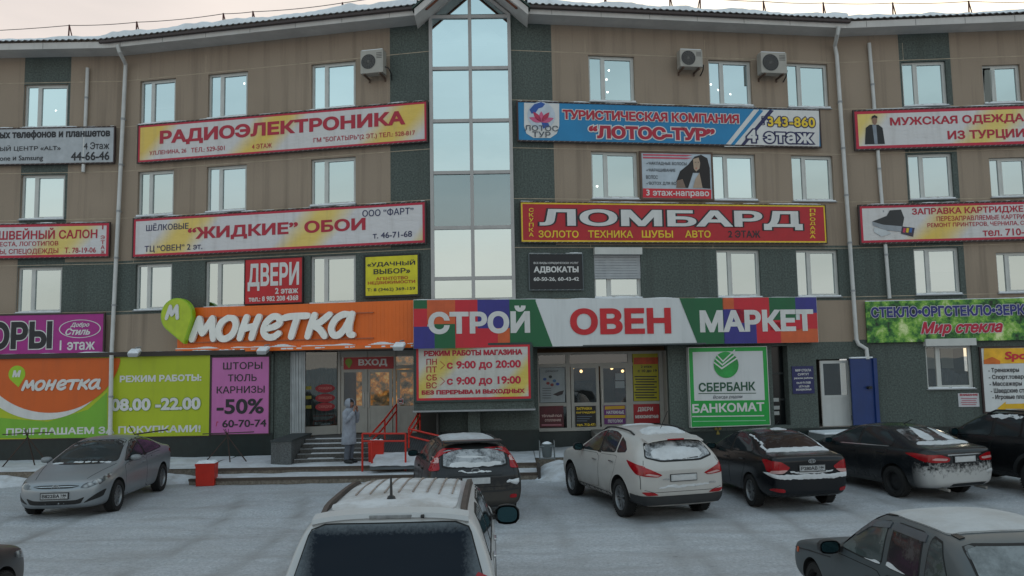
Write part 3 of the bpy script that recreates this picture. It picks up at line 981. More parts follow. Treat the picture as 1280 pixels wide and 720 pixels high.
# ------------------------------------------------------------------ signs and banners (each hangs on the building: a thing of its own)
RED = flat('#A3122E', .5, var=.06, name='red_ink'); CRIM = flat('#B01435', .5, var=.06); NAVY = flat('#15184A', .5); YEL = flat('#D8B626', .5)
INK = flat('#1A1A20', .5); OFFW = flat('#C9C8C6', .5, var=.06); RIM = flat('#3A2B29', .7, name='sign_frame'); WOOD = flat('#5A463A', .7)
YW1 = banner_print('yellow_white_print', '#C6C3C2', '#D3B455', 1.1); YW2 = banner_print('yellow_white_print_b', '#C8C5C6', '#D6BA62', 2.6)
YW3 = banner_print('yellow_white_print_c', '#C6C4C4', '#D4BC68', .3); YW4 = banner_print('yellow_white_print_d', '#BDBBB5', '#C9B455', 2.2, .9)
HB = 'banners laced to the upper walls'

s = Sign('banner', 'grey white banner about phones and tablets with black lettering', 'banner', WFL, -70, 142, (162, 206), (160, 203), .14, flat('#A3A7AB', .55), RIM, .04, group=HB, rope=True)
s.text('ых телефонов и планшетов', 0, 138, 163.5, 175.5, INK, bold=.032); s.text('ЫЙ ЦЕНТР «ALT»', 0, 76, 182, 190, INK, bold=0)
s.text('4 Этаж', 105, 137, 178, 187, INK, bold=0); s.text('one и Samsung', 0, 54, 195, 203, INK, bold=0); s.text('44-66-46', 89, 137, 190, 201, INK, bold=.008)
s.done()

s = Sign('banner', 'long white and yellow banner reading РАДИОЭЛЕКТРОНИКА in crimson letters', 'banner', WL, 173, 533, (157, 202), (127.5, 177), .15, YW1, RIM, .04, CRIM, .06, group=HB, rope=True)
s.text('РАДИОЭЛЕКТРОНИКА', 200, 507, 163.5, 183, RED, bold=.032)
s.text('УЛ.ЛЕНИНА, 26', 187, 233, 189, 195, RED, bold=0); s.text('ТЕЛ.: 529-501', 239, 281, 185, 191, RED, bold=0); s.text('4 ЭТАЖ', 315, 340, 180.5, 186.5, RED, bold=0)
s.text('ГМ "БОГАТЫРЬ"(2 ЭТ.) ТЕЛ.: 528-817', 392, 519, 172.5, 180, RED, bold=0)
s.done()

s = Sign('banner', 'white and yellow banner advertising ЖИДКИЕ ОБОИ wallpaper', 'banner', WL, 167, 531, (275, 323), (252, 301), .15, YW2, RIM, .04, CRIM, .07, group=HB, rope=True)
s.text('ШЁЛКОВЫЕ', 183, 236, 279.5, 289, NAVY, bold=.0); s.text('“ЖИДКИЕ” ОБОИ', 235, 457, 284.5, 302, RED, bold=.025)
s.text('ТЦ “ОВЕН” 2 эт.', 181, 253, 307.5, 316.5, NAVY, bold=0); s.text('ООО “ФАРТ”', 453, 517, 262.5, 271.5, NAVY, bold=0); s.text('т. 46-71-68', 466, 515, 291, 298.5, NAVY, bold=0)
s.done()

s = Sign('banner', 'red bordered banner reading ШВЕЙНЫЙ САЛОН on the far left wing', 'banner', WFL, -60, 136, (282, 323), (279, 321), .14, YW3, RIM, .03, CRIM, .08, group=HB, rope=True)
s.text('ШВЕЙНЫЙ САЛОН', -1, 122, 286, 300, RED, bold=.012); s.text('ЕСТА, ЛОГОТИПОВ', 0, 73, 302.5, 309, RED, bold=0); s.text('Ы, СПЕЦОДЕЖДЫ', 0, 73, 311.5, 319, RED, bold=0)
s.text('Т. 78-19-06', 81, 120, 309.5, 316.5, RED, bold=0); s.column('1 ЭТАЖ', 126, 131, 282, 319, RED, bold=0)
s.done()

MAG = flat('#9A1D7A', .5, var=.08)
s = Sign('banner', 'magenta banner with black outlined letters and an oval logo, 1 этаж', 'banner', WFL, -60, 129, (395, 444), (393, 441), .2, MAG, RIM, .05, group=HB)
s.text('ОРЫ', -14, 66, 402.5, 437.5, INK, bold=.035, outline=OFFW, ow=.03); s.text('1 этаж', 75, 119, 425.5, 438, OFFW, bold=.01)
b = MB(); c0 = s.P(100, 411); c1 = s.P(126.5, 399)
rx, rz = abs(c1[0] - c0[0]), abs(c1[1] - c0[1])
b.add([(x, s.y, z) for x, z in ell(*c0, rx, rz)] + [(x, s.y, z) for x, z in ell(*c0, rx * .95, rz * .93)], [(i, (i + 1) % 40, 40 + (i + 1) % 40, 40 + i) for i in range(40)], OFFW)
b.build('oval_emblem', s.o)
s.text('Добро', 88, 112, 403.5, 410, OFFW, bold=.02, shear=.35); s.text('Стиль', 82, 113, 410.5, 419, OFFW, bold=.02, shear=.35)
s.done()

# the hand-brushed shop name, drawn as strokes
BRUSH = {
    'м': [[(0, 0), (.16, .55), (.3, 1.0)], [(.3, 1.0), (.36, .5), (.42, .28)], [(.42, .28), (.62, .62), (.82, 1.0)], [(.82, 1.0), (.82, .5), (.86, 0)]],
    'о': [[(.42, 1.0), (.16, .78), (.03, .38), (.12, .05), (.34, 0), (.6, .22), (.72, .62), (.64, .93), (.42, 1.0)]],
    'н': [[(.02, 0), (.14, .5), (.28, 1.0)], [(.1, .42), (.36, .5), (.6, .56)], [(.48, 0), (.6, .5), (.76, 1.0)]],
    'е': [[(.1, .42), (.42, .5), (.64, .68), (.58, .95), (.36, .97), (.12, .7), (.02, .3), (.16, .03), (.4, .02), (.6, .18)]],
    'т': [[(.0, .9), (.3, .97), (.9, .98)], [(.52, .95), (.4, .5), (.28, 0)]],
    'к': [[(.02, 0), (.14, .5), (.28, 1.0)], [(.84, 1.0), (.5, .66), (.16, .5)], [(.2, .52), (.46, .34), (.66, 0)]],
    'а': [[(.78, .95), (.5, .99), (.2, .78), (.03, .38), (.1, .06), (.3, .04), (.54, .34), (.76, .92)], [(.8, 1.0), (.7, .5), (.7, .1), (.82, .02)]]}
ADV = {'м': 1.02, 'о': .86, 'н': .92, 'е': .8, 'т': .88, 'к': .88, 'а': .86}
def disc(b, x, z, r, y0, y1, mat, n=14):
    b.prism([(x + r * math.cos(2 * math.pi * i / n), z + r * math.sin(2 * math.pi * i / n)) for i in range(n)], y0, y1, mat)
def brush_word(word, x0, x1, z0, z1, y0, y1, rad, mat, rise=0.0):
    """each letter a thick channel-letter made of a swept round brush"""
    b = MB(); tot = sum(ADV[c_] for c_ in word) - .04; sx = (x1 - x0 - 2 * rad) / tot; h = z1 - z0 - 2 * rad; x = x0 + rad
    for i, ch in enumerate(word):
        jj = 0
        for st in BRUSH[ch]:
            P = [Vector((x + p[0] * sx, z0 + rad + p[1] * h + rise * (x - x0))) for p in st]
            Q = []
            for a in range(len(P) - 1):                                   # Catmull-Rom through the stroke
                p0, p1, p2, p3 = P[max(a - 1, 0)], P[a], P[a + 1], P[min(a + 2, len(P) - 1)]
                for t_ in range(7):
                    t = t_ / 7
                    Q.append(.5 * ((2 * p1) + (p2 - p0) * t + (2 * p0 - 5 * p1 + 4 * p2 - p3) * t * t + (3 * p1 - p0 - 3 * p2 + p3) * t ** 3))
            Q.append(P[-1])
            L_, R_ = [], []
            for a, q in enumerate(Q):
                d = (Q[min(a + 1, len(Q) - 1)] - Q[max(a - 1, 0)]).normalized(); nn = Vector((-d.y, d.x))
                r = rad * (1.0 if .1 < a / len(Q) < .9 else .92)
                L_.append(q + nn * r); R_.append(q - nn * r)
            e_ = .0007 * jj; jj += 1
            V = [(p.x, y0 - e_, p.y) for p in L_] + [(p.x, y0 - e_, p.y) for p in R_] + [(p.x, y1 + e_, p.y) for p in L_] + [(p.x, y1 + e_, p.y) for p in R_]
            n = len(Q); F = []
            for a in range(n - 1):
                F += [(a, a + 1, n + a + 1, n + a), (2 * n + a, 3 * n + a, 3 * n + a + 1, 2 * n + a + 1), (a, 2 * n + a, 2 * n + a + 1, a + 1), (n + a, n + a + 1, 3 * n + a + 1, 3 * n + a)]
            b.add(V, F, mat)
            for q in (Q[0], Q[-1]): e_ = .0007 * jj + .0003; jj += 1; disc(b, q.x, q.y, rad * .93, y0 - e_, y1 + e_, mat)
        x += ADV[ch] * sx
    return b
def drop_shape(cx, cz, r, tx, tz):
    a = math.atan2(tz - cz, tx - cx); d = math.hypot(tx - cx, tz - cz); g = math.acos(min(.99, r / d))
    pts = [(cx + r * math.cos(a + g + (2 * math.pi - 2 * g) * i / 36), cz + r * math.sin(a + g + (2 * math.pi - 2 * g) * i / 36)) for i in range(37)]
    return pts + [(tx, tz)]

ORANGE = flat('#DC640C', .45, var=.07, name='orange_panel', scale=1.5); LIME = flat('#A2B014', .5, var=.05, name='lime_print', scale=.8); LIME2 = flat('#8FB519', .4, var=.05, name='lime_plastic')
ORIN = flat('#C4560F', .5, var=.05, name='orange_print', scale=1)
# street banner: orange half with the logo
s = Sign('banner', 'large orange and lime grocery banner with white brush logo and drop emblem', 'banner', GL, -25, 262, (447, 548.5), (445, 545.5), .06, LIME, RIM, .03, group='big banners along the ground floor')
def arc(cx, cy, rx, ry, a0, a1, n=40): return [(cx + rx * math.cos(math.radians(a0 + (a1 - a0) * i / n)), cy + ry * math.sin(math.radians(a0 + (a1 - a0) * i / n))) for i in range(n + 1)]
W_ = [(x, y) for x, y in arc(66, 440, 96, 87, 0, 180) if x > -25]
Wc = [(-24, 448)] + [(-24, 505)] + [p for p in arc(60, 437, 96, 88.5, 155, 4)] + [(150, 447.5)]
s.poly([(-24, 448)] + [p for p in arc(52, 437, 92, 88, 150, 12) if p[0] > -24] + [(146, 447.5)], OFFW, 0)
s.poly([(-24, 448)] + [p for p in arc(62, 437, 90, 79, 150, 10) if p[0] > -24] + [(150, 447.5)], ORIN, 1)
s.poly([(-24, 520), (-24, 547.5), (134, 547.5), (134, 490), (110, 512), (60, 527), (20, 524)], flat('#6FA52A', .5, var=.1, scale=.7), -1)
dx, dz = s.P(21.5, 467.5); rr = abs(s.P(32, 467)[0] - dx)
s.lpoly(drop_shape(dx, dz, rr, *s.P(23.5, 484)), LIME2, 2)
s.text('м', 16, 27, 463, 471.5, OFFW, 3, bold=.04, shear=.2)
s.text('ПРИГЛАШАЕМ ЗА ПОКУПКАМИ!', 8, 251, 535.5, 544.5, OFFW, bold=.02); s.text('РЕЖИМ РАБОТЫ:', 150, 252, 469.5, 478, OFFW, bold=.03); s.text('08.00 -22.00', 139, 251, 498.5, 514, OFFW, 1, bold=.03, outline=flat('#6E8A2A', .5))
s.done()
a_, c_ = s.P(27, 489), s.P(127, 473)
brush_word('монетка', a_[0], c_[0], a_[1], c_[1], s.y - .024, s.y - .01, .042, OFFW).build('brush_lettering', s.o)

PINK = flat('#B5649F', .5, var=.06, name='pink_print', scale=.8)
s = Sign('banner', 'pink curtain shop banner with black text and -50% discount', 'banner', GL, 264.5, 336, (447, 543), (446, 541.5), .06, PINK, RIM, .03, group='big banners along the ground floor')
for t, a, c_, y0, y1, bd in (('ШТОРЫ', 279, 328, 453, 462, 0), ('ТЮЛЬ', 285, 321, 468, 477, 0), ('КАРНИЗЫ', 271, 331, 483, 492, 0), ('-50%', 271, 330, 499, 518, .015), ('60-70-74', 278, 333, 525, 534.5, .008)):
    s.text(t, a, c_, y0, y1, INK, bold=bd)
s.text('г', 270, 273, 527, 533, RED, bold=0, shear=.3)
s.done()

s = Sign('sign', 'red sign with tall white lettering ДВЕРИ between two second floor windows', 'sign', WL, 306.5, 377.5, (325, 381), (322, 376.5), .1, flat('#B2101C', .5), flat('#2A1718', .7), .03)
s.text('ДВЕРИ', 310, 374, 330, 364, OFFW, bold=.02); s.text('2 этаж', 344, 373, 360, 367.5, OFFW, bold=.02); s.text('тел.: 8 982 208 4368', 311, 373, 371, 377.5, OFFW, bold=.02)
s.done()
s = Sign('sign', 'yellow estate agency sign with black wide lettering УДАЧНЫЙ ВЫБОР', 'sign', WL, 456, 523, (320, 370.5), (318, 369), .1, flat('#CDC217', .5), flat('#2C2F2E', .7), .035, border=BLACK, bw=.025)
s.text('«УДАЧНЫЙ', 459, 519, 327, 334.5, INK, bold=.01); s.text('ВЫБОР»', 467, 513, 336.5, 343, INK, bold=.01); OR2 = flat('#A8540F', .5)
s.text('АГЕНТСТВО', 470, 510, 346.5, 350.5, OR2, bold=.02); s.text('НЕДВИЖИМОСТИ', 460, 519, 352, 356.5, OR2, bold=.02); s.text('Т: 8 (3462) 369-159', 459, 519, 360.5, 365.5, INK, bold=.0)
s.done()

# orange fascia with channel letters and the drop
s = Sign('shop_sign', 'orange corrugated fascia with white raised brush letters МОНЕТКА and lime drop', 'shop sign', WL, 222, 517, (386, 441), (374.5, 433), .4, ORANGE, th=.38)
b = MB(); n = 64
for i in range(n):
    x = -s.W / 2 + i * s.W / n; b.box(x, x + s.W / n * .45, -s.th - .005, -s.th - .0005, .12, s.H - .01, ORANGE)
b.build('corrugation', s.o)
b = MB(); b.box(-s.W / 2, s.W / 2, -s.th - .09, -s.th - .001, -.02, .09, ORANGE)
b.build('lower_trim', s.o)
b = MB(); n = 90
for i in range(n):
    x = -s.W / 2 + i * s.W / n; hh_ = max(0, .09 * mnoise.noise((x * 1.6, 8, 0)) + .028)
    if hh_ > .012: b.box(x, x + s.W / n, -s.th - .088, -s.th - .013, .0905, .09 + hh_, SNOW)
for i in range(26):
    x = random.uniform(-s.W / 2, s.W / 2); b.box(x, x + random.uniform(.05, .2), -s.th - .096, -s.th - .0905, .01 + random.random() * .03, .055, SNOW)
b.build('trim_snow', s.o)
b = MB(); a1, a2 = s.P(250, 397), s.P(440, 390)
for f_ in (.75, .12):
    b.box(-s.W / 2 + .3, s.W / 2 - 1.2, -s.th - .06, -s.th - .03, s.H * (.2 + .55 * (f_ > .5)), s.H * (.2 + .55 * (f_ > .5)) + .03, flat('#A65A3A', .5))
b.build('letter_rail', s.o)
a_, c_ = s.P(239, 429.5), s.P(447, 386.5)
lo = brush_word('монетка', a_[0], c_[0], a_[1] + .02, c_[1] - .04, -s.th - .15, -s.th - .06, .10, flat('#E4E2DC', .45, var=.03, name='letter_face'))
lo.build('channel_letters', s.o, smooth=35)
dx, dz = s.P(228, 395); rr = .53
b = MB(); b.prism(drop_shape(dx, dz, rr, *s.P(237, 430)), -s.th - .3, -s.th - .12, LIME2); b.prism(drop_shape(dx, dz, rr * .93, *s.P(236.6, 428)), -s.th - .306, -s.th - .3005, flat('#A5B81E', .4)); b.build('drop_emblem', s.o, smooth=30)
b = MB(); bx0 = s.P(214, 401); bx1 = s.P(234, 381)
brush_word('м', bx0[0], bx1[0], bx0[1], bx1[1], -s.th - .33, -s.th - .307, .055, OFFW).build('emblem_letter', s.o)
s.done()

# patchwork fascia of the building market
GRN = flat('#0E5A34', .5, var=.07, scale=1.2); PRP = flat('#2E2C7C', .5, var=.07); RD = flat('#BE1B2C', .5, var=.05); ORG = flat('#C4572A', .5)
s = Sign('shop_sign', 'wide patchwork fascia with СТРОЙ ОВЕН МАРКЕТ in white and red letters', 'shop sign', WR, 517, 1022, (374, 433), (372.5, 430.5), .35, flat('#C6C9CA', .45, var=.04, scale=1), th=.3)
def patch(x0, x1, f0, f1, m_):
    xa, _ = s.P(x0, 400); xb, _ = s.P(x1, 400); s.lpoly([(xa, s.H * (1 - f1)), (xb, s.H * (1 - f1)), (xb, s.H * (1 - f0)), (xa, s.H * (1 - f0))], m_, 0)
for q in ((517, 534, 0, .18, GRN), (534, 560, 0, .18, ORG), (517, 534, .18, .55, RD), (534, 570, .18, .5, ORG), (517, 543, .55, 1, PRP), (543, 569, .5, 1, GRN), (569, 597, 0, .45, RD), (560, 569, 0, .18, ORG), (569, 597, .45, 1, RD),
          (597, 637, 0, .6, PRP), (597, 622, .6, 1, RD), (622, 640, .6, 1, ORG), (637, 670, 0, 1, GRN), (640, 646, .6, 1, PRP),
          (870, 905, 0, 1, GRN), (903, 918, 0, .25, ORG), (918, 962, 0, .55, RD), (903, 945, .25, 1, PRP), (945, 975, .55, 1, RD), (962, 995, 0, .5, GRN), (995, 1021.5, 0, .35, PRP), (1000, 1021.5, .35, .7, RD), (975, 1021.5, .7, 1, ORG), (962, 1000, .5, .72, RD)):
    patch(*q)
xa = [s.P(x, 400)[0] for x in (637, 669, 690)]
s.lpoly([(xa[0], 0.001), (xa[2], 0.001), (xa[1], s.H), (xa[0], s.H)], GRN, 1)
xa = [s.P(x, 400)[0] for x in (850, 871, 904)]
s.lpoly([(xa[1], 0.001), (xa[2], 0.001), (xa[2], s.H), (xa[0], s.H)], GRN, 1)
s.text('СТРОЙ', 535, 662, 383, 418, OFFW, 2, bold=.035); s.text('ОВЕН', 712, 838, 385.5, 419, flat('#B9121F', .45), 2, bold=.03); s.text('МАРКЕТ', 874, 1016, 388, 415.5, OFFW, 2, bold=.035)
s.done()
b = MB(); n = 120
for i in range(n):
    x = -s.W / 2 + i * s.W / n; hh_ = max(0, .05 * mnoise.noise((x * 1.3, 2, 0)) + .012)
    if hh_ > .004: b.box(x, x + s.W / n, -s.th, -.0, s.H, s.H + hh_, SNOW)
b.build('sign_snow', s.o)

s = Sign('sign', 'red bordered opening hours sign on the protruding green block', 'sign', BX, 520.5, 663, (432, 500), (431.5, 499), .05, YW4, flat('#30403C', .7), .06, RD, .065)
s.text('РЕЖИМ РАБОТЫ МАГАЗИНА', 530, 653, 438.5, 445.5, RED, bold=.045)
for t, y in (('ПН', 448.5), ('ПТ', 458.2), ('СБ', 468.2), ('ВС', 478)): s.text(t, 533, 546, y, y + 7.6, RED, bold=0)
for y0 in (451.5, 471.5):
    for a, c_ in (((550, y0), (555.5, y0 + 5)), ((555.5, y0 + 5), (550, y0 + 10))):
        s.poly([a, (a[0] + .9, a[1]), (c_[0] + .9, c_[1]), c_], RED, 0)
s.text('с 9:00 до 20:00', 558.5, 651, 451.5, 463, CRIM, bold=.02); s.text('с 9:00 до 19:00', 558.5, 651, 471.5, 483, CRIM, bold=.02); s.text('БЕЗ ПЕРЕРЫВА И ВЫХОДНЫХ', 527, 656, 488, 494.5, RED, bold=.045)
s.done()
b = MB()
for i in range(16): b.box(-1.4 + i * .06, -1.34 + i * .06, -.1, .0, s.H + .061, s.H + .08 + .03 * math.sin(i * .4 + .2), SNOW)
b.build('sign_snow', s.o)

CY = flat('#0C74A4', .5, var=.1, scale=.8)
s = Sign('banner', 'blue travel agency banner reading ЛОТОС-ТУР with a white shield emblem', 'banner', WR, 648, 1024.5, (128, 174), (138, 184), .15, CY, RIM, .045, group=HB, rope=True)
s.poly([(655, 128.5), (699, 129.5), (699, 158), (696, 167), (688, 172.5), (667, 172.5), (658, 167), (655, 158)], OFFW, 0)
b = MB(); gx_, gz_ = s.P(676.5, 144.5); r_ = abs(s.P(694, 144)[0] - gx_) * .98
def lay(p, mt, l): b.add([(x, s.y - .004 * l, z) for x, z in p], [list(range(len(p)))], mt)
lay(ell(gx_, gz_, r_, r_), flat('#B4BDC8', .5), 2)
lay([(gx_ + r_ * x, gz_ + r_ * z) for x, z in ((-.85, .4), (-.5, .8), (0, .98), (.3, .85), (.1, .6), (-.2, .5), (-.4, .2), (-.7, .1))], flat('#1E4B94', .5), 3)
lay([(gx_ + r_ * x, gz_ + r_ * z) for x, z in ((0, -.5), (.5, -.55), (.6, -.8), (.1, -.95))], flat('#1E4B94', .5), 3)
for an in (-70, -38, 0, 38, 70):                                            # lotus petals
    a = math.radians(90 - an); pts = []
    for t_ in range(13):
        t = t_ / 12; ln = r_ * (.95 if an else .8); wd_ = .17 * r_ * math.sin(math.pi * t)
        pts.append((t * ln, wd_))
    pts += [(x, -z) for x, z in pts[-2:0:-1]]
    lay([(gx_ + x * math.cos(a) - z * math.sin(a), gz_ - .5 * r_ + x * math.sin(a) + z * math.cos(a)) for x, z in pts], flat('#B0254A' if an % 70 else '#C2547A', .5), 4)
b.build('lotus_emblem', s.o)
GRY = flat('#4A4F58', .5)
s.text('ЛОТОС', 655.5, 697.5, 156.5, 163.5, GRY, 5, bold=0); s.text('ТУР', 665, 688, 164.5, 171.5, GRY, 5, bold=0)
s.text('ТУРИСТИЧЕСКАЯ КОМПАНИЯ', 703, 923, 137, 149, RED, 1, bold=.035, outline=OFFW, ow=.06); s.text('“ЛОТОС-ТУР”', 735.5, 893, 156.5, 173, RED, 1, bold=.045, outline=OFFW, ow=.06)
for a, c_, m_ in ((905, 1024, OFFW), (912, 917, CY), (925, 930, NAVY)):
    s.poly([(a, 183.5 if a == 905 else 182.5), (c_, 183.5 if a == 905 else 182.5), (c_ + (0 if a == 905 else 37), 138.5), (a + 37, 137)], m_, 0 if a == 905 else 1)
s.text('343-860', 959, 1018, 145.5, 158, YEL, 2, bold=.02, outline=NAVY, ow=.075, space=1.1); s.text('4 этаж', 933, 1015, 162, 178, OFFW, 2, bold=.02, outline=NAVY, ow=.085, space=1.14)
s.column('83', 951, 956, 145, 158, NAVY, layer=2, bold=0)
s.done()

s = Sign('sign', 'hair extension advert with long dark haired woman and red strip, 3 этаж-направо', 'sign', WR, 802.5, 889.5, (191, 247), (193, 249), .08, flat('#A9B3BC', .5), WOOD, .06)
s.poly([(803.5, 235.5), (889, 237), (889, 248.5), (803.5, 247)], RD, 0); s.text('3 этаж-направо', 807.5, 886, 237, 246.5, OFFW, 1, bold=.01)
for a in (192.5, 196): s.poly([(803.5, a), (858, a + 1), (866, a + 1.4), (858, a + 3), (803.5, a + 2)], flat('#B8465A', .5), 0)
for t, y0, x1 in (('✓НАКЛАДНЫЕ ВОЛОСЫ', 202, 858), ('✓НАРАЩИВАНИЕ', 210.5, 844), ('ВОЛОС', 219, 822), ('✓ВОТОХ ДЛЯ ВОЛОС', 227, 855)): s.text(t, 807.5, x1, y0, y0 + 4.6, INK, 0, bold=0)
b = MB(); sk = flat('#A9937F', .6); hr = flat('#1B1414', .6)
s.poly([(845, 227), (850, 214), (860, 206), (868, 196), (876, 193.5), (884, 198), (887, 210), (888, 236), (878, 235), (874, 216), (866, 216), (860, 235), (852, 235)], hr, 1, mb=b)
s.poly([(866, 199), (873, 197), (875, 204), (874, 211), (870, 214.5), (867, 211), (866.5, 206)], sk, 2, mb=b)
s.poly([(874, 216), (878, 235), (866, 235), (869, 224)], sk, 2, mb=b); s.poly([(846, 226), (853, 224), (857, 235), (845, 235)], flat('#7D675A', .6), 2, mb=b)
s.poly([(867, 203), (870, 202.6), (870, 203.4)], hr, 3, mb=b); s.poly([(871.5, 202.6), (873.8, 202.8), (873, 203.6)], hr, 3, mb=b); s.poly([(868.5, 210), (871.5, 210), (870, 211)], RD, 3, mb=b)
b.build('portrait', s.o)
s.done()

s = Sign('banner', 'red pawnshop banner with wide white outlined lettering ЛОМБАРД', 'banner', WR, 651.5, 1032, (253.5, 302), (256.5, 303.5), .15, flat('#A8101F', .5, var=.08), RIM, .03, YEL, .045, group=HB, rope=True)
s.text('ЛОМБАРД', 674, 1002, 261, 286, OFFW, 1, bold=.022, outline=INK, ow=.035)
for t, a, c_, m_ in (('ЗОЛОТО', 673, 723, YEL), ('ТЕХНИКА', 735, 791, YEL), ('ШУБЫ', 802, 841, YEL), ('АВТО', 856, 888, YEL), ('2 ЭТАЖ', 910, 950, INK)): s.text(t, a, c_, 288, 297, m_, bold=.008)
s.column('СКУПКА', 661, 667, 260, 297, YEL, bold=.01); s.column('ПРОДАЖА', 1012, 1019, 261, 299, YEL, bold=.01)
s.done()
s = Sign('sign', 'black lawyers sign with white lettering АДВОКАТЫ on green render', 'sign', WR, 662, 728, (318, 362), (318, 361.5), .07, flat('#0F1016', .5), flat('#50585A', .6), .03, rope=True)
s.text('ВСЕ ВИДЫ ЮРИДИЧЕСКИХ УСЛУГ', 667, 723, 327.5, 330.5, OFFW, bold=0); s.text('АДВОКАТЫ', 667, 723, 333, 342, OFFW, bold=.03); s.text('60-50-26, 60-43-42', 667, 723.5, 346.5, 352, OFFW, bold=.01)
s.done()

s = Sign('banner', 'menswear banner with a man in a dark coat and crimson letters МУЖСКАЯ ОДЕЖДА', 'banner', WFR, 1069, 1325, (138.5, 184), (132, 181), .15, YW3, RIM, .05, CRIM, .09, group=HB, rope=True)
s.text('МУЖСКАЯ ОДЕЖДА', 1112, 1280, 147, 159, RED, bold=.02); s.text('ИЗ ТУРЦИИ', 1184, 1280.5, 163.5, 176.5, RED, bold=.02)
b = MB()
s.poly([(1081, 180.5), (1082, 160), (1087, 156), (1098, 156), (1103, 160), (1106, 180)], flat('#17191C', .6), 1, mb=b); s.poly([(1090, 156), (1095, 156), (1097, 180), (1093, 180)], flat('#7E8690', .6), 2, mb=b)
s.poly([(1089.5, 147), (1092.5, 145), (1096, 147), (1096, 153), (1093.5, 157), (1090.5, 154)], flat('#8C6A58', .6), 2, mb=b); s.poly([(1089, 149), (1089.5, 145.5), (1093, 144), (1096.5, 146), (1096.3, 148), (1092.5, 147)], hr, 3, mb=b)
b.build('portrait', s.o)
s.done()
s = Sign('banner', 'printer cartridge refill banner with a black printer picture', 'banner', WFR, 1075.5, 1325, (256, 301), (253, 300), .15, YW1, RIM, .05, CRIM, .07, group=HB, rope=True)
s.text('ЗАПРАВКА КАРТРИДЖЕ', 1139.5, 1279, 260.5, 270, RED, bold=.014); s.text('ПЕРЕЗАПРАВЛЯЕМЫЕ КАРТРИ', 1170.5, 1280, 270.5, 276.5, RED, bold=0); s.text('РЕМОНТ ПРИНТЕРОВ, ЧЕРНИЛА, С', 1159, 1280, 279, 285, RED, bold=0); s.text('тел. 710-', 1228, 1280, 286.5, 295.5, RED, bold=.005)
b = MB(); pb = flat('#26282B', .5); pg = flat('#8B9097', .5)
s.poly([(1090, 277), (1108, 270), (1112, 263), (1126, 262), (1130, 272), (1128, 283), (1104, 281)], pb, 1, mb=b); s.poly([(1090, 277), (1104, 281), (1128, 283), (1129, 290), (1108, 288), (1091, 282)], pg, 2, mb=b)
s.poly([(1092, 284), (1108, 288), (1114, 292), (1102, 296), (1092, 290)], flat('#B6BABD', .5), 3, mb=b); s.poly([(1127, 283), (1143, 285), (1141, 296), (1126, 292)], flat('#3A3040', .5), 3, mb=b)
for i, c_ in enumerate(('#B03050', '#D0B020', '#3060A0')): s.poly([(1129 + 4 * i, 285), (1132 + 4 * i, 285.5), (1131 + 4 * i, 291), (1128 + 4 * i, 290.5)], flat(c_, .5), 4, mb=b)
b.build('printer_picture', s.o)
s.done()

def leaf_mat():
    mt, t, p = _new('leafy_print')
    o = objco(t); n = noise(t, 1.5, 7, o, .72)
    cr = t.nodes.new('ShaderNodeValToRGB'); t.links.new(n, cr.inputs[0]); e_ = cr.color_ramp.elements
    e_[0].position = .4; e_[0].color = (*srgb('#0C2412'), 1); e_[1].position = .66; e_[1].color = (*srgb('#D2DBA0'), 1)
    for p_, h in ((.47, '#2F6E28'), (.55, '#79A83C')): k_ = e_.new(p_); k_.color = (*srgb(h), 1)
    t.links.new(cr.outputs[0], p.inputs['Base Color']); p.inputs['Roughness'].default_value = .5
    return mt
s = Sign('banner', 'leafy green glass shop banner with blue and red lettering Мир стекла', 'banner', WFR, 1083, 1325, (375.5, 427), (373, 425.5), .12, leaf_mat(), None, th=.05)
BL = flat('#23286E', .5)
s.text('СТЕКЛО•ОРГСТЕКЛО•ЗЕРК', 1088, 1281, 384, 397.5, BL, 1, bold=.035, outline=OFFW, ow=.035); s.text('Мир стекла', 1150, 1253, 402.5, 421, CRIM, 1, bold=.03, shear=.3, outline=OFFW, ow=.035)
s.done()
b = MB(); n = 40
for i in range(n):
    x = -s.W / 2 + i * s.W / n; b.box(x, x + s.W / n, -.05, .0, s.H, s.H + .015 + .03 * abs(mnoise.noise((x * 2, 1, 1))), SNOW)
b.build('sign_snow', s.o)
s = Sign('banner', 'sports shop banner with black list of goods and yellow arrow on green wall', 'banner', WFR, 1229, 1325, (435, 514), (434, 514), .08, flat('#C4C6C6', .5, var=.04), RIM, .05)
s.poly([(1229.5, 435.5), (1324, 434.5), (1324, 453), (1229.5, 455)], flat('#D9A21E', .5, var=.3, scale=2.5), 0); s.poly([(1229.5, 450), (1240, 446), (1250, 451), (1250, 455), (1229.5, 455)], flat('#C4621A', .5, var=.3), 1)
s.text('Sport', 1255, 1297, 439.5, 452.5, RD, 1, bold=.03, shear=.1, outline=YEL, ow=.02)
for t, x0, x1, y in (('- Тренажеры', 1235, 1273.5, 460), ('- Спорт.товары', 1235.5, 1284, 468.5), ('- Массажеры', 1236.5, 1277, 477), ('- Шведские ст', 1238, 1280, 485.5), ('- Игровые пло', 1240, 1280, 493.5)): s.text(t, x0, x1, y, y + 7, INK, 0, bold=.015)
s.poly([(1246, 511), (1257, 502), (1257, 505), (1324, 503), (1324, 511), (1257, 511), (1257, 513)], flat('#D2A416', .5), 0)
s.done()

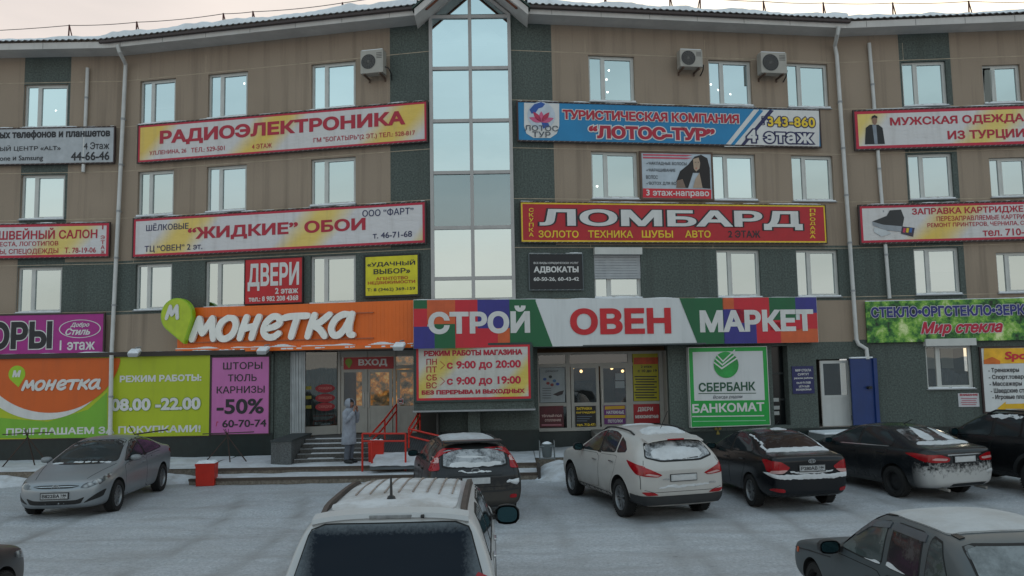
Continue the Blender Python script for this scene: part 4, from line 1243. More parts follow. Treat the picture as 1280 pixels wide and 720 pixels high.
# bank board
SG = flat('#12933A', .45, var=.06, scale=1); 
s = Sign('sign', 'green framed bank board with green sphere emblem and СБЕРБАНК БАНКОМАТ lettering', 'sign', WR, 862.5, 960, (434.5, 533.5), (434, 531), .16, flat('#C3C5C6', .45, var=.03, scale=1), PVC, .02, SG, .12, th=.14)
s.poly([(863, 501), (960, 500), (960, 530.5), (863, 533)], SG, 0)
cx_, cz_ = s.P(907.5, 456); r_ = abs(s.P(923, 456)[0] - cx_)
b = MB(); b.add([(x, s.y - .004, z) for x, z in ell(cx_, cz_, r_, r_, 48)], [list(range(48))], flat('#1C8A3C', .35, var=.35, scale=2.2))
for i in range(3):
    o_ = .16 * r_ + i * .27 * r_
    P_ = [(-1.06, .42), (-.42, -.06), (.98, .78), (.98, .66), (-.42, -.2), (-1.06, .3)]
    b.add([(cx_ + r_ * x * (1 - .14 * i) + .02, s.y - .009, cz_ + r_ * (z - .3) + o_) for x, z in P_], [list(range(6))], OFFW)
b.build('sphere_emblem', s.o)
DG = flat('#174A34', .5)
s.text('СБЕРБАНК', 873, 944, 478.5, 490, DG, bold=.018); s.poly([(873, 491.5), (945, 491), (945, 491.8), (873, 492.4)], DG, 0); s.text('Всегда рядом', 891, 928, 494.5, 499.5, GRY, bold=0, shear=.25)
s.text('БАНКОМАТ', 865, 955, 505, 516.5, OFFW, 1, bold=.02); s.poly([(865, 520), (955, 519), (955, 520.2), (865, 521.3)], OFFW, 1)
s.poly([(866, 526.3), (957, 525), (957, 526), (866, 527.3)], flat('#7FB890', .5), 1)
s.done()
s = Sign('plaque', 'small navy opening hours plaque with white text beside the white door', 'plaque', WR, 990.5, 1017.5, (458, 492.5), (457.5, 491.5), .03, flat('#141B52', .4), None, th=.02)
for t, a, c_, y in (('МИР СТЕКЛА', 994, 1013.5, 461.5), ('СУРГУТ', 997, 1011, 466.5), ('режим работы', 992.5, 1016, 471.5), ('пн-пт 9-19.00', 995.5, 1013, 477), ('сб 9-16.00', 998.5, 1011.5, 481.5), ('воскресенье', 995, 1014, 486)): s.text(t, a, c_, y, y + 3, OFFW, bold=.01)
s.done()
s = Sign('notice', 'small white notice with red lines below the ground floor window', 'notice', WFR, 1198, 1224, (491.5, 508.5), (491.5, 508.5), .02, flat('#B9B9BC', .6), None, th=.015)
pk = flat('#A86A78', .6)
s.text('ВНИМАНИЕ', 1199.5, 1222, 492.5, 495, RED, bold=.03)
for i in range(4): s.poly([(1201 + i % 2, 497.5 + 2.5 * i), (1221 - i % 2, 497.5 + 2.5 * i), (1221 - i % 2, 498.6 + 2.5 * i), (1201 + i % 2, 498.6 + 2.5 * i)], pk, 0)
s.done()
s = Sign('sign', 'red illuminated-style entrance sign ВХОД above the left shop doors', 'sign', EL, 429.5, 492, (446.5, 461.5), (446, 461), .1, flat('#A01018', .45), None, th=.06)
s.text('ВХОД', 448, 484, 449, 458.5, OFFW, bold=.03)
q = s.P(436, 452.5); s.lpoly(drop_shape(*q, .11, q[0] + .01, q[1] - .2), flat('#6E8A18', .5), 0)
s.done()
# notices stuck on the market doors
def poster(label, x0, x1, y0, y1, board, d=.075, group='posters on the market doors'):
    q = Sign('poster', label, 'poster', ER, x0, x1, (y0, y1), None, d, board, None, th=.008); q.o['group'] = group; return q
s = poster('pale poster with small round logos on the left door panel', 675, 706, 460, 503, flat('#8E9598', .6))
s.text('ремонт', 682, 698, 463, 466, GRY, bold=0)
for i, (x, y, c_) in enumerate(((681, 474, '#2E4A80'), (688, 471, '#23262A'), (693, 476, '#39628A'), (685, 479, '#802A2A'), (697, 480, '#24408A'), (690, 481, '#7A3030'))):
    cx_, cz_ = s.P(x, y); s.lpoly(ell(cx_, cz_, .055, .045, 14), flat(c_, .5), 0)
s.poly([(691, 493), (700, 489), (705, 488), (703, 493), (697, 495)], flat('#2A2024', .5), 0)
for i in range(5): s.poly([(678, 485 + 3 * i), (689, 485 + 3 * i), (689, 485.8 + 3 * i), (678, 485.8 + 3 * i)], GRY, 0)
s.done()
s = poster('dark crimson poster under the pale one', 674.5, 704.5, 507.5, 534, flat('#4E0E1A', .5, var=.4, scale=4))
s.text('ТЁПЛЫЙ ПОЛ', 677, 702, 518, 521.5, flat('#C2A7A0', .5), bold=.02); s.text('отопление', 681, 701, 524, 527, flat('#C2A7A0', .5), bold=0); s.poly([(677, 530.5), (702, 530.3), (702, 531.8), (677, 532)], flat('#B0707A', .5), 0)
s.done()
s = poster('black poster with yellow cartridge refill text on the left door leaf', 719, 745, 507.5, 533.5, flat('#101216', .5))
s.text('ЗАПРАВКА', 720.5, 740, 509, 512.5, YEL, bold=.02); s.text('КАРТРИДЖЕЙ', 720.5, 744, 514, 517.5, YEL, bold=.02); s.text('тел. 710-471', 721, 744, 529.5, 532.8, YEL, bold=.02)
for i in range(3): s.poly([(721, 520 + 2.8 * i), (740 - 3 * i, 520 + 2.8 * i), (740 - 3 * i, 521 + 2.8 * i), (721, 521 + 2.8 * i)], flat('#55606E', .5), 0)
s.done()
s = poster('purple and yellow striped poster on the right door leaf', 755, 782, 506.5, 530, flat('#5E2568', .5))
s.poly([(756, 508), (781, 507), (781, 511), (756, 512)], flat('#B8901E', .5), 0); s.poly([(755.5, 519), (781.8, 518.6), (781.8, 522.3), (755.5, 522.6)], flat('#B8941E', .5), 0)
s.text('НАТЯЖНЫЕ', 758, 780, 513.5, 517.5, OFFW, bold=.02); s.text('ПОТОЛКИ', 760, 778, 524.5, 528.5, OFFW, bold=.02)
s.done()
s = poster('tall yellow poster with black text lines right of the doors', 791.5, 823, 442, 501, flat('#9C9415', .5, var=.1))
s.poly([(792, 447), (822.5, 446.5), (822.5, 455), (792, 455.5)], flat('#B0401A', .5, var=.3), 0); s.text('2 этаж', 801, 815, 457, 460, INK, bold=.01); s.text('с 10 до 19', 797, 821, 462, 466, INK, bold=.02)
for i in range(9): s.poly([(793 + i % 3, 470 + 3.3 * i), (821 - 3 * (i % 2), 470 + 3.3 * i), (821 - 3 * (i % 2), 471.4 + 3.3 * i), (793 + i % 3, 471.4 + 3.3 * i)], INK, 0)
s.done()
s = poster('red poster reading ДВЕРИ below the tall yellow poster', 792, 824.5, 505, 529, flat('#96131C', .5))
s.text('ДВЕРИ', 797, 816, 509, 515, OFFW, bold=.01); s.text('межкомнатные', 794, 823, 519, 523, OFFW, bold=.02)
s.done()
s = poster('two white sheets of paper taped inside the right door glass', 769, 780, 466, 485, flat('#7F868A', .6), d=.04, group=None) if False else poster('white paper sheet taped high on the right door glass', 769, 780.5, 466.5, 475, flat('#8A9093', .6), d=.06); s.done()
s = poster('white paper sheet taped just below the other sheet on the right door glass', 769, 780.5, 476.5, 485, flat('#8A9093', .6), d=.06); s.done()
s = Sign('notice', 'round no-entry sticker with red ring on the glass door beside the ramp', 'sticker', EL, 496.5, 504.5, (497.5, 505.5), None, .075, flat('#B9BABA', .5), None, th=.006)
cx_, cz_ = s.P(500.5, 501.5)
s.mb.add([(x, s.y, z) for x, z in ell(cx_, cz_, .085, .085, 28)] + [(x, s.y, z) for x, z in ell(cx_, cz_, .066, .066, 28)], [(i, (i + 1) % 28, 28 + (i + 1) % 28, 28 + i) for i in range(28)], RD)
s.poly([(498.5, 500.3), (503, 500.3), (503, 502.3), (498.5, 502.3)], INK, 0)
s.done()

# ---- air conditioners
def aircon(label, wing, x0, x1, yt, yb, d=.5):
    u0, z1 = wing.at(x0 + .8, yt + 1.2, d); u1, z0 = wing.at(x1 - 1.2, yb - 1.2, d)
    W2, H = (u1 - u0) / 2, z1 - z0
    o = thing('air_conditioner', label, 'air conditioner', wing.M @ Matrix.Translation(((u0 + u1) / 2, -d, z0)), 'air conditioner units on the top floor')
    b = MB(); b.box(-W2, W2, 0, .3, 0, H, flat('#9A968E', .5, var=.1, name='aircon_casing')); b.build('casing', o, bevel=.015)
    fx, fz, r = -W2 * .28, H * .5, min(H * .42, W2 * .62)
    b = MB(); b.add([(x, -.003, z) for x, z in ell(fx, fz, r, r, 28)], [list(range(28))], flat('#26262A', .7))
    for k_ in range(1, 6): b.lathe([(-.012, r * k_ / 5 - .006), (-.012, r * k_ / 5 + .006)], flat('#6A6864', .5), 28, 'y', (fx, 0, fz))
    for k_ in range(8):
        a = k_ * math.pi / 8; dx, dz = r * math.cos(a), r * math.sin(a); b.tube([(fx - dx, -.014, fz - dz), (fx + dx, -.014, fz + dz)], .004, flat('#6A6864', .5), 4)
    b.build('fan_grille', o)
    b = MB()
    for k_ in range(4): b.box(W2 * .42, W2 * .88, -.004, -.001, H * (.62 + .07 * k_), H * (.65 + .07 * k_), flat('#55524E', .6))
    b.build('louvre', o)
    b = MB()
    for x in (-W2 * .7, W2 * .7): b.box(x - .02, x + .02, 0, d, -.05, -.004, WOOD); b.box(x - .02, x + .02, d - .04, d - .003, -.12, -.051, WOOD)
    b.build('bracket', o)
    b = MB(); b.box(-W2 + .03, W2 - .03, .02, .27, H + .001, H + .025, SNOW); b.build('snow', o, bevel=.008)
    b = MB(); b.tube([(W2 + .001, .15, H * .3), (W2 + .1, .2, H * .25), (W2 + .14, .36, H * .05), (W2 + .1, d - .02, -.1)], .018, DARK, 6); b.build('hose', o, smooth=60)
aircon('boxy white air conditioner at the corner of the left green strip', WL, 449.5, 480, 62.5, 91)
aircon('small air conditioner with pipe running left, above the blue banner', WR, 849, 880, 60, 85)
aircon('air conditioner between two top floor windows right of the other one', WR, 950, 985.5, 63.5, 93)
# ---- flood lights over the signs
def flood(label, wing, px, py, d0, d1):
    u, z = wing.at(px, py, d1)
    o = thing('flood_light', label, 'flood light', wing.M @ Matrix.Translation((u, -d1, z)), 'snowy flood lights under the left signs')
    b = MB(); b.tube([(0, d1 - d0, .22), (0, .1, .2), (0, .0, .05)], .02, flat('#8A8B8C', .5), 8); b.build('arm', o, smooth=50)
    b = MB(); V = [(-.17, -.12, -.03), (.17, -.12, -.03), (.17, .12, .06), (-.17, .12, .06)]
    b.add([(x, y, z_ + .05) for x, y, z_ in V] + [(x * .8, y * .8, z_ - .05) for x, y, z_ in V], [(0, 1, 2, 3), (7, 6, 5, 4), (0, 4, 5, 1), (1, 5, 6, 2), (2, 6, 7, 3), (3, 7, 4, 0)], flat('#9A9C9E', .4)); b.build('housing', o, bevel=.012)
    b = MB(); b.add([(x * .98, y * .98, z_ + .051) for x, y, z_ in V] + [(x * .8, y * .8, z_ + .12) for x, y, z_ in V], [(0, 1, 2, 3), (7, 6, 5, 4), (0, 4, 5, 1), (1, 5, 6, 2), (2, 6, 7, 3), (3, 7, 4, 0)], SNOW); b.build('snow', o, bevel=.02)
flood('snow capped flood light above the lime banner', GL, 168, 443, .15, .55)
flood('snow capped flood light under the middle of the orange fascia', WL, 329, 440, .48, .85)
flood('snow capped flood light at the right end of the orange fascia', WL, 499, 435, .48, .85)
# ---- roof edge posts and their cable
RUST = flat('#4A2420', .8, var=.3, name='rusty_steel', scale=8)
SPOTS = [(WFL, 86, 31, 50, 2, 'leftmost rusty A shaped roof post, above the grey phone banner'), (WL, 170.5, 27, 45, 2, 'rusty A shaped roof post just right of the left downpipe'), (WL, 279, 16.5, 28.5, 2, 'rusty roof post above the second window of the left wing'),
         (WL, 316, 14, 27, 2, 'rusty roof post right beside the one above the second window'), (WL, 428, 3, 15, 1, 'thin roof post above the left wing air conditioner'), (WL, 505, 0, 8, 1, 'thin roof post at the left foot of the gable'),
         (WR, 681, 0, 9, 1, 'thin roof post at the right foot of the gable'), (WR, 758, 0, 14, 1, 'thin roof post above the first window right of the tower'), (WR, 838, 0, 15, 2, 'dark roof post left of the middle air conditioner'), (WR, 876, 0, 16, 1, 'thin roof post above the middle air conditioner'),
         (WR, 955, 1, 20, 2, 'A shaped roof post above the right air conditioner'), (WR, 1030, 3, 23, 2, 'A shaped roof post just left of the right downpipe'), (WFR, 1117, 3, 24, 2, 'A shaped roof post just right of the vent pipe'), (WFR, 1212, 1, 20, 2, 'rightmost A shaped roof post, above the menswear banner')]
tops = []
for wg, px, yt, yb, kind, lab in SPOTS:
    u, z0 = wg.at(px, yb, .25); _, z1 = wg.at(px, yt, .25)
    z0 = min(z0, 13.55); z0 -= .12
    o = thing('roof_post', lab, 'roof post', wg.M @ Matrix.Translation((u, -.25, z0)), 'rusty snow guard posts along the roof edge')
    h = z1 - z0 if yt > 0 else .75
    b = MB(); b.tube([(-.02, 0, 0), (0, 0, h)], .022, RUST, 6)
    if kind == 2: b.tube([(.16, .05, 0), (0, 0, h)], .018, RUST, 6)
    else: b.tube([(.0, .5, .1), (0, 0, h)], .018, RUST, 6)
    b.build('post', o)
    tops.append(wg.M @ Vector((u, -.25, z0 + h * .97)))
for a, c_, lab in ((0, 6, 'sagging roof edge cable left of the gable'), (6, 14, 'sagging roof edge cable right of the gable')):
    P_ = [tops[a] - Vector((6, 0, .1))] * (a == 0) + tops[a:c_] + ([tops[-1] + Vector((7, 0, 0))] if c_ == 14 else [])
    pts = []
    for p, q in zip(P_, P_[1:]):
        for i in range(8): t_ = i / 8; pts.append(p.lerp(q, t_) - Vector((0, 0, .06 * 4 * t_ * (1 - t_) * (q - p).length / 4)))
    b = MB(); b.tube(pts + [P_[-1]], .012, flat('#5A4F4C', .7), 5); o = b.build('roof_cable', None, Matrix.Identity(4)); tag(o, lab, 'cable', 'cables along the roof edge')
# ------------------------------------------------------------------ ground
def packed_snow():
    mt, t, p = _new('packed_snow')
    o = objco(t)
    wp = t.nodes.new('ShaderNodeVectorMath'); wp.operation = 'MULTIPLY_ADD'                 # lanes wander a little
    nv = t.nodes.new('ShaderNodeTexNoise'); nv.inputs['Scale'].default_value = .12; t.links.new(o, nv.inputs['Vector'])
    t.links.new(nv.outputs[1], wp.inputs[0]); wp.inputs[1].default_value = (3, 6, 0); t.links.new(o, wp.inputs[2])
    def mapped(sc):
        q = t.nodes.new('ShaderNodeMapping'); q.inputs['Scale'].default_value = sc; t.links.new(wp.outputs[0], q.inputs[0]); return q.outputs[0]
    ln = noise(t, 1.0, 8, mapped((.45, 1.5, 1)), .75)                    # wheel-worn lanes run along the front of the building
    n2 = noise(t, .35, 6, o, .65); n3 = noise(t, 19, 7, o, .8)
    col = mixc(t, rng(t, n3, .37, .65), (.32, .34, .365), (.60, .62, .645))
    col = mixc(t, rng(t, ln, .47, .7, 0, .6), col, (.3, .29, .285))
    col = mixc(t, rng(t, n2, .48, .72, 0, .42), col, (.33, .315, .305))
    tr = noise(t, 7, 4, mapped((1.3, 6, 1)), .75)                          # tread marks and scuffs
    col = mixc(t, rng(t, tr, .54, .7, 0, .5), col, (.27, .26, .255))
    wa = t.nodes.new('ShaderNodeAttribute'); wa.attribute_name = 'wear'      # packed, gritty wheel tracks
    col = mixc(t, math_(t, 'MULTIPLY', wa.outputs['Fac'], rng(t, n3, .35, .62, .45, .95)), col, (.21, .20, .19))
    sp = noise(t, 5.5, 4, objco(t, (1, 2.2, 1)), .7)
    col = mixc(t, rng(t, sp, .64, .74, 0, .7), col, (.1, .095, .09))
    t.links.new(col, p.inputs['Base Color'])
    t.links.new(rng(t, ln, .4, .7, .75, .5), p.inputs['Roughness'])
    p.inputs['Specular IOR Level'].default_value = .3
    h = math_(t, 'ADD', math_(t, 'MULTIPLY', n3, .4), noise(t, 2.4, 6, objco(t, (.5, 1.6, 1)), .7))
    bump(t, p, math_(t, 'ADD', h, math_(t, 'MULTIPLY', tr, .6)), .8, .05)
    return mt
PSNOW = packed_snow()
b = MB(); V = []; F = []
TRK = []                                                          # pairs of wheel tracks: driving lanes along the front and swings into the bays
rt = random.Random(11)
for yb_ in (8.6, 10.1, 11.2, 11.9, 12.8, 13.6, 14.5):
    TRK.append(('x', yb_ + rt.uniform(-.2, .2), rt.uniform(.25, .6), rt.uniform(.12, .25), rt.uniform(0, 6), rt.uniform(.2, .5)))
for xb_, sl in ((-9.5, .08), (-5.2, -.3), (-3.0, .1), (1.2, -.28), (2.9, -.3), (5.6, -.15), (8.3, -.3), (11.4, -.25)):
    TRK.append(('y', xb_, sl, rt.uniform(.02, .05), 0, rt.uniform(.5, .9)))
def wear_at(x, y):
    w_ = 0
    for kind, c0, a, fq, ph, st in TRK:
        if kind == 'x': d = y - (c0 + a * math.sin(x * fq + ph)); k_ = 1
        else:
            t_ = 17 - y; d = x - (c0 - a * t_ * .6 + fq * t_ * t_ * (1 if a > 0 else -1) * .6); k_ = max(0, min(1, (y - 8) / 3)) * max(0, min(1, (20 - y) / 2))
        for o_ in (-.72, .72):
            q = (d + o_) / .13
            if abs(q) < 3: w_ = max(w_, math.exp(-q * q) * st * k_ * (.45 + .55 * max(0, .5 + mnoise.noise((x * .7 + c0, y * .7, 5)))))
    return w_
WEAR = []
xs = [-400, -120, -50] + [-30 + .2 * i for i in range(301)] + [50, 120, 400]
ys = [-400, -100, -30, -8, 0, 2, 4] + [5.5 + .085 * i for i in range(180)] + [20.9 + .3 * i for i in range(18)] + [40, 120, 600]
for y in ys:
    for x in xs:
        z = 0
        if -30 < x < 30 and 0 < y < 25: z = .035 * mnoise.noise((x * .25, y * 1.1, 0)) + .018 * mnoise.noise((x * .8, y * 2.4, 3)) - .01
        wr = wear_at(x, y) if -20 < x < 20 and 5 < y < 21 else 0
        WEAR.append(wr)
        V.append((x, y, z - .03 * wr + .012 * mnoise.noise((x * 3, y * 5, 9)) * (abs(x) < 20)))
nx = len(xs)
for j in range(len(ys) - 1):
    for i in range(nx - 1):
        a = j * nx + i; F.append((a, a + 1, a + nx + 1, a + nx))
b.add(V, F, PSNOW)
go = b.build('ground', None, Matrix.Identity(4), smooth=80); tag(go, kind='structure')
at_ = go.data.attributes.new('wear', 'FLOAT', 'POINT'); at_.data.foreach_set('value', WEAR)

CONC = stucco('worn_concrete', (.2, .17, .14), 18, .35)
PAVS = snow_mat('trodden_snow', (.6, .62, .65), .35)
PZ = .32
# raised pavement along the front: retaining kerb on the left, two long steps in the middle, pavement behind the parked cars on the right
b = MB()
b.box(-26, -8.25, 21.65, 24.2, -.1, PZ - .02, CONC); b.box(-8.25, .55, 21.42, 24.2, -.1, PZ - .02, CONC)
b.prism([(.551, 0), (12, 0), (26, 0), (26, PZ - .02), (.551, PZ - .02)], 22.6, 26, CONC)
tag(b.build('pavement', None, Matrix.Identity(4)), kind='structure')
def snow_sheet(name, x0, x1, y0, y1, z, mat, sc=1.2, amp=.05, nx=60, ny=14, drop=True, parent=None, label=None):
    V, F = [], []
    for j in range(ny + 1):
        for i in range(nx + 1):
            x, y = x0 + (x1 - x0) * i / nx, y0 + (y1 - y0) * j / ny
            e_ = min(1, j / 1.5) if drop else 1
            V.append((x, y + (.03 * mnoise.noise((x * 2, 0, 1)) if j == 0 else 0), z + (amp * (.7 + mnoise.noise((x * sc, y * sc, 2)))) * e_ + .003))
    for j in range(ny):
        for i in range(nx):
            a = j * (nx + 1) + i; F.append((a, a + 1, a + nx + 2, a + nx + 1))
    return MB().add(V, F, mat).build(name, parent, Matrix.Identity(4), smooth=70)
for q in ((-26, -8.3, 21.62, 24.12), (-8.24, .54, 21.4, 24.0), (.56, 26, 22.58, 25.6)):
    o = snow_sheet('pavement_snow', *q, PZ - .02, PAVS, amp=.05); tag(o, 'thin trodden snow lying on the raised pavement', 'snow', kind='stuff')
b = MB(); b.box(-8.3, .56, 20.68, 21.419, -.1, .155, CONC); b.box(-8.31, .57, 20.66, 20.72, .1, .158, flat('#4C4038', .8)); b.box(-8.31, .57, 21.39, 21.4195, .26, PZ + .004, flat('#4C4038', .8))
b.box(.57, .64, 20.6, 21.5, -.1, .3, flat('#3B3532', .8))
o = b.build('long_step', None, Matrix.Identity(4)); tag(o, 'long low concrete step running below the shop entrances', 'step')
snow_sheet('step_snow', -8.28, .55, 20.76, 21.38, .156, PAVS, amp=.035, ny=6, parent=o)

# ---- snow banks
def bank(label, cx, cy, rx, ry, h, seed, mat=None):
    V, F = [], []; n = 26
    for j in range(n + 1):
        for i in range(n + 1):
            x, y = -1 + 2 * i / n, -1 + 2 * j / n; r = math.hypot(x, y)
            z = h * max(0, 1 - r ** 2.2) * (.8 + .5 * mnoise.noise((x * 2.2 + seed, y * 2.2, seed))) + .1 * h * mnoise.noise((x * 6, y * 6, seed))
            V.append((cx + x * rx, cy + y * ry, max(z, -.02) - .02 if r > .95 else z))
    for j in range(n):
        for i in range(n):
            a = j * (n + 1) + i; F.append((a, a + 1, a + n + 2, a + n + 1))
    o = MB().add(V, F, mat or snow_mat('dirty_snow', (.6, .62, .65), .5)).build('snow_bank', None, Matrix.Identity(4), smooth=70)
    return tag(o, label, 'snow bank', kind='stuff')
bank('shovelled snow heap between the steps and the white car', 1.55, 21.3, 1.25, 1.2, .42, 3)
bank('snow slope against the kerb behind the silver car', -10.2, 21.45, 2.6, .5, .26, 9)
bank('snow pile at the far left kerb', -14.6, 21.4, 2.2, .6, .34, 5)
bank('snow heap on the pavement below the white door', 9.6, 22.6, 1.6, .7, .5, 14)

# ---- stairs, cheek wall, ramp and railings of the left shop
STONE = stucco('dark_step_stone', (.10, .095, .09), 25, .4)
b = MB(); n = 5; x0, x1 = -6.05, -3.95
for i in range(n):
    b.box(x0, x1, 22.15 + i * .3, 25.0, PZ - .3 + (0 if i == 0 else .3 + .106 * i + .001), PZ + .106 * (i + 1), STONE)
b.box(x1 + .001, -2.25, 23.65, 25.0, 0, .85, STONE)
o = b.build('entrance_stairs', None, Matrix.Identity(4)); tag(o, 'flight of five dark stone stairs up to the left shop doors', 'stairs')
b = MB()
for i in range(n):
    k_ = MB()
    b.box(x0 + .02, x1 - .02, 22.16 + i * .3, 22.18 + i * .3, PZ + .106 * (i + 1) + .001, PZ + .106 * (i + 1) + .008, PAVS)
    b.box(x0 + .02 + .4 * random.random(), x0 + 1.0 + random.random(), 22.2 + i * .3, 22.36 + i * .3, PZ + .106 * (i + 1) + .001, PZ + .106 * (i + 1) + .018, PAVS)
b.build('stair_snow', o)
b = MB(); b.box(-6.62, -6.07, 22.0, 24.15, .2, .92, stucco('cheek_stone', (.11, .115, .115), 25, .4)); b.box(-6.64, -6.05, 21.98, 24.16, .921, .97, flat('#33393A', .7))
o = b.build('cheek_wall', None, Matrix.Identity(4)); tag(o, 'low stone cheek wall at the left side of the shop stairs', 'wall')
def ramp_part():
    o = thing('access_ramp', 'steel grating access ramp dusted with snow beside the shop stairs', 'ramp', Matrix.Translation((-3.1, 22.4, PZ)))
    b = MB(); y0, y1, z0, z1 = 20.95, 23.7, PZ + .03, .86
    xa, xb = -3.75, -2.5
    b.add([(xa, y0, z0), (xb, y0, z0), (xb, y1, z1), (xa, y1, z1), (xa, y0, z0 - .08), (xb, y0, z0 - .08), (xb, y1, z1 - .3), (xa, y1, z1 - .3)], [(0, 1, 2, 3), (7, 6, 5, 4), (0, 4, 5, 1), (1, 5, 6, 2), (2, 6, 7, 3), (3, 7, 4, 0)], flat('#5C6266', .6, .3))
    b.build('deck', o, Matrix.Identity(4))
    b = MB()
    for i in range(18):
        x = xa + .05 + i * (xb - xa - .1) / 17
        b.add([(x - .012, y0 + .9, z0 + .9 / 2.75 * (z1 - z0) + .004), (x + .012, y0 + .9, z0 + .9 / 2.75 * (z1 - z0) + .004), (x + .012, y1, z1 + .03), (x - .012, y1, z1 + .03)], [(0, 1, 2, 3)], flat('#3C4144', .5, .5))
    b.build('grating', o, Matrix.Identity(4))
    V, F = [], []
    for j in range(9):
        for i in range(13):
            x, t_ = xa + (xb - xa) * i / 12, j / 8 * .42
            V.append((x, y0 - .05 + (y1 - y0) * t_, z0 + (z1 - z0) * t_ + .02 + .03 * mnoise.noise((x * 4, j, 1))))
    for j in range(8):
        for i in range(12):
            a = j * 13 + i; F.append((a, a + 1, a + 14, a + 13))
    MB().add(V, F, PAVS).build('snow', o, Matrix.Identity(4), smooth=70)
ramp_part()
RAIL = flat('#B3200F', .4, var=.1, name='red_rail_paint', scale=6)
def railing(label, posts, rails, r=.026):
    p = posts[0][0]
    o = thing('railing', label, 'railing', Matrix.Translation(p), 'red tube railings at the left shop entrance')
    for a, c_ in posts:
        q = MB(); q.tube([a, c_], r, RAIL, 10); q.build('post', o, Matrix.Identity(4), smooth=50)
    for a, c_ in rails:
        q = MB(); q.tube([a, c_], r, RAIL, 10); q.build('rail', o, Matrix.Identity(4), smooth=50)
def on(px, py, Y): 
    r_ = ray(px, py); return EYE + r_ * (Y / r_.y)
A = on(453, 588, 21.2); A.z = .2; T_ = on(453, 542, 21.2); B_ = on(507, 588, 21.2); B_.z = .2; U_ = on(507, 542, 21.2)
m1 = T_.lerp(A, .2); m2 = U_.lerp(B_, .2)
railing('red railing frame closing the front of the ramp', [(A, T_), (B_, U_), (on(465, 585, 21.15), on(465, 551, 21.15))], [(T_, U_), (m1, m2)])
a0, a1 = on(481, 549, 23.3), on(481, 524, 23.3); b0, b1 = on(495.5, 541, 24.2), on(495.5, 505.5, 24.2); c1 = on(462, 545, 22.2)
railing('red handrail climbing beside the shop stairs to the left door', [(a0, a1), (b0, b1)], [(c1, a1), (a1, b1), (c1 - Vector((0, 0, .2)), a1 - Vector((0, 0, .2))), (a1 - Vector((0, 0, .2)), b1 - Vector((0, 0, .2)))])
d0, d1 = on(511, 560, 22.2), on(511, 536, 22.2); e0, e1 = on(525, 540, 23.6), on(525, 513, 23.6); f1 = on(549, 545, 21.9); f0 = Vector((f1.x, f1.y, PZ))
railing('red handrail along the right side of the ramp under the green block', [(d0, d1), (e0, e1), (f0, f1)], [(d1, e1), (d1 - Vector((0, 0, .2)), e1 - Vector((0, 0, .2))), (d1, f1), (d1 - Vector((0, 0, .2)), f1 - Vector((0, 0, .2)))])

# ---- red bins, litter bin, poles
def redbin(label, px, y0, y1, w_, Y, z0):
    r_ = on(px, y1, Y)
    o = thing('salt_box', label, 'bin', Matrix.Translation((r_.x, Y, z0)) @ Matrix.Rotation(.12, 4, 'Z'), 'red painted steel boxes')
    h = on(px, y0, Y).z - z0; m_ = flat('#B8200C', .45, var=.12, name='red_box_paint', scale=4)
    b = MB(); k_ = w_ / 2
    b.add([(-k_ * .94, 0, 0), (k_ * .94, 0, 0), (k_ * .94, w_ * .8, 0), (-k_ * .94, w_ * .8, 0), (-k_, -.02, h), (k_, -.02, h), (k_, w_ * .82, h), (-k_, w_ * .82, h)], [(3, 2, 1, 0), (4, 5, 6, 7), (0, 1, 5, 4), (1, 2, 6, 5), (2, 3, 7, 6), (3, 0, 4, 7)], m_)
    b.build('body', o, bevel=.01)
    b = MB(); b.rim(-k_ - .008, k_ + .008, h - .05, h + .012, .02, -.03, -.021, m_); b.build('rim', o)
    b = MB(); V = []; F = []
    for j in range(7):
        for i in range(9): V.append((-k_ + w_ * i / 8, -.01 + w_ * .82 * j / 6, h + .012 + .05 * (min(i, 8 - i, j, 6 - j) > 0) * (.8 + mnoise.noise((i * .5, j * .5, px)))))
    for j in range(6):
        for i in range(8): a = j * 9 + i; F.append((a, a + 1, a + 10, a + 9))
    b.add(V, F, SNOW); b.build('snow', o, smooth=70)
redbin('red steel box topped with snow in front of the long step', 256, 580, 604, .47, 20.5, 0)
redbin('red steel box on the pavement behind the railing frame', 470, 553, 577, .42, 21.9, PZ)
bx = on(682, 576, 21.9)
o = thing('litter_bin', 'grey steel litter bin hung in a tube frame under the market windows', 'bin', Matrix.Translation((bx.x + .05, 21.95, PZ)))
b = MB()
for x in (-.2, .2): b.tube([(x, 0, 0), (x, 0, .5), (x, .22, .5), (x, .22, 0)], .014, flat('#7D8284', .4, .5), 8)
b.tube([(-.2, 0, .36), (.2, 0, .36)], .012, flat('#7D8284', .4, .5), 8); b.tube([(-.2, 0, .03), (.2, 0, .03)], .012, flat('#7D8284', .4, .5), 8); b.build('frame', o, smooth=50)
b = MB(); b.lathe([(.06, .02), (.06, .12), (.42, .16), (.42, .145), (.1, .11)], flat('#5F6668', .5, .3), 20, 'z', (0, .12, 0)); b.build('bucket', o, smooth=40)
b = MB(); b.lathe([(.36, .15), (.44, .12), (.47, .05), (.48, .001)], SNOW, 16, 'z', (0, .12, 0)); b.build('snow', o, smooth=70)
WB = flat('#3A2C26', .8, var=.25, name='rusty_rod')
def sapling(label, px, yt, yb, Y, seed):
    rr = random.Random(seed); base = on(px, yb, Y); base.z = PZ; h = on(px, yt, Y).z - PZ
    o = thing('support_trestle', label, 'trestle', Matrix.Translation(base), 'thin rod trestles before the big banners')
    for a in (-.62, .12, .55):
        b = MB(); b.tube([(a, rr.uniform(-.15, .25), 0), (0, 0, h * .78), (-.12 * a - .05, 0, h)], [.018, .016, .008], WB, 6); b.build('rod', o)
    b = MB(); b.tube([(-.7, 0, h * .86), (.75, -.05, h * .9)], .016, WB, 6); b.build('crossbar', o)
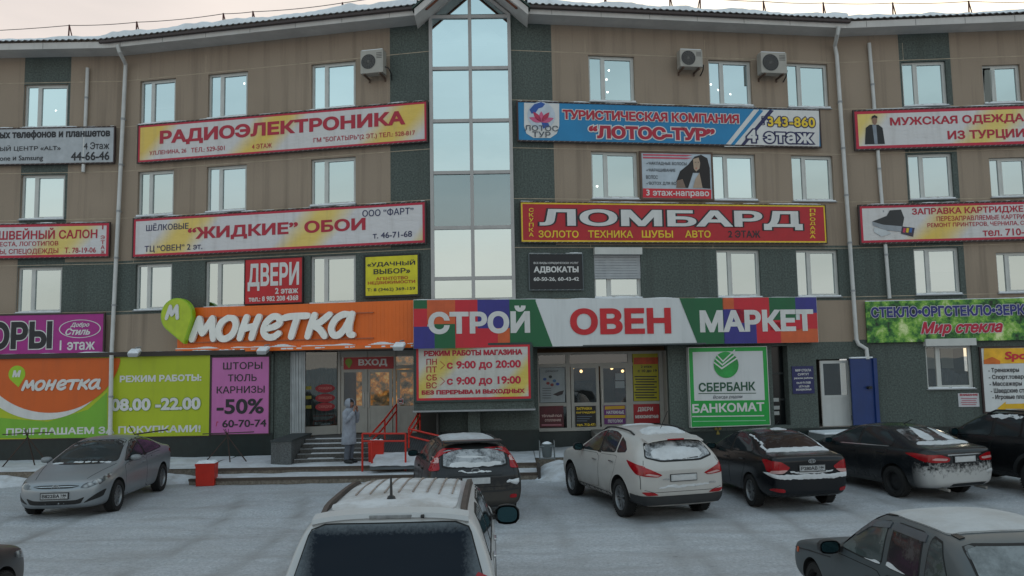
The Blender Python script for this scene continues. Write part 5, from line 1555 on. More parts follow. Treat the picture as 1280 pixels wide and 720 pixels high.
sapling('thin rod trestle before the orange banner at the far left', 33, 536, 587, 22.6, 1)
sapling('thin rod trestle before the pink banner', 284, 536, 583, 22.6, 4)
b = MB(); P1, P2 = on(168, 543, 22.8), on(210, 537, 22.8); b.tube([P1, P2], .022, WB, 6); b.tube([P1, P1 + Vector((-.15, 0, .25))], .012, WB, 5); b.tube([P1 + Vector((.1, 0, .02)), Vector((P1.x, 23.2, PZ))], .015, WB, 5)
tag(b.build('leaning_pole', None, Matrix.Identity(4)), 'dark slanting pole before the lime banner, behind the silver car', 'pole')
b = MB(); b.prism([(-.1, .02), (0, -.0), (-.02, .13), (-.09, .12)], -.02, 0, flat('#6E6020', .6)); b.prism([(.02, .0), (.12, .03), (.1, .13), (.03, .12)], -.02, 0, flat('#6E6020', .6)); b.prism([(-.05, -.12), (.06, -.12), (.02, -.01), (-.02, -.01)], -.02, 0, flat('#6E6020', .6)); 
o = b.build('gas_sticker', None, WR.M @ Matrix.Translation((WR.at(897, 538, .04)[0], -.04, WR.at(897, 538, .04)[1]))); tag(o, 'faded yellow marker on the dark base below the bank board', 'marker')
# ------------------------------------------------------------------ vehicles
def paint(name, c_, dirt=.3, h=.75, metal=.0, rear=0.0, dcol=(.30, .29, .275), rough=.32, xr=-1.9, spec=.5):
    if name in MATS: return MATS[name]
    mt, t, p = _new(name)
    o = objco(t); s_ = t.nodes.new('ShaderNodeSeparateXYZ'); t.links.new(o, s_.inputs[0])
    n = noise(t, 4, 6, o, .65); n2 = noise(t, 1.1, 5, objco(t, (1, 1, .35)), .6)
    low = rng(t, math_(t, 'ADD', s_.outputs[2], math_(t, 'MULTIPLY', n2, .5)), h + .45, h - .1, 0, 1)
    msk = math_(t, 'MULTIPLY', low, rng(t, n, .25, .65, .35, 1))
    msk = math_(t, 'MULTIPLY', msk, dirt)
    if rear:
        n4 = noise(t, 13, 6, o, .75)
        rr = math_(t, 'MULTIPLY', rng(t, math_(t, 'ADD', s_.outputs[0], math_(t, 'MULTIPLY', n2, .45)), xr + .45, xr + .05, 0, rear), rng(t, math_(t, 'ADD', s_.outputs[2], math_(t, 'MULTIPLY', n4, .9)), 1.22, 1.02, 0, 1))
        msk = math_(t, 'MAXIMUM', msk, rr)
    thin = rng(t, n, .45, .75, 0, .12)
    msk = math_(t, 'MAXIMUM', msk, math_(t, 'MULTIPLY', thin, min(1, dirt * 1.6)))
    t.links.new(mixc(t, msk, c_, dcol), p.inputs['Base Color'])
    t.links.new(rng(t, msk, 0, .6, rough, .85), p.inputs['Roughness'])
    p.inputs['Metallic'].default_value = metal
    p.inputs['Specular IOR Level'].default_value = spec
    t.links.new(rng(t, msk, 0, .4, .3 * spec, 0), p.inputs['Coat Weight'])
    p.inputs['Coat Roughness'].default_value = .12
    MATS[name] = mt
    return mt

def frosty(name, base=(.012, .015, .018), frost=.0, scale=3.5, edge=None, fcol=(.5, .52, .54), rough=.08):
    """car glass, with hoar frost in patches (edge: half width and centre height left clear)"""
    if name in MATS: return MATS[name]
    mt, t, p = _new(name)
    o = objco(t); n = noise(t, scale, 7, o, .7)
    if edge:
        s_ = t.nodes.new('ShaderNodeSeparateXYZ'); t.links.new(o, s_.inputs[0])
        ay = math_(t, 'ABSOLUTE', s_.outputs[1], 0)
        az = math_(t, 'ABSOLUTE', math_(t, 'SUBTRACT', s_.outputs[2], edge[1]), 0)
        q = math_(t, 'MAXIMUM', rng(t, ay, edge[0] - .16, edge[0] + .04), rng(t, az, edge[2] - .09, edge[2] + .03))
        m_ = rng(t, math_(t, 'ADD', q, math_(t, 'MULTIPLY', math_(t, 'SUBTRACT', n, .5), 1.1)), .3, .95, 0, frost)
    else: m_ = rng(t, n, .62 - .3 * frost, .78 - .25 * frost, 0, min(1, frost * 1.3)) if frost else None
    p.inputs['Base Color'].default_value = (*base, 1); p.inputs['Roughness'].default_value = rough
    if m_ is not None:
        t.links.new(mixc(t, m_, base, fcol), p.inputs['Base Color']); t.links.new(rng(t, m_, 0, .6, rough, .8), p.inputs['Roughness'])
    p.inputs['Specular IOR Level'].default_value = .15 if edge else .3
    MATS[name] = mt
    return mt
CSNOW = snow_mat('car_snow', (.6, .62, .64), .25)
CGLASS = frosty('car_glass', (.02, .025, .028))
RUB = flat('#101112', .8, var=.2, name='black_rubber'); TRIM = flat('#1B1D1F', .6, var=.2, name='black_trim'); TYRE = flat('#141414', .9, var=.25, name='tyre_rubber', scale=14)
SEAM = flat('#0A0A0B', .9, name='dark_seam'); ALLOY = flat('#7E8082', .4, .6, var=.2, name='alloy'); STEEL = flat('#1C1D1E', .6, .2, name='steel_rim')
CHROME = flat('#B9BBBC', .15, .9, var=.05, name='chrome')
TAIL = flat('#8E0A14', .18, var=.25, name='tail_lamp_red', scale=9); TAILW = flat('#B48F8C', .15, var=.15, name='tail_lamp_clear', scale=9)
def lampglass():
    mt, t, p = _new('headlamp_glass'); o = objco(t); v = t.nodes.new('ShaderNodeTexVoronoi'); v.inputs['Scale'].default_value = 9; t.links.new(o, v.inputs['Vector'])
    t.links.new(mixc(t, rng(t, v.outputs[0], .1, .6), (.45, .47, .48), (.06, .065, .07)), p.inputs['Base Color']); p.inputs['Roughness'].default_value = .08; p.inputs['Coat Weight'].default_value = .8; return mt
HEADL = lampglass()

def soft(poly, k=2, q=.22):
    P = [Vector(p) for p in poly]
    for _ in range(k):
        R = []
        for i in range(len(P)):
            a, b_ = P[i], P[(i + 1) % len(P)]; R += [a.lerp(b_, q), a.lerp(b_, 1 - q)]
        P = R
    return [(p.x, p.y) for p in P]

class Car:
    def __init__(s, name, label, loc, yaw, st, arches, pnt, group, sub=3, track=None):
        s.M = Matrix.Translation((loc[0], loc[1], 0)) @ Matrix.Rotation(yaw + math.pi / 2, 4, 'Z')      # yaw from +Y, positive to the left
        s.o = thing(name, label, 'car', s.M, group)
        rings = []
        for (x, zb, zt, zr, w_, wb, wt) in st:
            h = zt - zb; e_ = min(.055, (zr - zt) * .3)
            rings.append([(x, y, z) for y, z in ((0, zb), (.72 * w_, zb), (.955 * w_, zb + .04), (w_, zb + .42 * h), (w_ * .998, zb + .74 * h), (wb, zt),
                          (wb * .44 + wt * .56 + .012, zt + (zr - zt) * .52), (wt, zr - e_), (.58 * wt, zr - .012 * (e_ > .03) - .004), (0, zr))])
        V, F = [], []; idx = []
        for r in rings:
            a = []
            for (x, y, z) in r: a.append(len(V)); V.append((x, y, z))
            b_ = [a[0]]
            for (x, y, z) in r[1:9]: b_.append(len(V)); V.append((x, -y, z))
            b_.append(a[9]); idx.append((a, b_))
        for (a, b_), (c_, d) in zip(idx, idx[1:]):
            for i in range(9):
                F.append((a[i], a[i + 1], c_[i + 1], c_[i])); F.append((b_[i + 1], b_[i], d[i], d[i + 1]))
        for k_, (a, b_) in ((0, idx[0]), (1, idx[-1])):
            caps = [(a[0], a[1], b_[1])] + [(a[i], a[i + 1], b_[i + 1], b_[i]) for i in range(1, 8)] + [(a[8], a[9], b_[8])]
            F += [c_[::-1] for c_ in caps] if k_ == 0 else caps
        me = bpy.data.meshes.new('body'); me.from_pydata(V, [], F)
        bm = bmesh.new(); bm.from_mesh(me); bmesh.ops.recalc_face_normals(bm, faces=bm.faces); bm.to_mesh(me); bm.free()
        o = bpy.data.objects.new('body', me); COL.objects.link(o)
        md = o.modifiers.new('s', 'SUBSURF'); md.levels = md.render_levels = sub
        dg = bpy.context.evaluated_depsgraph_get(); dg.update()
        m2 = bpy.data.meshes.new_from_object(o.evaluated_get(dg)); o.modifiers.clear(); o.data = m2; bpy.data.meshes.remove(me)
        s.bvh = BVHTree.FromPolygons([v.co.copy() for v in m2.vertices], [list(p.vertices) for p in m2.polygons])
        m2.materials.append(pnt); m2.materials.append(RUB)
        cb = MB()
        for (ax, r, yi) in arches:
            for sg in (-1, 1):
                cb.lathe([(sg * yi, .001), (sg * yi, r), (sg * 1.3, r), (sg * 1.3, .001)], RUB, 40, 'y', (ax, 0, r * .86))
        co = cb.build('cut'); co.data.materials.clear(); co.data.materials.append(pnt); co.data.materials.append(RUB)
        for p in co.data.polygons: p.material_index = 1
        bo = o.modifiers.new('b', 'BOOLEAN'); bo.operation = 'DIFFERENCE'; bo.object = co; bo.solver = 'EXACT'
        dg = bpy.context.evaluated_depsgraph_get(); dg.update()
        m3 = bpy.data.meshes.new_from_object(o.evaluated_get(dg)); o.modifiers.clear(); o.data = m3; bpy.data.meshes.remove(m2)
        bpy.data.objects.remove(co)
        m3.name = 'body'
        m3.polygons.foreach_set('use_smooth', [True] * len(m3.polygons)); m3.set_sharp_from_angle(angle=math.radians(38))
        place(o, s.o, s.M); s.body = o; s.paint = pnt
    def hit(s, axis, a, b_, sg=1):
        if axis == 'side': r = s.bvh.ray_cast(Vector((a, sg * 4, b_)), Vector((0, -sg, 0)))
        elif axis == 'rear': r = s.bvh.ray_cast(Vector((-8, a, b_)), Vector((1, 0, 0)))
        elif axis == 'front': r = s.bvh.ray_cast(Vector((8, a, b_)), Vector((-1, 0, 0)))
        else: r = s.bvh.ray_cast(Vector((a, b_, 6)), Vector((0, 0, -1)))
        if r[0] is None:
            q = {'side': Vector((a, sg * .85, b_)), 'rear': Vector((-2.2, a, b_)), 'front': Vector((2.2, a, b_)), 'top': Vector((a, b_, 1.4))}[axis]
            r = s.bvh.find_nearest(q)
        n = r[1]
        if axis == 'side' and n.y * sg < 0: n = -n
        return r[0], n
    def panel(s, mb, poly, axis, mat, off=.005, sg=1, step=.07, thick=None):
        P = [Vector(p) for p in poly]; Q = []
        for i in range(len(P)):
            a, b_ = P[i], P[(i + 1) % len(P)]; n = max(1, int((b_ - a).length / step + .5))
            Q += [a.lerp(b_, k_ / n) for k_ in range(n)]
        ne = len(Q); ed = [(i, (i + 1) % ne) for i in range(ne)]
        x0, x1, y0, y1 = min(p.x for p in Q), max(p.x for p in Q), min(p.y for p in Q), max(p.y for p in Q)
        def inside(p):
            r = False
            for i in range(ne):
                a, b_ = Q[i - 1], Q[i]
                if (a.y > p.y) != (b_.y > p.y) and p.x < (b_.x - a.x) * (p.y - a.y) / (b_.y - a.y) + a.x: r = not r
            return r
        pts = list(Q); x = x0 + step / 2; fl = 0
        while x < x1:
            y = y0 + step / 2 * (.6 + .5 * (fl % 2))
            while y < y1:
                p = Vector((x, y))
                if inside(p) and min((p - q).length for q in Q) > step * .4: pts.append(p)
                y += step
            x += step * .87; fl += 1
        vv, ee, ff, ov, _, _ = delaunay_2d_cdt(pts, ed, [], 1, 1e-5)
        V = []; base = []
        for p in vv:
            c_, n = s.hit(axis, p.x, p.y, sg); o_ = off(p.x, p.y) if callable(off) else off
            V.append(c_ + n * o_); base.append(c_ - n * .004)
        cnt = {}
        for f in ff:
            for i in range(len(f)): e_ = (f[i], f[(i + 1) % len(f)]); cnt[tuple(sorted(e_))] = cnt.get(tuple(sorted(e_)), 0) + 1
        nv = len(V); bd = sorted({i for e_, c_ in cnt.items() if c_ == 1 for i in e_}); mp_ = {v: nv + i for i, v in enumerate(bd)}
        V = V + [base[v] for v in bd]; F = [list(f) for f in ff] + [[e_[0], e_[1], mp_[e_[1]], mp_[e_[0]]] for e_, c_ in cnt.items() if c_ == 1]
        mb.add(V, F, mat)
    def add(s, name, specs, parent=None, smooth=40, label=None):
        """specs: (poly, axis, mat, off[, sg[, step]])"""
        mb = MB()
        for q in specs: s.panel(mb, *q)
        o = mb.build(name, parent or s.o, s.M, smooth=smooth)
        if label: o['label'] = label
        return o
    def window(s, name, poly, axis, glass=None, sg=1, rim=.02, step=.08, seal=RUB):
        P = soft(poly, 2, .09)
        c_ = Vector((sum(p[0] for p in P) / len(P), sum(p[1] for p in P) / len(P)))
        d = max(.2, max(abs(p[0] - c_.x) for p in P)); d2 = max(.1, max(abs(p[1] - c_.y) for p in P))
        inn = [(c_.x + (p[0] - c_.x) * (1 - rim / d), c_.y + (p[1] - c_.y) * (1 - rim / d2)) for p in P]
        o = s.add(name, [(inn, axis, glass or CGLASS, .006, sg, step)])
        s.add('seal', [(P, axis, seal, .003, sg, step)], o)
        return o
    def door(s, poly, sg, handle=None, hm=None):
        P = soft(poly, 2, .1)
        c_ = Vector((sum(p[0] for p in P) / len(P), sum(p[1] for p in P) / len(P)))
        d = max(abs(p[0] - c_.x) for p in P); d2 = max(abs(p[1] - c_.y) for p in P)
        inn = [(c_.x + (p[0] - c_.x) * (1 - .007 / d), c_.y + (p[1] - c_.y) * (1 - .007 / d2)) for p in P]
        o = s.add('door', [(inn, 'side', s.paint, .0035, sg, .09)], smooth=60)
        s.add('seam', [(P, 'side', SEAM, .0015, sg, .09)], o)
        if handle:
            c2, n = s.hit('side', handle[0], handle[1], sg)
            b = MB(); y = c2.y
            b.box(c2.x - .1, c2.x + .1, y + sg * .002, y + sg * .034, c2.z - .014, c2.z + .014, hm or s.paint); b.build('handle', o, s.M, bevel=.008)
        return o
    def wheel(s, x, y, r, w_=.2, spokes=5, rim=ALLOY, twin=True, rr=.66, steel=False):
        sg = 1 if y > 0 else -1
        M = s.M @ Matrix.Translation((x, y, r - .012))
        wo = empty_part('wheel', s.o, M)
        h = w_ / 2
        b = MB()
        b.lathe([(-h * .8, r * rr), (-h, r * (rr + .06)), (-h, r * .92), (-h * .78, r * .985), (-h * .4, r), (h * .4, r), (h * .78, r * .985), (h, r * .92), (h, r * (rr + .06)), (h * .8, r * rr)], TYRE, 40)
        n = 44
        for i in range(n):
            a = 2 * math.pi * i / n; ca, sa = math.cos(a), math.sin(a)
            for k_ in (-1, 1):
                q = [(r * .985, -.012), (r * 1.008, -.012), (r * 1.008, .012), (r * .985, .012)]
                V = [(u * ca - v * sa, k_ * h * f_, u * sa + v * ca) for f_ in (.3, .93) for u, v in q]
                b.add(V, [(0, 1, 2, 3), (7, 6, 5, 4), (0, 4, 5, 1), (1, 5, 6, 2), (2, 6, 7, 3)], TYRE)
        b.build('tyre', wo, M, smooth=35)
        R = r * rr; b = MB()
        b.lathe([(sg * h * .2, R * .1), (sg * h * .15, R * .9), (sg * h * .55, R * .93), (sg * h * .82, R * 1.0), (sg * h * .86, R * .96), (sg * h * .5, R * .88), (sg * h * .1, R * .86)], rim, 40)
        b.lathe([(sg * h * .05, .001), (sg * h * .05, R * .92)], BLACK, 32)
        if steel:
            b.lathe([(sg * h * .3, .001), (sg * h * .5, R * .3), (sg * h * .35, R * .6), (sg * h * .2, R * .85)], rim, 32)
            for i in range(9):
                a = 2 * math.pi * i / 9; b.lathe([(0, .001), (0, R * .07)], BLACK, 10, 'y', (R * .68 * math.cos(a), sg * h * .36, R * .68 * math.sin(a)))
        else:
            b.lathe([(sg * h * .55, .001), (sg * h * .6, R * .12), (sg * h * .5, R * .24)], rim, 24)
            for i in range(spokes):
                for tw_ in ((-.16, .16) if twin else (0,)):
                    a = 2 * math.pi * i / spokes + tw_; a2 = 2 * math.pi * i / spokes + tw_ * 1.5
                    wd = R * (.06 if twin else .12)
                    p0, p1 = Vector((R * .15 * math.cos(a), R * .15 * math.sin(a))), Vector((R * .93 * math.cos(a2), R * .93 * math.sin(a2)))
                    d = (p1 - p0).normalized(); nn = Vector((-d.y, d.x)) * wd
                    V = [(p.x, yy, p.y) for yy in (sg * h * .56, sg * h * .38) for p in (p0 - nn, p0 + nn, p1 + nn * 1.2, p1 - nn * 1.2)]
                    b.add(V, [(0, 1, 2, 3), (7, 6, 5, 4), (0, 4, 5, 1), (1, 5, 6, 2), (2, 6, 7, 3), (3, 7, 4, 0)], rim)
        b.build('rim', wo, M, smooth=35)
    def mirror(s, x, z, sg, mat=None, w_=.22, h=.14, glass=None):
        c_, n = s.hit('side', x, z, sg)
        M = s.M @ Matrix.Translation((c_.x, c_.y, c_.z))
        b = MB()
        V = []; F = []; N = 14; m_ = mat or s.paint
        prof = [(.075, .12), (.06, .72), (.02, .97), (-.045, 1.0), (-.052, .93)]
        for px, k_ in prof:
            for i in range(N):
                t = 2 * math.pi * i / N; ca, sa = math.cos(t), math.sin(t)
                f_ = (abs(ca) ** 3 + abs(sa) ** 3) ** (-1 / 3)
                V.append((px, sg * (w_ * .62 + w_ * .5 * k_ * ca * f_), .05 + h * .5 * k_ * sa * f_))
        for j in range(len(prof) - 1):
            for i in range(N): F.append((j * N + i, j * N + (i + 1) % N, (j + 1) * N + (i + 1) % N, (j + 1) * N + i))
        F.append(list(range(N)))
        b.add(V, F, m_)
        b.box(-.03, .03, -sg * .03, sg * (w_ * .3), -.01, .05, TRIM)
        o = b.build('mirror', s.o, M, smooth=45)
        g = MB(); g.add([(-.05, sg * (w_ * .62 + w_ * .40 * math.cos(t) * (abs(math.cos(t)) ** 3 + abs(math.sin(t)) ** 3) ** (-1 / 3)), .05 + h * .38 * math.sin(t) * (abs(math.cos(t)) ** 3 + abs(math.sin(t)) ** 3) ** (-1 / 3)) for t in [2 * math.pi * i / 20 for i in range(20)]], [list(range(20))], glass or flat('#2E4A50', .08, .8, name='mirror_glass'))
        g.build('mirror_glass', o, M)
    def plate(s, axis, y, z, txt, w_=.52, h=.112, snow=False, tilt=0):
        c_, n = s.hit(axis, y, z)
        R = Matrix.Rotation(-math.pi / 2 if axis == 'rear' else math.pi / 2, 4, 'Z')
        M = s.M @ Matrix.Translation(c_ + Vector((-.012 if axis == 'rear' else .012, 0, 0))) @ R @ Matrix.Rotation(tilt, 4, 'X')
        b = MB(); b.box(-w_ / 2 - .012, w_ / 2 + .012, -.006, .03, -h / 2 - .012, h / 2 + .012, TRIM); b.box(-w_ / 2, w_ / 2, -.01, -.0061, -h / 2, h / 2, flat('#A9ABAC', .5, var=.1, scale=12))
        o = b.build('number_plate', s.o, M)
        if txt:
            t = MB(); text_into(t, txt[0], -w_ * .45, w_ * .2, -h * .3, h * .32, -.0125, INK, bold=.02)
            text_into(t, txt[1], w_ * .27, w_ * .45, -h * .1, h * .32, -.0125, INK, bold=.02); text_into(t, 'RUS', w_ * .28, w_ * .4, -h * .35, -h * .2, -.0125, INK, bold=.0)
            t.rim(-w_ / 2 + .004, w_ / 2 - .004, -h / 2 + .004, h / 2 - .004, .004, -.0124, -.0101, INK); t.box(w_ * .235, w_ * .243, -.0124, -.0101, -h * .45, h * .45, INK)
            t.build('lettering', o, M)
        if snow:
            t = MB(); V = []; F = []
            for j in range(7):
                for i in range(17):
                    t_ = .05 + .5 * abs(mnoise.noise((i * .5, j * .6, 4)))
                    V.append((-w_ / 2 + .03 + (w_ - .06) * i / 16, -.012 - .02 * t_ * (0 < i < 16) * (0 < j < 6), -h / 2 + .01 + (h * (.75 + .2 * mnoise.noise((i * .4, 1, 0)))) * j / 6))
            for j in range(6):
                for i in range(16): a = j * 17 + i; F.append((a, a + 1, a + 18, a + 17))
            t.add(V, F, snow_mat('dull_snow', (.5, .5, .5))); t.build('snow', o, M, smooth=60)
        return o
    def snow(s, poly, axis='top', h=.035, seed=1, mat=None, step=.04, sg=1, name='snow'):
        P = [Vector(p) for p in soft(poly, 2, .2)]; Q = []
        for i in range(len(P)):
            a, b_ = P[i], P[(i + 1) % len(P)]; n = max(1, int((b_ - a).length / .03))
            Q += [a.lerp(b_, k_ / n) for k_ in range(n)]
        def jig(p):
            q = Vector((p.x, p.y)); a_ = min(1.0, h / .03) * .9
            q.x += a_ * (.05 * mnoise.noise((p.x * 5, p.y * 5, seed)) + .03 * mnoise.noise((p.x * 17, p.y * 17, seed)))
            q.y += a_ * (.05 * mnoise.noise((p.x * 5 + 7, p.y * 5, seed + 3)) + .03 * mnoise.noise((p.x * 17, p.y * 17 + 5, seed + 3)))
            return q
        Q = [jig(p) for p in Q]
        def off(a, b_):
            v = Vector((a, b_)); d = min((v - q).length for q in Q)
            k_ = min(1.0, d / .09) ** .8
            return .006 + max(0, k_ * h * (.6 + .9 * mnoise.noise((a * 3.5 + seed * 5, b_ * 3.5, seed)) + .35 * mnoise.noise((a * 11, b_ * 11, seed))))
        return s.add(name, [([(q.x, q.y) for q in Q], axis, mat or CSNOW, off, sg, step)], smooth=70)
    def tube(s, name, pts, r, mat, n=8, parent=None):
        b = MB(); b.tube(pts, r, mat, n); return b.build(name, parent or s.o, s.M, smooth=45)
    def rail(s, x0, x1, y, mat, h=.05, r=.018):
        for sg in (-1, 1):
            pts = []
            for i in range(9):
                x = x0 + (x1 - x0) * i / 8; c_, n = s.hit('top', x, sg * y); pts.append(c_ + Vector((0, 0, h if 0 < i < 8 else .0)))
            s.tube('roof_rail', pts, r, mat)
    def seamline(s, pts, axis, sg=1, w_=.008, mat=None, off=.002, name='seam', parent=None):
        P = [Vector(p) for p in pts]; L_, R_ = [], []
        for i, p in enumerate(P):
            d = (P[min(i + 1, len(P) - 1)] - P[max(i - 1, 0)]).normalized(); nn = Vector((-d.y, d.x)) * w_ / 2; L_.append(p + nn); R_.append(p - nn)
        return s.add(name, [(L_ + R_[::-1], axis, mat or SEAM, off, sg, .07)], parent)
    def wheels(s, xf, xr, y, r, **k):
        for x in (xf, xr):
            for sg in (-1, 1): s.wheel(x, sg * y, r, **k)

PARK = 'cars parked in a row before the building'
# ---------- silver sedan, front towards us
SED = [(2.27, .32, .50, .57, .42, .41, .36), (2.2, .22, .62, .70, .66, .64, .54), (2.02, .19, .70, .78, .80, .77, .64), (1.62, .18, .80, .885, .875, .83, .70), (1.15, .18, .88, .975, .888, .84, .74),
       (.95, .18, .90, 1.02, .888, .845, .735), (.4, .18, .925, 1.31, .888, .848, .64), (.0, .18, .945, 1.425, .888, .85, .60), (-.4, .18, .965, 1.45, .888, .852, .585), (-.9, .18, .99, 1.43, .888, .852, .575),
       (-1.35, .19, 1.02, 1.31, .885, .845, .60), (-1.72, .21, 1.04, 1.14, .875, .83, .64), (-1.92, .23, 1.03, 1.09, .86, .815, .66), (-2.14, .27, 1.01, 1.06, .81, .78, .66), (-2.26, .31, .94, 1.01, .73, .71, .62), (-2.3, .4, .87, .93, .62, .6, .54)]
c1 = Car('silver_sedan', 'silver sedan facing the camera at the left, parked before the lime banner', (-9.42, 18.55), math.pi + math.radians(5), SED, ((1.35, .375, .55), (-1.35, .375, .55)), paint('silver_paint', (.26, .285, .305), .45, .42, .5, dcol=(.2, .2, .2)), PARK)
c = c1
for sg in (-1, 1):
    c.add('pillar_trim', [([(-.2, 0.980), (-.2, 1.360), (-.38, 1.360), (-.38, 0.980)], 'side', BLACK, .0018, sg, .06)])
    c.window('side_window', [(.86, .97), (.4, 1.2), (.05, 1.335), (-.22, 1.375), (-.24, 1.0), (.3, .985)], 'side', sg=sg)
    c.window('side_window', [(-.3, 1.0), (-.28, 1.375), (-.65, 1.375), (-1.02, 1.3), (-1.4, 1.1), (-1.36, 1.045), (-.8, 1.02)], 'side', sg=sg)
    c.door([(.93, .93), (-.26, .965), (-.26, .3), (.2, .24), (.88, .25), (.98, .5)], sg, (-.1, .86)); c.door([(-.28, .965), (-1.25, 1.0), (-1.12, .75), (-.92, .45), (-.75, .25), (-.28, .25)], sg, (-1.0, .9))
    c.mirror(.62, .97, sg, h=.13)
    c.add('headlight', [(soft([(sg * .46, .615), (sg * .60, .60), (sg * .80, .69), (sg * .83, .79), (sg * .72, .755), (sg * .52, .69)], 2, .15), 'front', HEADL, .006, 1, .05), (soft([(2.02, .64), (1.9, .69), (1.55, .80), (1.52, .83), (1.75, .80), (2.02, .72)], 2, .15), 'side', HEADL, .006, sg, .05)])
    c.add('fog_light', [(soft([(sg * .52, .31), (sg * .80, .40), (sg * .83, .55), (sg * .72, .47)], 2, .12), 'front', BLACK, .005, 1, .05)])
    c.add('tail_light', [(soft([(-2.2, .8), (-1.9, .9), (-1.92, .97), (-2.2, .95)], 2, .2), 'side', TAIL, .006, sg, .05)])
c.window('windscreen', [(-.70, 1.0), (-.52, 1.385), (.52, 1.385), (.70, 1.0), (.4, .965), (-.4, .965)], 'front', frosty('frosted_windscreen', (.03, .036, .038), .08, 2.2))
c.window('rear_window', [(-.62, 1.1), (-.48, 1.38), (.48, 1.38), (.62, 1.1)], 'rear')
c.add('grille', [(soft([(-.46, .655), (-.3, .615), (.3, .615), (.46, .655), (.3, .675), (-.3, .675)], 2, .15), 'front', BLACK, .005, 1, .05), (soft([(-.56, .44), (-.48, .30), (.48, .30), (.56, .44), (.4, .38), (-.4, .38)], 2, .12), 'front', BLACK, .005, 1, .05)])
c.add('grille_bar', [([(-.44, .648), (-.28, .638), (.28, .638), (.44, .648), (.28, .652), (-.28, .652)], 'front', CHROME, .009, 1, .06)])
q, n = c.hit('front', 0, .645); b = MB(); b.add([(q.x + .018, y, z) for y, z in ell(0, .645, .085, .045, 24)] + [(q.x + .018, y, z) for y, z in ell(0, .645, .07, .034, 24)], [(i, (i + 1) % 24, 24 + (i + 1) % 24, 24 + i) for i in range(24)], CHROME)
for y in (-.035, .035): b.add([(q.x + .018, y - .008 + .01, .617), (q.x + .018, y + .008 + .01, .617), (q.x + .018, y + .008 - .01, .673), (q.x + .018, y - .008 - .01, .673)], [(0, 1, 2, 3)], CHROME)
b.add([(q.x + .018, -.04, .64), (q.x + .018, .04, .64), (q.x + .018, .04, .652), (q.x + .018, -.04, .652)], [(0, 1, 2, 3)], CHROME); b.build('emblem', c.o, c.M)
c.plate('front', 0, .475, ('В822ВА', '186')); c.wheels(1.35, -1.35, .785, .325, spokes=6, twin=True)
c.snow([(1.0, -.6), (1.03, 0), (1.0, .6), (1.08, .6), (1.1, 0), (1.08, -.6)], h=.02, seed=3)
c.seamline([(1.08, -.72), (1.3, -.68), (2.0, -.5)], 'top'); c.seamline([(1.08, .72), (1.3, .68), (2.0, .5)], 'top')

# ---------- white crossover
SUV = [(2.22, .44, .68, .76, .5, .48, .42), (2.15, .3, .82, .90, .74, .72, .62), (1.92, .26, .93, 1.0, .87, .83, .68), (1.5, .24, .99, 1.07, .905, .86, .72), (1.08, .23, 1.03, 1.13, .912, .865, .75), (.88, .23, 1.045, 1.18, .912, .868, .745),
       (.4, .23, 1.06, 1.46, .912, .868, .66), (.05, .23, 1.075, 1.60, .912, .868, .62), (-.4, .23, 1.10, 1.655, .912, .868, .605), (-1.0, .24, 1.14, 1.645, .912, .866, .595), (-1.5, .25, 1.18, 1.59, .908, .858, .585), (-1.8, .27, 1.19, 1.51, .90, .85, .59),
       (-1.98, .29, 1.15, 1.33, .89, .838, .64), (-2.12, .27, 1.06, 1.13, .87, .825, .70), (-2.2, .29, .97, 1.03, .83, .80, .70), (-2.24, .34, .87, .94, .75, .73, .66)]
WPAINT = paint('white_paint', (.42, .405, .385), 1.0, .5, 0, dcol=(.17, .145, .12))
c2 = Car('white_crossover', 'dirty white crossover with snow on its rear window, parked before the market doors', (2.47, 17.2), math.radians(16.5), SUV, ((1.32, .42, .56), (-1.32, .42, .56)), WPAINT, PARK)
c = c2
for sg in (-1, 1):
    c.add('pillar_trim', [([(-.2, 1.100), (-.2, 1.535), (-.38, 1.535), (-.38, 1.100)], 'side', BLACK, .0018, sg, .06)])
    c.window('side_window', [(.78, 1.08), (.35, 1.33), (.02, 1.49), (-.28, 1.545), (-.3, 1.115), (.3, 1.09)], 'side', sg=sg)
    c.window('side_window', [(-.36, 1.12), (-.34, 1.545), (-.7, 1.545), (-1.02, 1.49), (-1.08, 1.17)], 'side', sg=sg); c.window('side_window', [(-1.13, 1.175), (-1.08, 1.47), (-1.3, 1.40), (-1.52, 1.27), (-1.5, 1.215)], 'side', sg=sg, step=.06)
    c.door([(.9, 1.04), (-.31, 1.085), (-.31, .42), (.2, .38), (.8, .38), (.92, .6)], sg, (-.12, .95), CHROME); c.door([(-.33, 1.085), (-1.2, 1.13), (-1.12, .85), (-.92, .6), (-.8, .38), (-.33, .4)], sg, (-.98, 1.0), CHROME)
    c.mirror(.62, 1.09, sg, TRIM, h=.16)
    c.add('sill_trim', [([(.88, .22), (.88, .37), (-.82, .37), (-.82, .22)], 'side', TRIM, .006, sg, .09)])
    c.add('tail_light', [(soft([(sg * .42, .86), (sg * .52, .82), (sg * .87, .86), (sg * .87, 1.04), (sg * .70, .985)], 2, .12), 'rear', TAIL, .009, 1, .045), (soft([(-2.19, .86), (-2.05, .875), (-1.78, 1.01), (-1.64, 1.10), (-1.85, 1.08), (-2.19, 1.03)], 2, .12), 'side', TAIL, .009, sg, .045)])
    c.add('tail_light_clear', [(soft([(sg * .47, .85), (sg * .54, .835), (sg * .78, .875), (sg * .70, .90)], 2, .15), 'rear', TAILW, .013, 1, .045)])
    c.add('rear_reflector', [(soft([(sg * .5, .50), (sg * .75, .50), (sg * .84, .57), (sg * .62, .56)], 2, .15), 'rear', TAIL, .009, 1, .045)])
    c.add('headlight', [(soft([(sg * .5, .78), (sg * .8, .8), (sg * .84, .92), (sg * .6, .86)], 2, .15), 'front', HEADL, .006, 1, .06)])
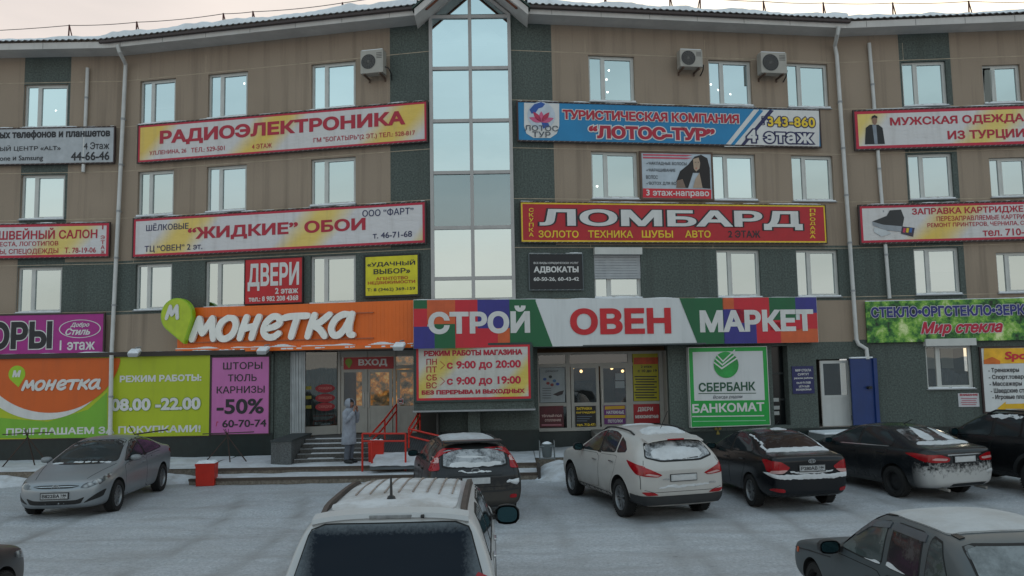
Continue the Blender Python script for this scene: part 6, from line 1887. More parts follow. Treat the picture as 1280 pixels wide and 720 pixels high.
c.window('windscreen', [(-.72, 1.14), (-.56, 1.57), (.56, 1.57), (.72, 1.14)], 'front')
c.window('rear_window', [(-.70, 1.16), (-.60, 1.41), (-.3, 1.45), (.3, 1.45), (.60, 1.41), (.70, 1.16), (.4, 1.08), (-.4, 1.08)], 'rear', frosty('frosted_rear_glass', (.05, .055, .06), .75, 3.2), rim=.03)
c.add('rear_bumper_trim', [([(-.84, .33), (-.86, .50), (-.5, .48), (.5, .48), (.86, .50), (.84, .33)], 'rear', TRIM, .016, 1, .05), ([(-1.75, .29), (-1.78, .50), (-2.17, .49), (-2.17, .33)], 'side', TRIM, .013, 1, .05), ([(-1.75, .29), (-1.78, .50), (-2.17, .49), (-2.17, .33)], 'side', TRIM, .013, -1, .05)])
b = MB(); V = []; F = []
for i in range(13):
    y = -.58 + 1.16 * i / 12; z = 1.52 - .05 * (abs(y) / .58) ** 2.5
    V += [(-1.72, y, z + .03), (-1.98, y * 1.0, z - .03), (-1.985, y, z - .055), (-1.75, y, z - .05)]
for i in range(12):
    for k_ in range(4): F.append((4 * i + k_, 4 * i + (k_ + 1) % 4, 4 * i + 4 + (k_ + 1) % 4, 4 * i + 4 + k_))
F += [(0, 1, 2, 3), (51, 50, 49, 48)]
b.add(V, F, WPAINT); sp_ = b.build('spoiler', c.o, c.M, smooth=40); b = MB(); b.box(-1.995, -1.985, -.17, .17, 1.46, 1.485, TAIL); b.build('brake_light', sp_, c.M)
c.plate('rear', 0, .80, None, snow=True); c.wheels(1.32, -1.32, .79, .355, w_=.22, spokes=5, twin=True)
c.tube('wiper', [(-2.13, -.05, 1.115), (-2.11, -.38, 1.14)], .012, BLACK); c.tube('antenna', [(-1.35, 0, 1.60), (-1.7, 0, 1.98)], .006, BLACK); c.rail(.1, -1.4, .57, TRIM, .04)
c.snow([(-1.15, -.40), (-1.05, .30), (-1.55, .5), (-1.64, .1), (-1.6, -.48)], h=.045, seed=2); c.snow([(-.55, 1.18), (-.2, 1.12), (.3, 1.11), (.56, 1.17), (.5, 1.30), (.1, 1.34), (-.4, 1.30)], 'rear', .025, 5); c.snow([(-.55, .63), (.5, .62), (.5, .66), (-.5, .67)], 'rear', .02, 6)
c.snow([(-.1, -.4), (-.1, .3), (-.5, .35), (-.55, -.3)], h=.018, seed=12)
for t, y0, y1 in (('HYUNDAI', .42, .2), ('4WD', -.52, -.66)):
    q, n = c.hit('rear', (y0 + y1) / 2, .78 if y0 > 0 else .68); b = MB(); text_into(b, t, -abs(y0 - y1) / 2, abs(y0 - y1) / 2, -.016, .016, 0, CHROME, bold=.01); b.build('badge', c.o, c.M @ Matrix.Translation(q + Vector((-.012, 0, 0))) @ Matrix.Rotation(-math.pi / 2, 4, 'Z'))
c.seamline([(-.74, 1.12), (-.84, .86), (-.84, .62), (-.6, .55), (.6, .55), (.84, .62), (.84, .86), (.74, 1.12)], 'rear')

# ---------- black sedan, rear towards us
SOL = [(2.13, .34, .53, .6, .42, .41, .36), (2.06, .24, .66, .74, .65, .63, .54), (1.86, .2, .76, .84, .79, .76, .63), (1.42, .19, .85, .93, .84, .80, .67), (.98, .19, .90, 1.0, .85, .805, .70), (.8, .19, .915, 1.06, .85, .808, .695), (.3, .19, .935, 1.33, .85, .81, .61),
       (-.05, .19, .955, 1.435, .85, .81, .57), (-.45, .19, .975, 1.475, .85, .81, .555), (-.9, .19, 1.0, 1.455, .85, .808, .548), (-1.3, .2, 1.03, 1.34, .85, .80, .57), (-1.62, .22, 1.05, 1.16, .845, .79, .61), (-1.8, .23, 1.045, 1.10, .835, .785, .64), (-2.06, .27, 1.035, 1.085, .79, .765, .67), (-2.2, .31, .98, 1.06, .735, .715, .65), (-2.25, .4, .9, .98, .66, .64, .58)]
BPAINT = paint('black_paint', (.006, .007, .009), .07, .25, 0, dcol=(.09, .088, .085), rough=.2, spec=.32)
c3 = Car('black_sedan', 'black sedan with a pale band along its rear bumper, right beside the white crossover', (5.4, 17.9), math.radians(8), SOL, ((1.285, .36, .54), (-1.285, .36, .54)), BPAINT, PARK)
c = c3
for sg in (-1, 1):
    c.add('pillar_trim', [([(-.2, 0.985), (-.2, 1.375), (-.38, 1.375), (-.38, 0.985)], 'side', BLACK, .0018, sg, .06)])
    c.window('side_window', [(.72, .97), (.3, 1.2), (.0, 1.345), (-.24, 1.39), (-.26, 1.0), (.3, .985)], 'side', sg=sg); c.window('side_window', [(-.32, 1.005), (-.3, 1.39), (-.62, 1.385), (-.98, 1.30), (-1.3, 1.13), (-1.28, 1.06), (-.8, 1.03)], 'side', sg=sg)
    c.door([(.82, .92), (-.28, .965), (-.28, .3), (.2, .25), (.78, .25), (.86, .5)], sg, (-.1, .86)); c.door([(-.3, .97), (-1.12, 1.0), (-1.05, .75), (-.86, .45), (-.72, .25), (-.3, .25)], sg, (-.92, .9))
    c.mirror(.55, .97, sg, h=.13)
    c.add('tail_light', [(soft([(sg * .44, .86), (sg * .50, .80), (sg * .80, .74), (sg * .80, .98), (sg * .62, .97)], 2, .14), 'rear', TAIL, .009, 1, .04), (soft([(-2.14, .72), (-1.95, .86), (-1.78, .98), (-1.95, .995), (-2.16, .97)], 2, .15), 'side', TAIL, .009, sg, .04)])
    c.add('tail_light_clear', [(soft([(sg * .48, .815), (sg * .58, .745), (sg * .78, .74), (sg * .76, .80)], 2, .15), 'rear', TAILW, .0125, 1, .04)])
    c.add('rear_reflector', [(soft([(sg * .55, .38), (sg * .78, .41), (sg * .74, .47), (sg * .56, .45)], 2, .2), 'rear', TAIL, .009, 1, .04)])
    c.add('headlight', [(soft([(sg * .42, .6), (sg * .78, .66), (sg * .78, .78), (sg * .5, .7)], 2, .15), 'front', HEADL, .006, 1, .06)])
c.window('windscreen', [(-.68, 1.03), (-.52, 1.39), (.52, 1.39), (.68, 1.03)], 'front')
c.window('rear_window', [(-.64, 1.13), (-.50, 1.39), (.50, 1.39), (.64, 1.13)], 'rear', frosty('warm_rear_glass', (.03, .02, .018), .12, 4))
for sg in (-1, 1): c.snow([(-1.68, sg * .60), (-1.4, sg * .58), (-1.1, sg * .545), (-.75, sg * .53), (-.75, sg * .56), (-1.1, sg * .58), (-1.45, sg * .63), (-1.7, sg * .66)], h=.03, seed=4)
c.snow([(-1.58, -.60), (-1.64, 0), (-1.58, .60), (-1.78, .66), (-1.82, 0), (-1.78, -.66)], h=.05, seed=6); c.snow([(-.5, -.2), (-.6, .05), (-.85, .1), (-.8, -.3)], h=.02, seed=7)
c.snow([(-.80, .67), (-.45, .63), (.45, .63), (.80, .67), (.82, .76), (.5, .72), (-.5, .72), (-.82, .76)], 'rear', .02, 9); c.snow([(-.4, .74), (.4, .74), (.46, .80), (.34, .77), (-.34, .77), (-.46, .80)], 'rear', .015, 10)  # raised white band along the bumper top, a thinner one above
c.add('lower_bumper', [(soft([(-.72, .27), (-.74, .36), (-.3, .33), (.3, .33), (.74, .36), (.72, .27)], 1, .1), 'rear', TRIM, .006, 1, .06)])
c.plate('rear', 0, .835, ('Р280АВ', '186')); c.wheels(1.285, -1.285, .755, .315, w_=.2, spokes=5, twin=True)
q, n = c.hit('rear', 0, .97); b = MB(); b.add([(q.x - .016, y, z) for y, z in ell(0, .97, .075, .04, 24)] + [(q.x - .016, y, z) for y, z in ell(0, .97, .06, .03, 24)], [(i, (i + 1) % 24, 24 + (i + 1) % 24, 24 + i) for i in range(24)], CHROME)
for y in (-.03, .03): b.add([(q.x - .016, y - .007 - .008, .945), (q.x - .016, y + .007 - .008, .945), (q.x - .016, y + .007 + .008, .995), (q.x - .016, y - .007 + .008, .995)], [(0, 1, 2, 3)], CHROME)
b.add([(q.x - .016, -.035, .966), (q.x - .016, .035, .966), (q.x - .016, .035, .977), (q.x - .016, -.035, .977)], [(0, 1, 2, 3)], CHROME); b.build('emblem', c.o, c.M)
c.tube('antenna', [(-.6, 0, 1.46), (-.95, 0, 1.62)], .006, BLACK)
c.seamline([(-.66, 1.05), (-.66, .99), (-.46, .87), (-.42, .74), (.42, .74), (.46, .87), (.66, .99), (.66, 1.05)], 'rear', mat=flat('#050505', .9))

# ---------- dark sedan with salt-white tail
COR = [(2.3, .34, .53, .6, .42, .41, .36), (2.22, .24, .66, .74, .66, .64, .54), (2.0, .2, .76, .84, .80, .77, .63), (1.55, .19, .85, .93, .87, .83, .68), (1.1, .19, .90, 1.0, .885, .838, .72), (.9, .19, .915, 1.06, .885, .84, .71), (.35, .19, .935, 1.33, .885, .842, .62),
       (-.05, .19, .955, 1.44, .885, .842, .58), (-.45, .19, .975, 1.475, .885, .842, .565), (-.95, .19, 1.0, 1.45, .885, .84, .555), (-1.4, .2, 1.03, 1.33, .885, .832, .58), (-1.78, .22, 1.05, 1.15, .875, .82, .62), (-1.98, .23, 1.045, 1.095, .86, .81, .65), (-2.2, .27, 1.035, 1.085, .81, .785, .68), (-2.32, .31, .98, 1.055, .75, .73, .66), (-2.37, .4, .9, .98, .67, .65, .59)]
c4 = Car('muddy_sedan', 'dark muddy sedan with salt crusted white rear bumper, parked left of the black off-road car', (8.42, 18.75), math.radians(17), COR, ((1.35, .375, .55), (-1.35, .375, .55)), paint('muddy_black_paint', (.008, .010, .012), .16, .4, 0, rear=.95, dcol=(.42, .415, .405), rough=.22, xr=-2.05, spec=.35), PARK)
c = c4
for sg in (-1, 1):
    c.add('pillar_trim', [([(-.2, 0.985), (-.2, 1.375), (-.38, 1.375), (-.38, 0.985)], 'side', BLACK, .0018, sg, .06)])
    c.window('side_window', [(.82, .97), (.35, 1.2), (.0, 1.345), (-.24, 1.39), (-.26, 1.0), (.3, .985)], 'side', sg=sg); c.window('side_window', [(-.32, 1.005), (-.3, 1.39), (-.66, 1.385), (-1.04, 1.30), (-1.3, 1.15), (-1.28, 1.06), (-.8, 1.03)], 'side', sg=sg)
    c.door([(.9, .92), (-.28, .965), (-.28, .3), (.2, .25), (.86, .25), (.95, .5)], sg, (-.1, .86)); c.door([(-.3, .97), (-1.22, 1.0), (-1.12, .75), (-.92, .45), (-.76, .25), (-.3, .25)], sg, (-1.0, .9))
    c.mirror(.6, .97, sg, h=.13)
    c.add('window_chrome', [([(.3, .972), (-1.2, 1.025), (-1.2, 1.042), (.3, .989)], 'side', CHROME, .009, sg, .09)])
    c.add('tail_light', [(soft([(sg * .36, .885), (sg * .40, .80), (sg * .82, .80), (sg * .82, .95), (sg * .6, .96)], 2, .14), 'rear', TAIL, .010, 1, .04), (soft([(-2.22, .79), (-1.98, .86), (-1.66, .945), (-1.9, .965), (-2.24, .95)], 2, .15), 'side', TAIL, .010, sg, .04)])
    c.add('tail_light_clear', [(soft([(sg * .42, .875), (sg * .46, .83), (sg * .76, .85), (sg * .7, .895)], 2, .15), 'rear', TAILW, .0135, 1, .04)])
    c.add('headlight', [(soft([(sg * .42, .6), (sg * .78, .66), (sg * .78, .78), (sg * .5, .7)], 2, .15), 'front', HEADL, .006, 1, .06)])
c.window('windscreen', [(-.70, 1.03), (-.53, 1.39), (.53, 1.39), (.70, 1.03)], 'front'); c.window('rear_window', [(-.66, 1.14), (-.51, 1.39), (.51, 1.39), (.66, 1.14)], 'rear', frosty('streaked_rear_glass', (.035, .03, .028), .45, 2.6))
c.snow([(-1.72, -.6), (-1.78, 0), (-1.72, .6), (-1.9, .66), (-1.98, 0), (-1.9, -.66)], h=.04, seed=16)
c.snow([(-1.0, .1), (-1.72, .02), (-1.74, .34), (-1.4, .3)], h=.016, seed=21); c.snow([(-1.05, -.3), (-1.74, -.5), (-1.74, -.2), (-1.4, -.24)], h=.014, seed=24)
c.snow([(-.84, .6), (-.55, .62), (-.55, .55), (-.84, .53)], 'rear', .02, 26, snow_mat('dull_snow', (.5, .5, .5))); c.add('rear_diffuser', [(soft([(-.5, .31), (-.55, .37), (.3, .37), (.36, .31)], 1, .1), 'rear', TRIM, .008, 1, .05)])
c.plate('rear', 0, .85, None, snow=True); c.wheels(1.35, -1.35, .79, .325, rim=STEEL, steel=True)
for y in (.45, -.5): c.tube('exhaust', [(-2.1, y, .26), (-2.38, y, .245)], .03, flat('#8E8A84', .5, .5), 12)
c.tube('antenna', [(-.8, 0, 1.45), (-1.05, 0, 1.56)], .008, BLACK); c.add('chrome_strip', [([(-.42, .93), (.42, .93), (.42, .955), (-.42, .955)], 'rear', CHROME, .008, 1, .07)])
c.seamline([(-.7, 1.05), (-.68, .99), (-.4, .9), (-.36, .72), (.36, .72), (.4, .9), (.68, .99), (.7, 1.05)], 'rear')

# ---------- black off-road car at the right edge
OFR = [(2.35, .48, .74, .82, .55, .53, .46), (2.28, .36, .88, .97, .78, .76, .64), (2.0, .32, 1.0, 1.07, .90, .87, .72), (1.55, .30, 1.05, 1.12, .935, .89, .76), (1.1, .3, 1.08, 1.17, .94, .895, .79), (.92, .3, 1.09, 1.22, .94, .897, .78), (.45, .3, 1.10, 1.53, .94, .897, .70), (.15, .3, 1.11, 1.68, .94, .897, .66),
       (-.3, .3, 1.13, 1.735, .94, .896, .65), (-1.0, .3, 1.15, 1.735, .94, .895, .645), (-1.6, .32, 1.18, 1.70, .935, .89, .64), (-1.95, .34, 1.19, 1.62, .925, .88, .64), (-2.12, .36, 1.15, 1.4, .915, .87, .67), (-2.22, .38, 1.08, 1.16, .9, .86, .72), (-2.28, .46, .95, 1.02, .82, .8, .7)]
c5 = Car('offroad_car', 'black off-road car with roof rails at the right edge, beside the muddy sedan', (11.25, 18.3), math.radians(14), OFR, ((1.355, .45, .56), (-1.355, .45, .56)), paint('dusty_black_paint', (.006, .007, .008), .13, .45, 0, dcol=(.12, .115, .11), rough=.2, spec=.32), PARK)
c = c5
for sg in (-1, 1):
    c.add('pillar_trim', [([(-.2, 1.150), (-.2, 1.615), (-.38, 1.615), (-.38, 1.150)], 'side', BLACK, .0018, sg, .06)])
    c.window('side_window', [(.82, 1.13), (.42, 1.40), (.12, 1.585), (-.24, 1.63), (-.26, 1.165), (.3, 1.145)], 'side', sg=sg); c.window('side_window', [(-.32, 1.17), (-.3, 1.63), (-.95, 1.63), (-1.0, 1.195)], 'side', sg=sg)
    c.window('side_window', [(-1.05, 1.2), (-1.0, 1.63), (-1.16, 1.61), (-1.3, 1.23), (-1.25, 1.205)], 'side', sg=sg, step=.06); c.window('side_window', [(-1.38, 1.235), (-1.24, 1.60), (-1.75, 1.57), (-1.85, 1.26)], 'side', sg=sg)
    c.door([(.92, 1.09), (-.28, 1.13), (-.28, .5), (.2, .46), (.88, .46), (.95, .7)], sg, (-.1, 1.02)); c.door([(-.3, 1.13), (-1.22, 1.16), (-1.1, .95), (-.92, .7), (-.82, .46), (-.3, .46)], sg, (-1.0, 1.06))
    c.mirror(.66, 1.14, sg, h=.18)
    c.add('sill_trim', [([(.9, .3), (.9, .44), (-.88, .44), (-.88, .3)], 'side', TRIM, .008, sg, .09)])
    c.add('tail_light', [(soft([(-2.2, .95), (-2.0, .98), (-1.92, 1.2), (-2.12, 1.16)], 2, .15), 'side', TAIL, .008, sg, .05)]); c.add('headlight', [(soft([(sg * .48, .78), (sg * .82, .8), (sg * .84, .95), (sg * .55, .92)], 2, .15), 'front', HEADL, .006, 1, .06)])
    ap = [(-1.355 + .53 * math.cos(math.radians(a)), .39 + .53 * math.sin(math.radians(a))) for a in range(10, 171, 10)] + [(-1.355 + .455 * math.cos(math.radians(a)), .39 + .455 * math.sin(math.radians(a))) for a in range(170, 9, -10)]
    c.add('arch_trim', [(ap, 'side', TRIM, .014, sg, .08)])
c.window('windscreen', [(-.74, 1.19), (-.58, 1.64), (.58, 1.64), (.74, 1.19)], 'front'); c.window('rear_window', [(-.68, 1.2), (-.6, 1.58), (.6, 1.58), (.68, 1.2)], 'rear')
c.wheels(1.355, -1.355, .81, .375, w_=.24, spokes=6, twin=False, rr=.62); c.rail(.05, -1.75, .6, TRIM, .06, .02)
for sg in (1,): c.snow([(-.1, .64), (-.95, .64), (-.95, .70), (-.1, .70)], h=.035, seed=31)
b = MB(); b.tube([(.42, .36 + .17 * math.cos(t * .349), 1.22 + .17 * math.sin(t * .349)) for t in range(19)], .015, BLACK, 6); b.build('steering_wheel', c.o, c.M)

# ---------- grey estate car before the ramp
EST = [(2.2, .34, .55, .62, .42, .41, .36), (2.12, .24, .68, .76, .68, .66, .56), (1.9, .2, .78, .86, .83, .8, .66), (1.45, .19, .87, .95, .9, .86, .7), (1.05, .19, .92, 1.02, .915, .865, .74), (.85, .19, .935, 1.08, .915, .867, .73), (.35, .19, .95, 1.36, .915, .868, .65), (-.02, .19, .965, 1.475, .915, .868, .615),
       (-.5, .19, .985, 1.515, .915, .868, .605), (-1.2, .2, 1.01, 1.51, .915, .865, .605), (-1.7, .22, 1.03, 1.475, .91, .86, .60), (-1.95, .24, 1.035, 1.41, .9, .85, .61), (-2.1, .27, 1.0, 1.2, .89, .845, .65), (-2.2, .3, .95, 1.0, .875, .835, .72), (-2.28, .34, .88, .94, .84, .81, .72), (-2.32, .42, .8, .86, .76, .74, .68)]
GP = paint('grey_paint', (.02, .021, .023), .42, .42, .2, rear=.6, dcol=(.095, .082, .068), xr=-2.2, spec=.35)
c6 = Car('grey_estate_car', 'dark grey estate car with snowy rear window and tall tail lights before the red railing', (-1.17, 17.35), math.radians(11), EST, ((1.32, .375, .55), (-1.32, .375, .55)), GP, PARK)
c = c6
for sg in (-1, 1):
    c.add('pillar_trim', [([(-.2, 1.005), (-.2, 1.410), (-.38, 1.410), (-.38, 1.005)], 'side', BLACK, .0018, sg, .06)])
    c.window('side_window', [(.76, 1.0), (.35, 1.22), (.02, 1.365), (-.24, 1.42), (-.26, 1.02), (.3, 1.01)], 'side', sg=sg); c.window('side_window', [(-.32, 1.02), (-.3, 1.42), (-.98, 1.425), (-1.02, 1.05)], 'side', sg=sg); c.window('side_window', [(-1.08, 1.06), (-1.04, 1.425), (-1.55, 1.41), (-1.8, 1.1)], 'side', sg=sg)
    c.door([(.86, .94), (-.28, .97), (-.28, .3), (.2, .25), (.82, .25), (.9, .5)], sg, (-.1, .86)); c.door([(-.3, .97), (-1.15, 1.0), (-1.05, .75), (-.88, .45), (-.74, .25), (-.3, .25)], sg, (-.95, .9))
    c.mirror(.58, .99, sg, TRIM, h=.14)
    c.add('tail_light', [(soft([(sg * .665, 1.00), (sg * .85, .98), (sg * .845, 1.12), (sg * .78, 1.33), (sg * .675, 1.33), (sg * .67, 1.2)], 2, .1), 'rear', TAIL, .012, 1, .05), (soft([(-2.1, .97), (-1.98, 1.0), (-1.86, 1.36), (-1.97, 1.36)], 2, .12), 'side', TAIL, .012, sg, .05)])
    c.add('tail_light_clear', [(soft([(sg * .67, 1.12), (sg * .80, 1.11), (sg * .775, 1.2), (sg * .665, 1.21)], 2, .1), 'rear', TAILW, .0155, 1, .05)])
    c.add('rear_reflector', [(soft([(sg * .62, .46), (sg * .76, .46), (sg * .76, .53), (sg * .64, .53)], 2, .2), 'rear', TAIL, .009, 1, .04)])
    c.add('headlight', [(soft([(sg * .42, .62), (sg * .8, .68), (sg * .8, .8), (sg * .5, .74)], 2, .15), 'front', HEADL, .006, 1, .06)])
c.window('windscreen', [(-.72, 1.05), (-.56, 1.43), (.56, 1.43), (.72, 1.05)], 'front'); c.window('rear_window', [(-.63, 1.02), (-.60, 1.37), (.60, 1.37), (.63, 1.02)], 'rear', frosty('icy_rear_glass', (.05, .055, .06), .85, 6.5, fcol=(.36, .38, .4)), rim=.03)
c.snow([(-.5, 1.05), (-.5, 1.12), (-.1, 1.10), (.3, 1.14), (.46, 1.12), (.5, 1.05), (0, 1.03)], 'rear', .014, 41); c.snow([(-.3, 1.2), (.1, 1.24), (.4, 1.22), (.1, 1.19)], 'rear', .008, 47); c.snow([(.05, -.5), (.05, .5), (-.9, .54), (-1.78, .52), (-1.78, -.52), (-.9, -.54)], h=.022, seed=42, mat=snow_mat('thin_roof_snow', (.5, .52, .54), .5))
c.snow([(-.8, .70), (-.6, .72), (-.55, .78), (-.82, .82)], 'rear', .05, 44); c.snow([(-.3, .935), (.35, .935), (.3, .96), (-.3, .96)], 'rear', .03, 45)
c.add('handle_strip', [([(-.5, .885), (.5, .885), (.5, .93), (-.5, .93)], 'rear', TRIM, .014, 1, .06)]); c.seamline([(-.72, 1.0), (-.74, .75), (-.6, .68), (.6, .68), (.74, .75), (.72, 1.0)], 'rear')
c.seamline([(-.8, .63), (-.5, .6), (.5, .6), (.8, .63)], 'rear', w_=.03, mat=TRIM, off=.006, name='bumper_strip')
q, n = c.hit('rear', 0, .985); b = MB(); b.add([(q.x - .02, y, z) for y, z in ell(0, .985, .08, .032, 24)] + [(q.x - .02, y, z) for y, z in ell(0, .985, .066, .022, 24)], [(i, (i + 1) % 24, 24 + (i + 1) % 24, 24 + i) for i in range(24)], CHROME); b.build('emblem', c.o, c.M)
b = MB(); b.box(-2.0, -1.7, -.56, .56, 1.465, 1.5, GP); b.build('spoiler', c.o, c.M, bevel=.012)
c.plate('rear', 0, .80, None, snow=False); c.wheels(1.32, -1.32, .79, .325, spokes=5); c.tube('wiper', [(-2.17, 0, 1.035), (-2.14, -.4, 1.06)], .012, BLACK); c.rail(0.05, -1.7, .55, TRIM, .03, .014)

# ---------- cream off-road car in the foreground, seen from behind and above
FG = [(2.35, .48, .74, .82, .55, .53, .46), (2.28, .36, .88, .97, .78, .76, .64), (2.0, .32, 1.0, 1.07, .88, .85, .72), (1.55, .30, 1.06, 1.12, .91, .87, .76), (1.1, .3, 1.09, 1.17, .915, .875, .79), (.92, .3, 1.10, 1.22, .915, .88, .79), (.45, .3, 1.11, 1.53, .915, .882, .74), (.18, .3, 1.12, 1.665, .915, .885, .72),
      (-.2, .3, 1.13, 1.71, .915, .887, .715), (-1.0, .3, 1.14, 1.725, .915, .887, .72), (-1.75, .32, 1.16, 1.715, .912, .885, .72), (-2.0, .34, 1.16, 1.70, .94, .91, .72), (-2.1, .36, 1.14, 1.61, .95, .925, .745), (-2.22, .38, 1.08, 1.25, .95, .925, .84), (-2.3, .4, 1.0, 1.08, .94, .91, .85), (-2.36, .46, .9, .96, .9, .88, .82)]
CREAM = paint('cream_paint', (.39, .40, .405), .45, .75, 0, dcol=(.15, .13, .11))
c7 = Car('cream_offroad_car', 'cream off-road car with snowy ribbed roof and tinted rear window in the foreground', (-1.16, 9.3), math.radians(1.3), FG, ((1.35, .45, .56), (-1.35, .45, .56)), CREAM, 'cars parked in the foreground')
c = c7
for sg in (-1, 1):
    c.add('pillar_trim', [([(-.2, 1.160), (-.2, 1.595), (-.38, 1.595), (-.38, 1.160)], 'side', BLACK, .0018, sg, .06)])
    c.window('side_window', [(.82, 1.14), (.42, 1.40), (.15, 1.57), (-.24, 1.61), (-.26, 1.17), (.3, 1.15)], 'side', sg=sg); c.window('side_window', [(-.32, 1.175), (-.3, 1.61), (-1.05, 1.61), (-1.08, 1.185)], 'side', sg=sg)
    c.window('side_window', [(-1.16, 1.19), (-1.12, 1.61), (-1.7, 1.59), (-1.9, 1.28), (-1.86, 1.215)], 'side', sg=sg)
    c.door([(.92, 1.10), (-.28, 1.135), (-.28, .5), (.2, .46), (.88, .46), (.95, .7)], sg, (-.1, 1.02), CHROME); c.door([(-.3, 1.135), (-1.22, 1.155), (-1.1, .95), (-.92, .7), (-.82, .46), (-.3, .46)], sg, (-1.0, 1.05), CHROME)
    c.mirror(.72, 1.08, sg, BLACK, w_=.30, h=.24)
    c.add('tail_light', [(soft([(sg * .7, .95), (sg * .87, .95), (sg * .87, 1.15), (sg * .76, 1.2)], 2, .12), 'rear', TAIL, .01, 1, .06)])
    c.add('window_moulding', [([(.8, 1.125), (-1.85, 1.195), (-1.85, 1.21), (.8, 1.14)], 'side', TRIM, .009, sg, .1)])
    c.add('headlight', [(soft([(sg * .48, .78), (sg * .82, .8), (sg * .84, .95), (sg * .55, .92)], 2, .15), 'front', HEADL, .006, 1, .06)])
    b = MB(); V = []; F = []
    for i in range(13):                                                       # wide dark roof rail, snow caught against it
        x = .12 - 2.0 * i / 12; q, n = c.hit('top', x, sg * .635); k_ = .055 * min(1, (i + .3) / 1.5, (12.3 - i) / 1.5)
        V += [(x, q.y - .036, q.z - .01), (x, q.y - .024, q.z + k_), (x, q.y + .024, q.z + k_ - .008), (x, q.y + .036, q.z - .03)]
    for i in range(12):
        for k_ in range(3): F.append((4 * i + k_, 4 * i + k_ + 1, 4 * i + k_ + 5, 4 * i + k_ + 4))
    F += [(0, 1, 2, 3), (51, 50, 49, 48)]
    b.add(V, F, flat('#3A322E', .6, var=.35, name='dusty_rail', scale=9)); b.build('roof_rail', c.o, c.M, smooth=35)
c.window('windscreen', [(-.76, 1.19), (-.62, 1.62), (.62, 1.62), (.76, 1.19)], 'front')
c.window('rear_window', [(-.86, 1.02), (-.69, 1.60), (.69, 1.60), (.86, 1.02)], 'rear', frosty('tinted_frosty_glass', (.004, .008, .015), .8, 34, (.74, 1.12, .44), (.12, .14, .155), .12), rim=.012)
ribs = (-.5, -.375, -.25, -.11, .03, .17, .31, .45)
rm_ = flat('#857B74', .6, var=.4, name='bare_roof_rib', scale=7)
c.add('roof_snow', [(soft([(.16, -.52), (.16, .52), (-.9, .57), (-1.9, .57), (-1.96, .3), (-1.96, -.3), (-1.9, -.57), (-.9, -.57)], 2, .12), 'top', snow_mat('roof_snow_mat', (.52, .54, .56), .6), lambda a, b_: .012 + .010 * mnoise.noise((a * 2, b_ * 2, 3)) + .014 * math.exp(-((a + 1.72) / .09) ** 2) - .0105 * max(0, 1 - min(abs(b_ - (r_ if True else 0)) for r_ in ribs) / .028) * (a > -1.55), 1, .028)], smooth=60)
for r_ in ribs:
    k_ = abs(mnoise.noise((r_ * 9, 2, 1)))
    c.seamline([(.05, r_), (-.5 - .2 * k_, r_), (-1.2 - .3 * k_, r_)], 'top', w_=.014, mat=rm_, off=.0165, name='roof_rib')
b = MB(); b.box(-2.085, -2.045, -.19, .19, 1.628, 1.662, flat('#77797A', .3, var=.3, scale=20)); b.build('brake_light', c.o, c.M @ Matrix.Translation((.005, 0, .0)), bevel=.008)
b = MB(); b.lathe([(0, .001), (0, .018), (.03, .014), (.034, .001)], BLACK, 12, 'y', (-2.06, -.3, 1.648)); b.build('washer_nozzle', c.o, c.M @ Matrix.Translation((-.03, .0, .0)))
q, n = c.hit('top', -1.62, .05)
b = MB(); b.lathe([(0, .045), (.03, .035), (.045, .012), (.046, .001)], BLACK, 14, 'z', (q.x, q.y, q.z + .01)); b.tube([(q.x, q.y, q.z + .04), (q.x + .03, q.y + .005, q.z + .13), (q.x + .04, q.y + .008, q.z + .225)], [.014, .012, .008], BLACK, 8); b.build('antenna', c.o, c.M, smooth=50)
b = MB(); V = []; F = []
for i in range(15):
    y = -.69 + 1.38 * i / 14; z = 1.69 - .045 * (abs(y) / .69) ** 3
    V += [(-1.93, y, z + .015), (-2.065, y, z - .012), (-2.08, y, z - .05), (-2.02, y, z - .09)]
for i in range(14):
    for k_ in range(4): F.append((4 * i + k_, 4 * i + (k_ + 1) % 4, 4 * i + 4 + (k_ + 1) % 4, 4 * i + 4 + k_))
F += [(0, 1, 2, 3), (59, 58, 57, 56)]
b.add(V, F, CREAM); b.build('spoiler', c.o, c.M, smooth=40)
c.wheels(1.35, -1.35, .80, .37, w_=.24, spokes=6, twin=False); c.tube('wiper', [(-2.26, .0, 1.1), (-2.24, .4, 1.13)], .014, BLACK); c.plate('rear', 0, .8, None)

# ---------- old boxy saloon, foreground right
OLD = [(2.02, .36, .52, .58, .5, .49, .45), (1.96, .27, .60, .66, .74, .72, .64), (1.75, .22, .68, .735, .80, .775, .70), (1.3, .2, .76, .82, .82, .79, .73), (.82, .2, .82, .88, .825, .795, .74), (.66, .2, .83, .92, .825, .795, .73), (.2, .2, .85, 1.27, .825, .795, .66), (-.02, .2, .87, 1.405, .825, .795, .635),
       (-.4, .2, .88, 1.44, .825, .795, .63), (-1.0, .2, .89, 1.44, .825, .793, .625), (-1.3, .21, .90, 1.40, .822, .79, .625), (-1.5, .22, .905, 1.28, .82, .785, .64), (-1.8, .23, .91, 1.02, .812, .775, .68), (-1.95, .24, .89, .95, .80, .765, .69), (-2.15, .27, .86, .92, .75, .73, .67), (-2.2, .34, .8, .86, .68, .66, .62)]
OPAINT = paint('old_blue_grey_paint', (.07, .085, .092), .35, .55, .3, dcol=(.12, .13, .135), rough=.45)
c8 = Car('old_saloon', 'old dark blue-grey saloon with frosted roof and window deflectors at the bottom right', (4.38, 8.55), math.radians(3.6), OLD, ((1.23, .33, .5), (-1.23, .33, .5)), OPAINT, 'cars parked in the foreground')
c = c8
DEF = flat('#4A4D52', .25, var=.1, name='smoked_deflector')
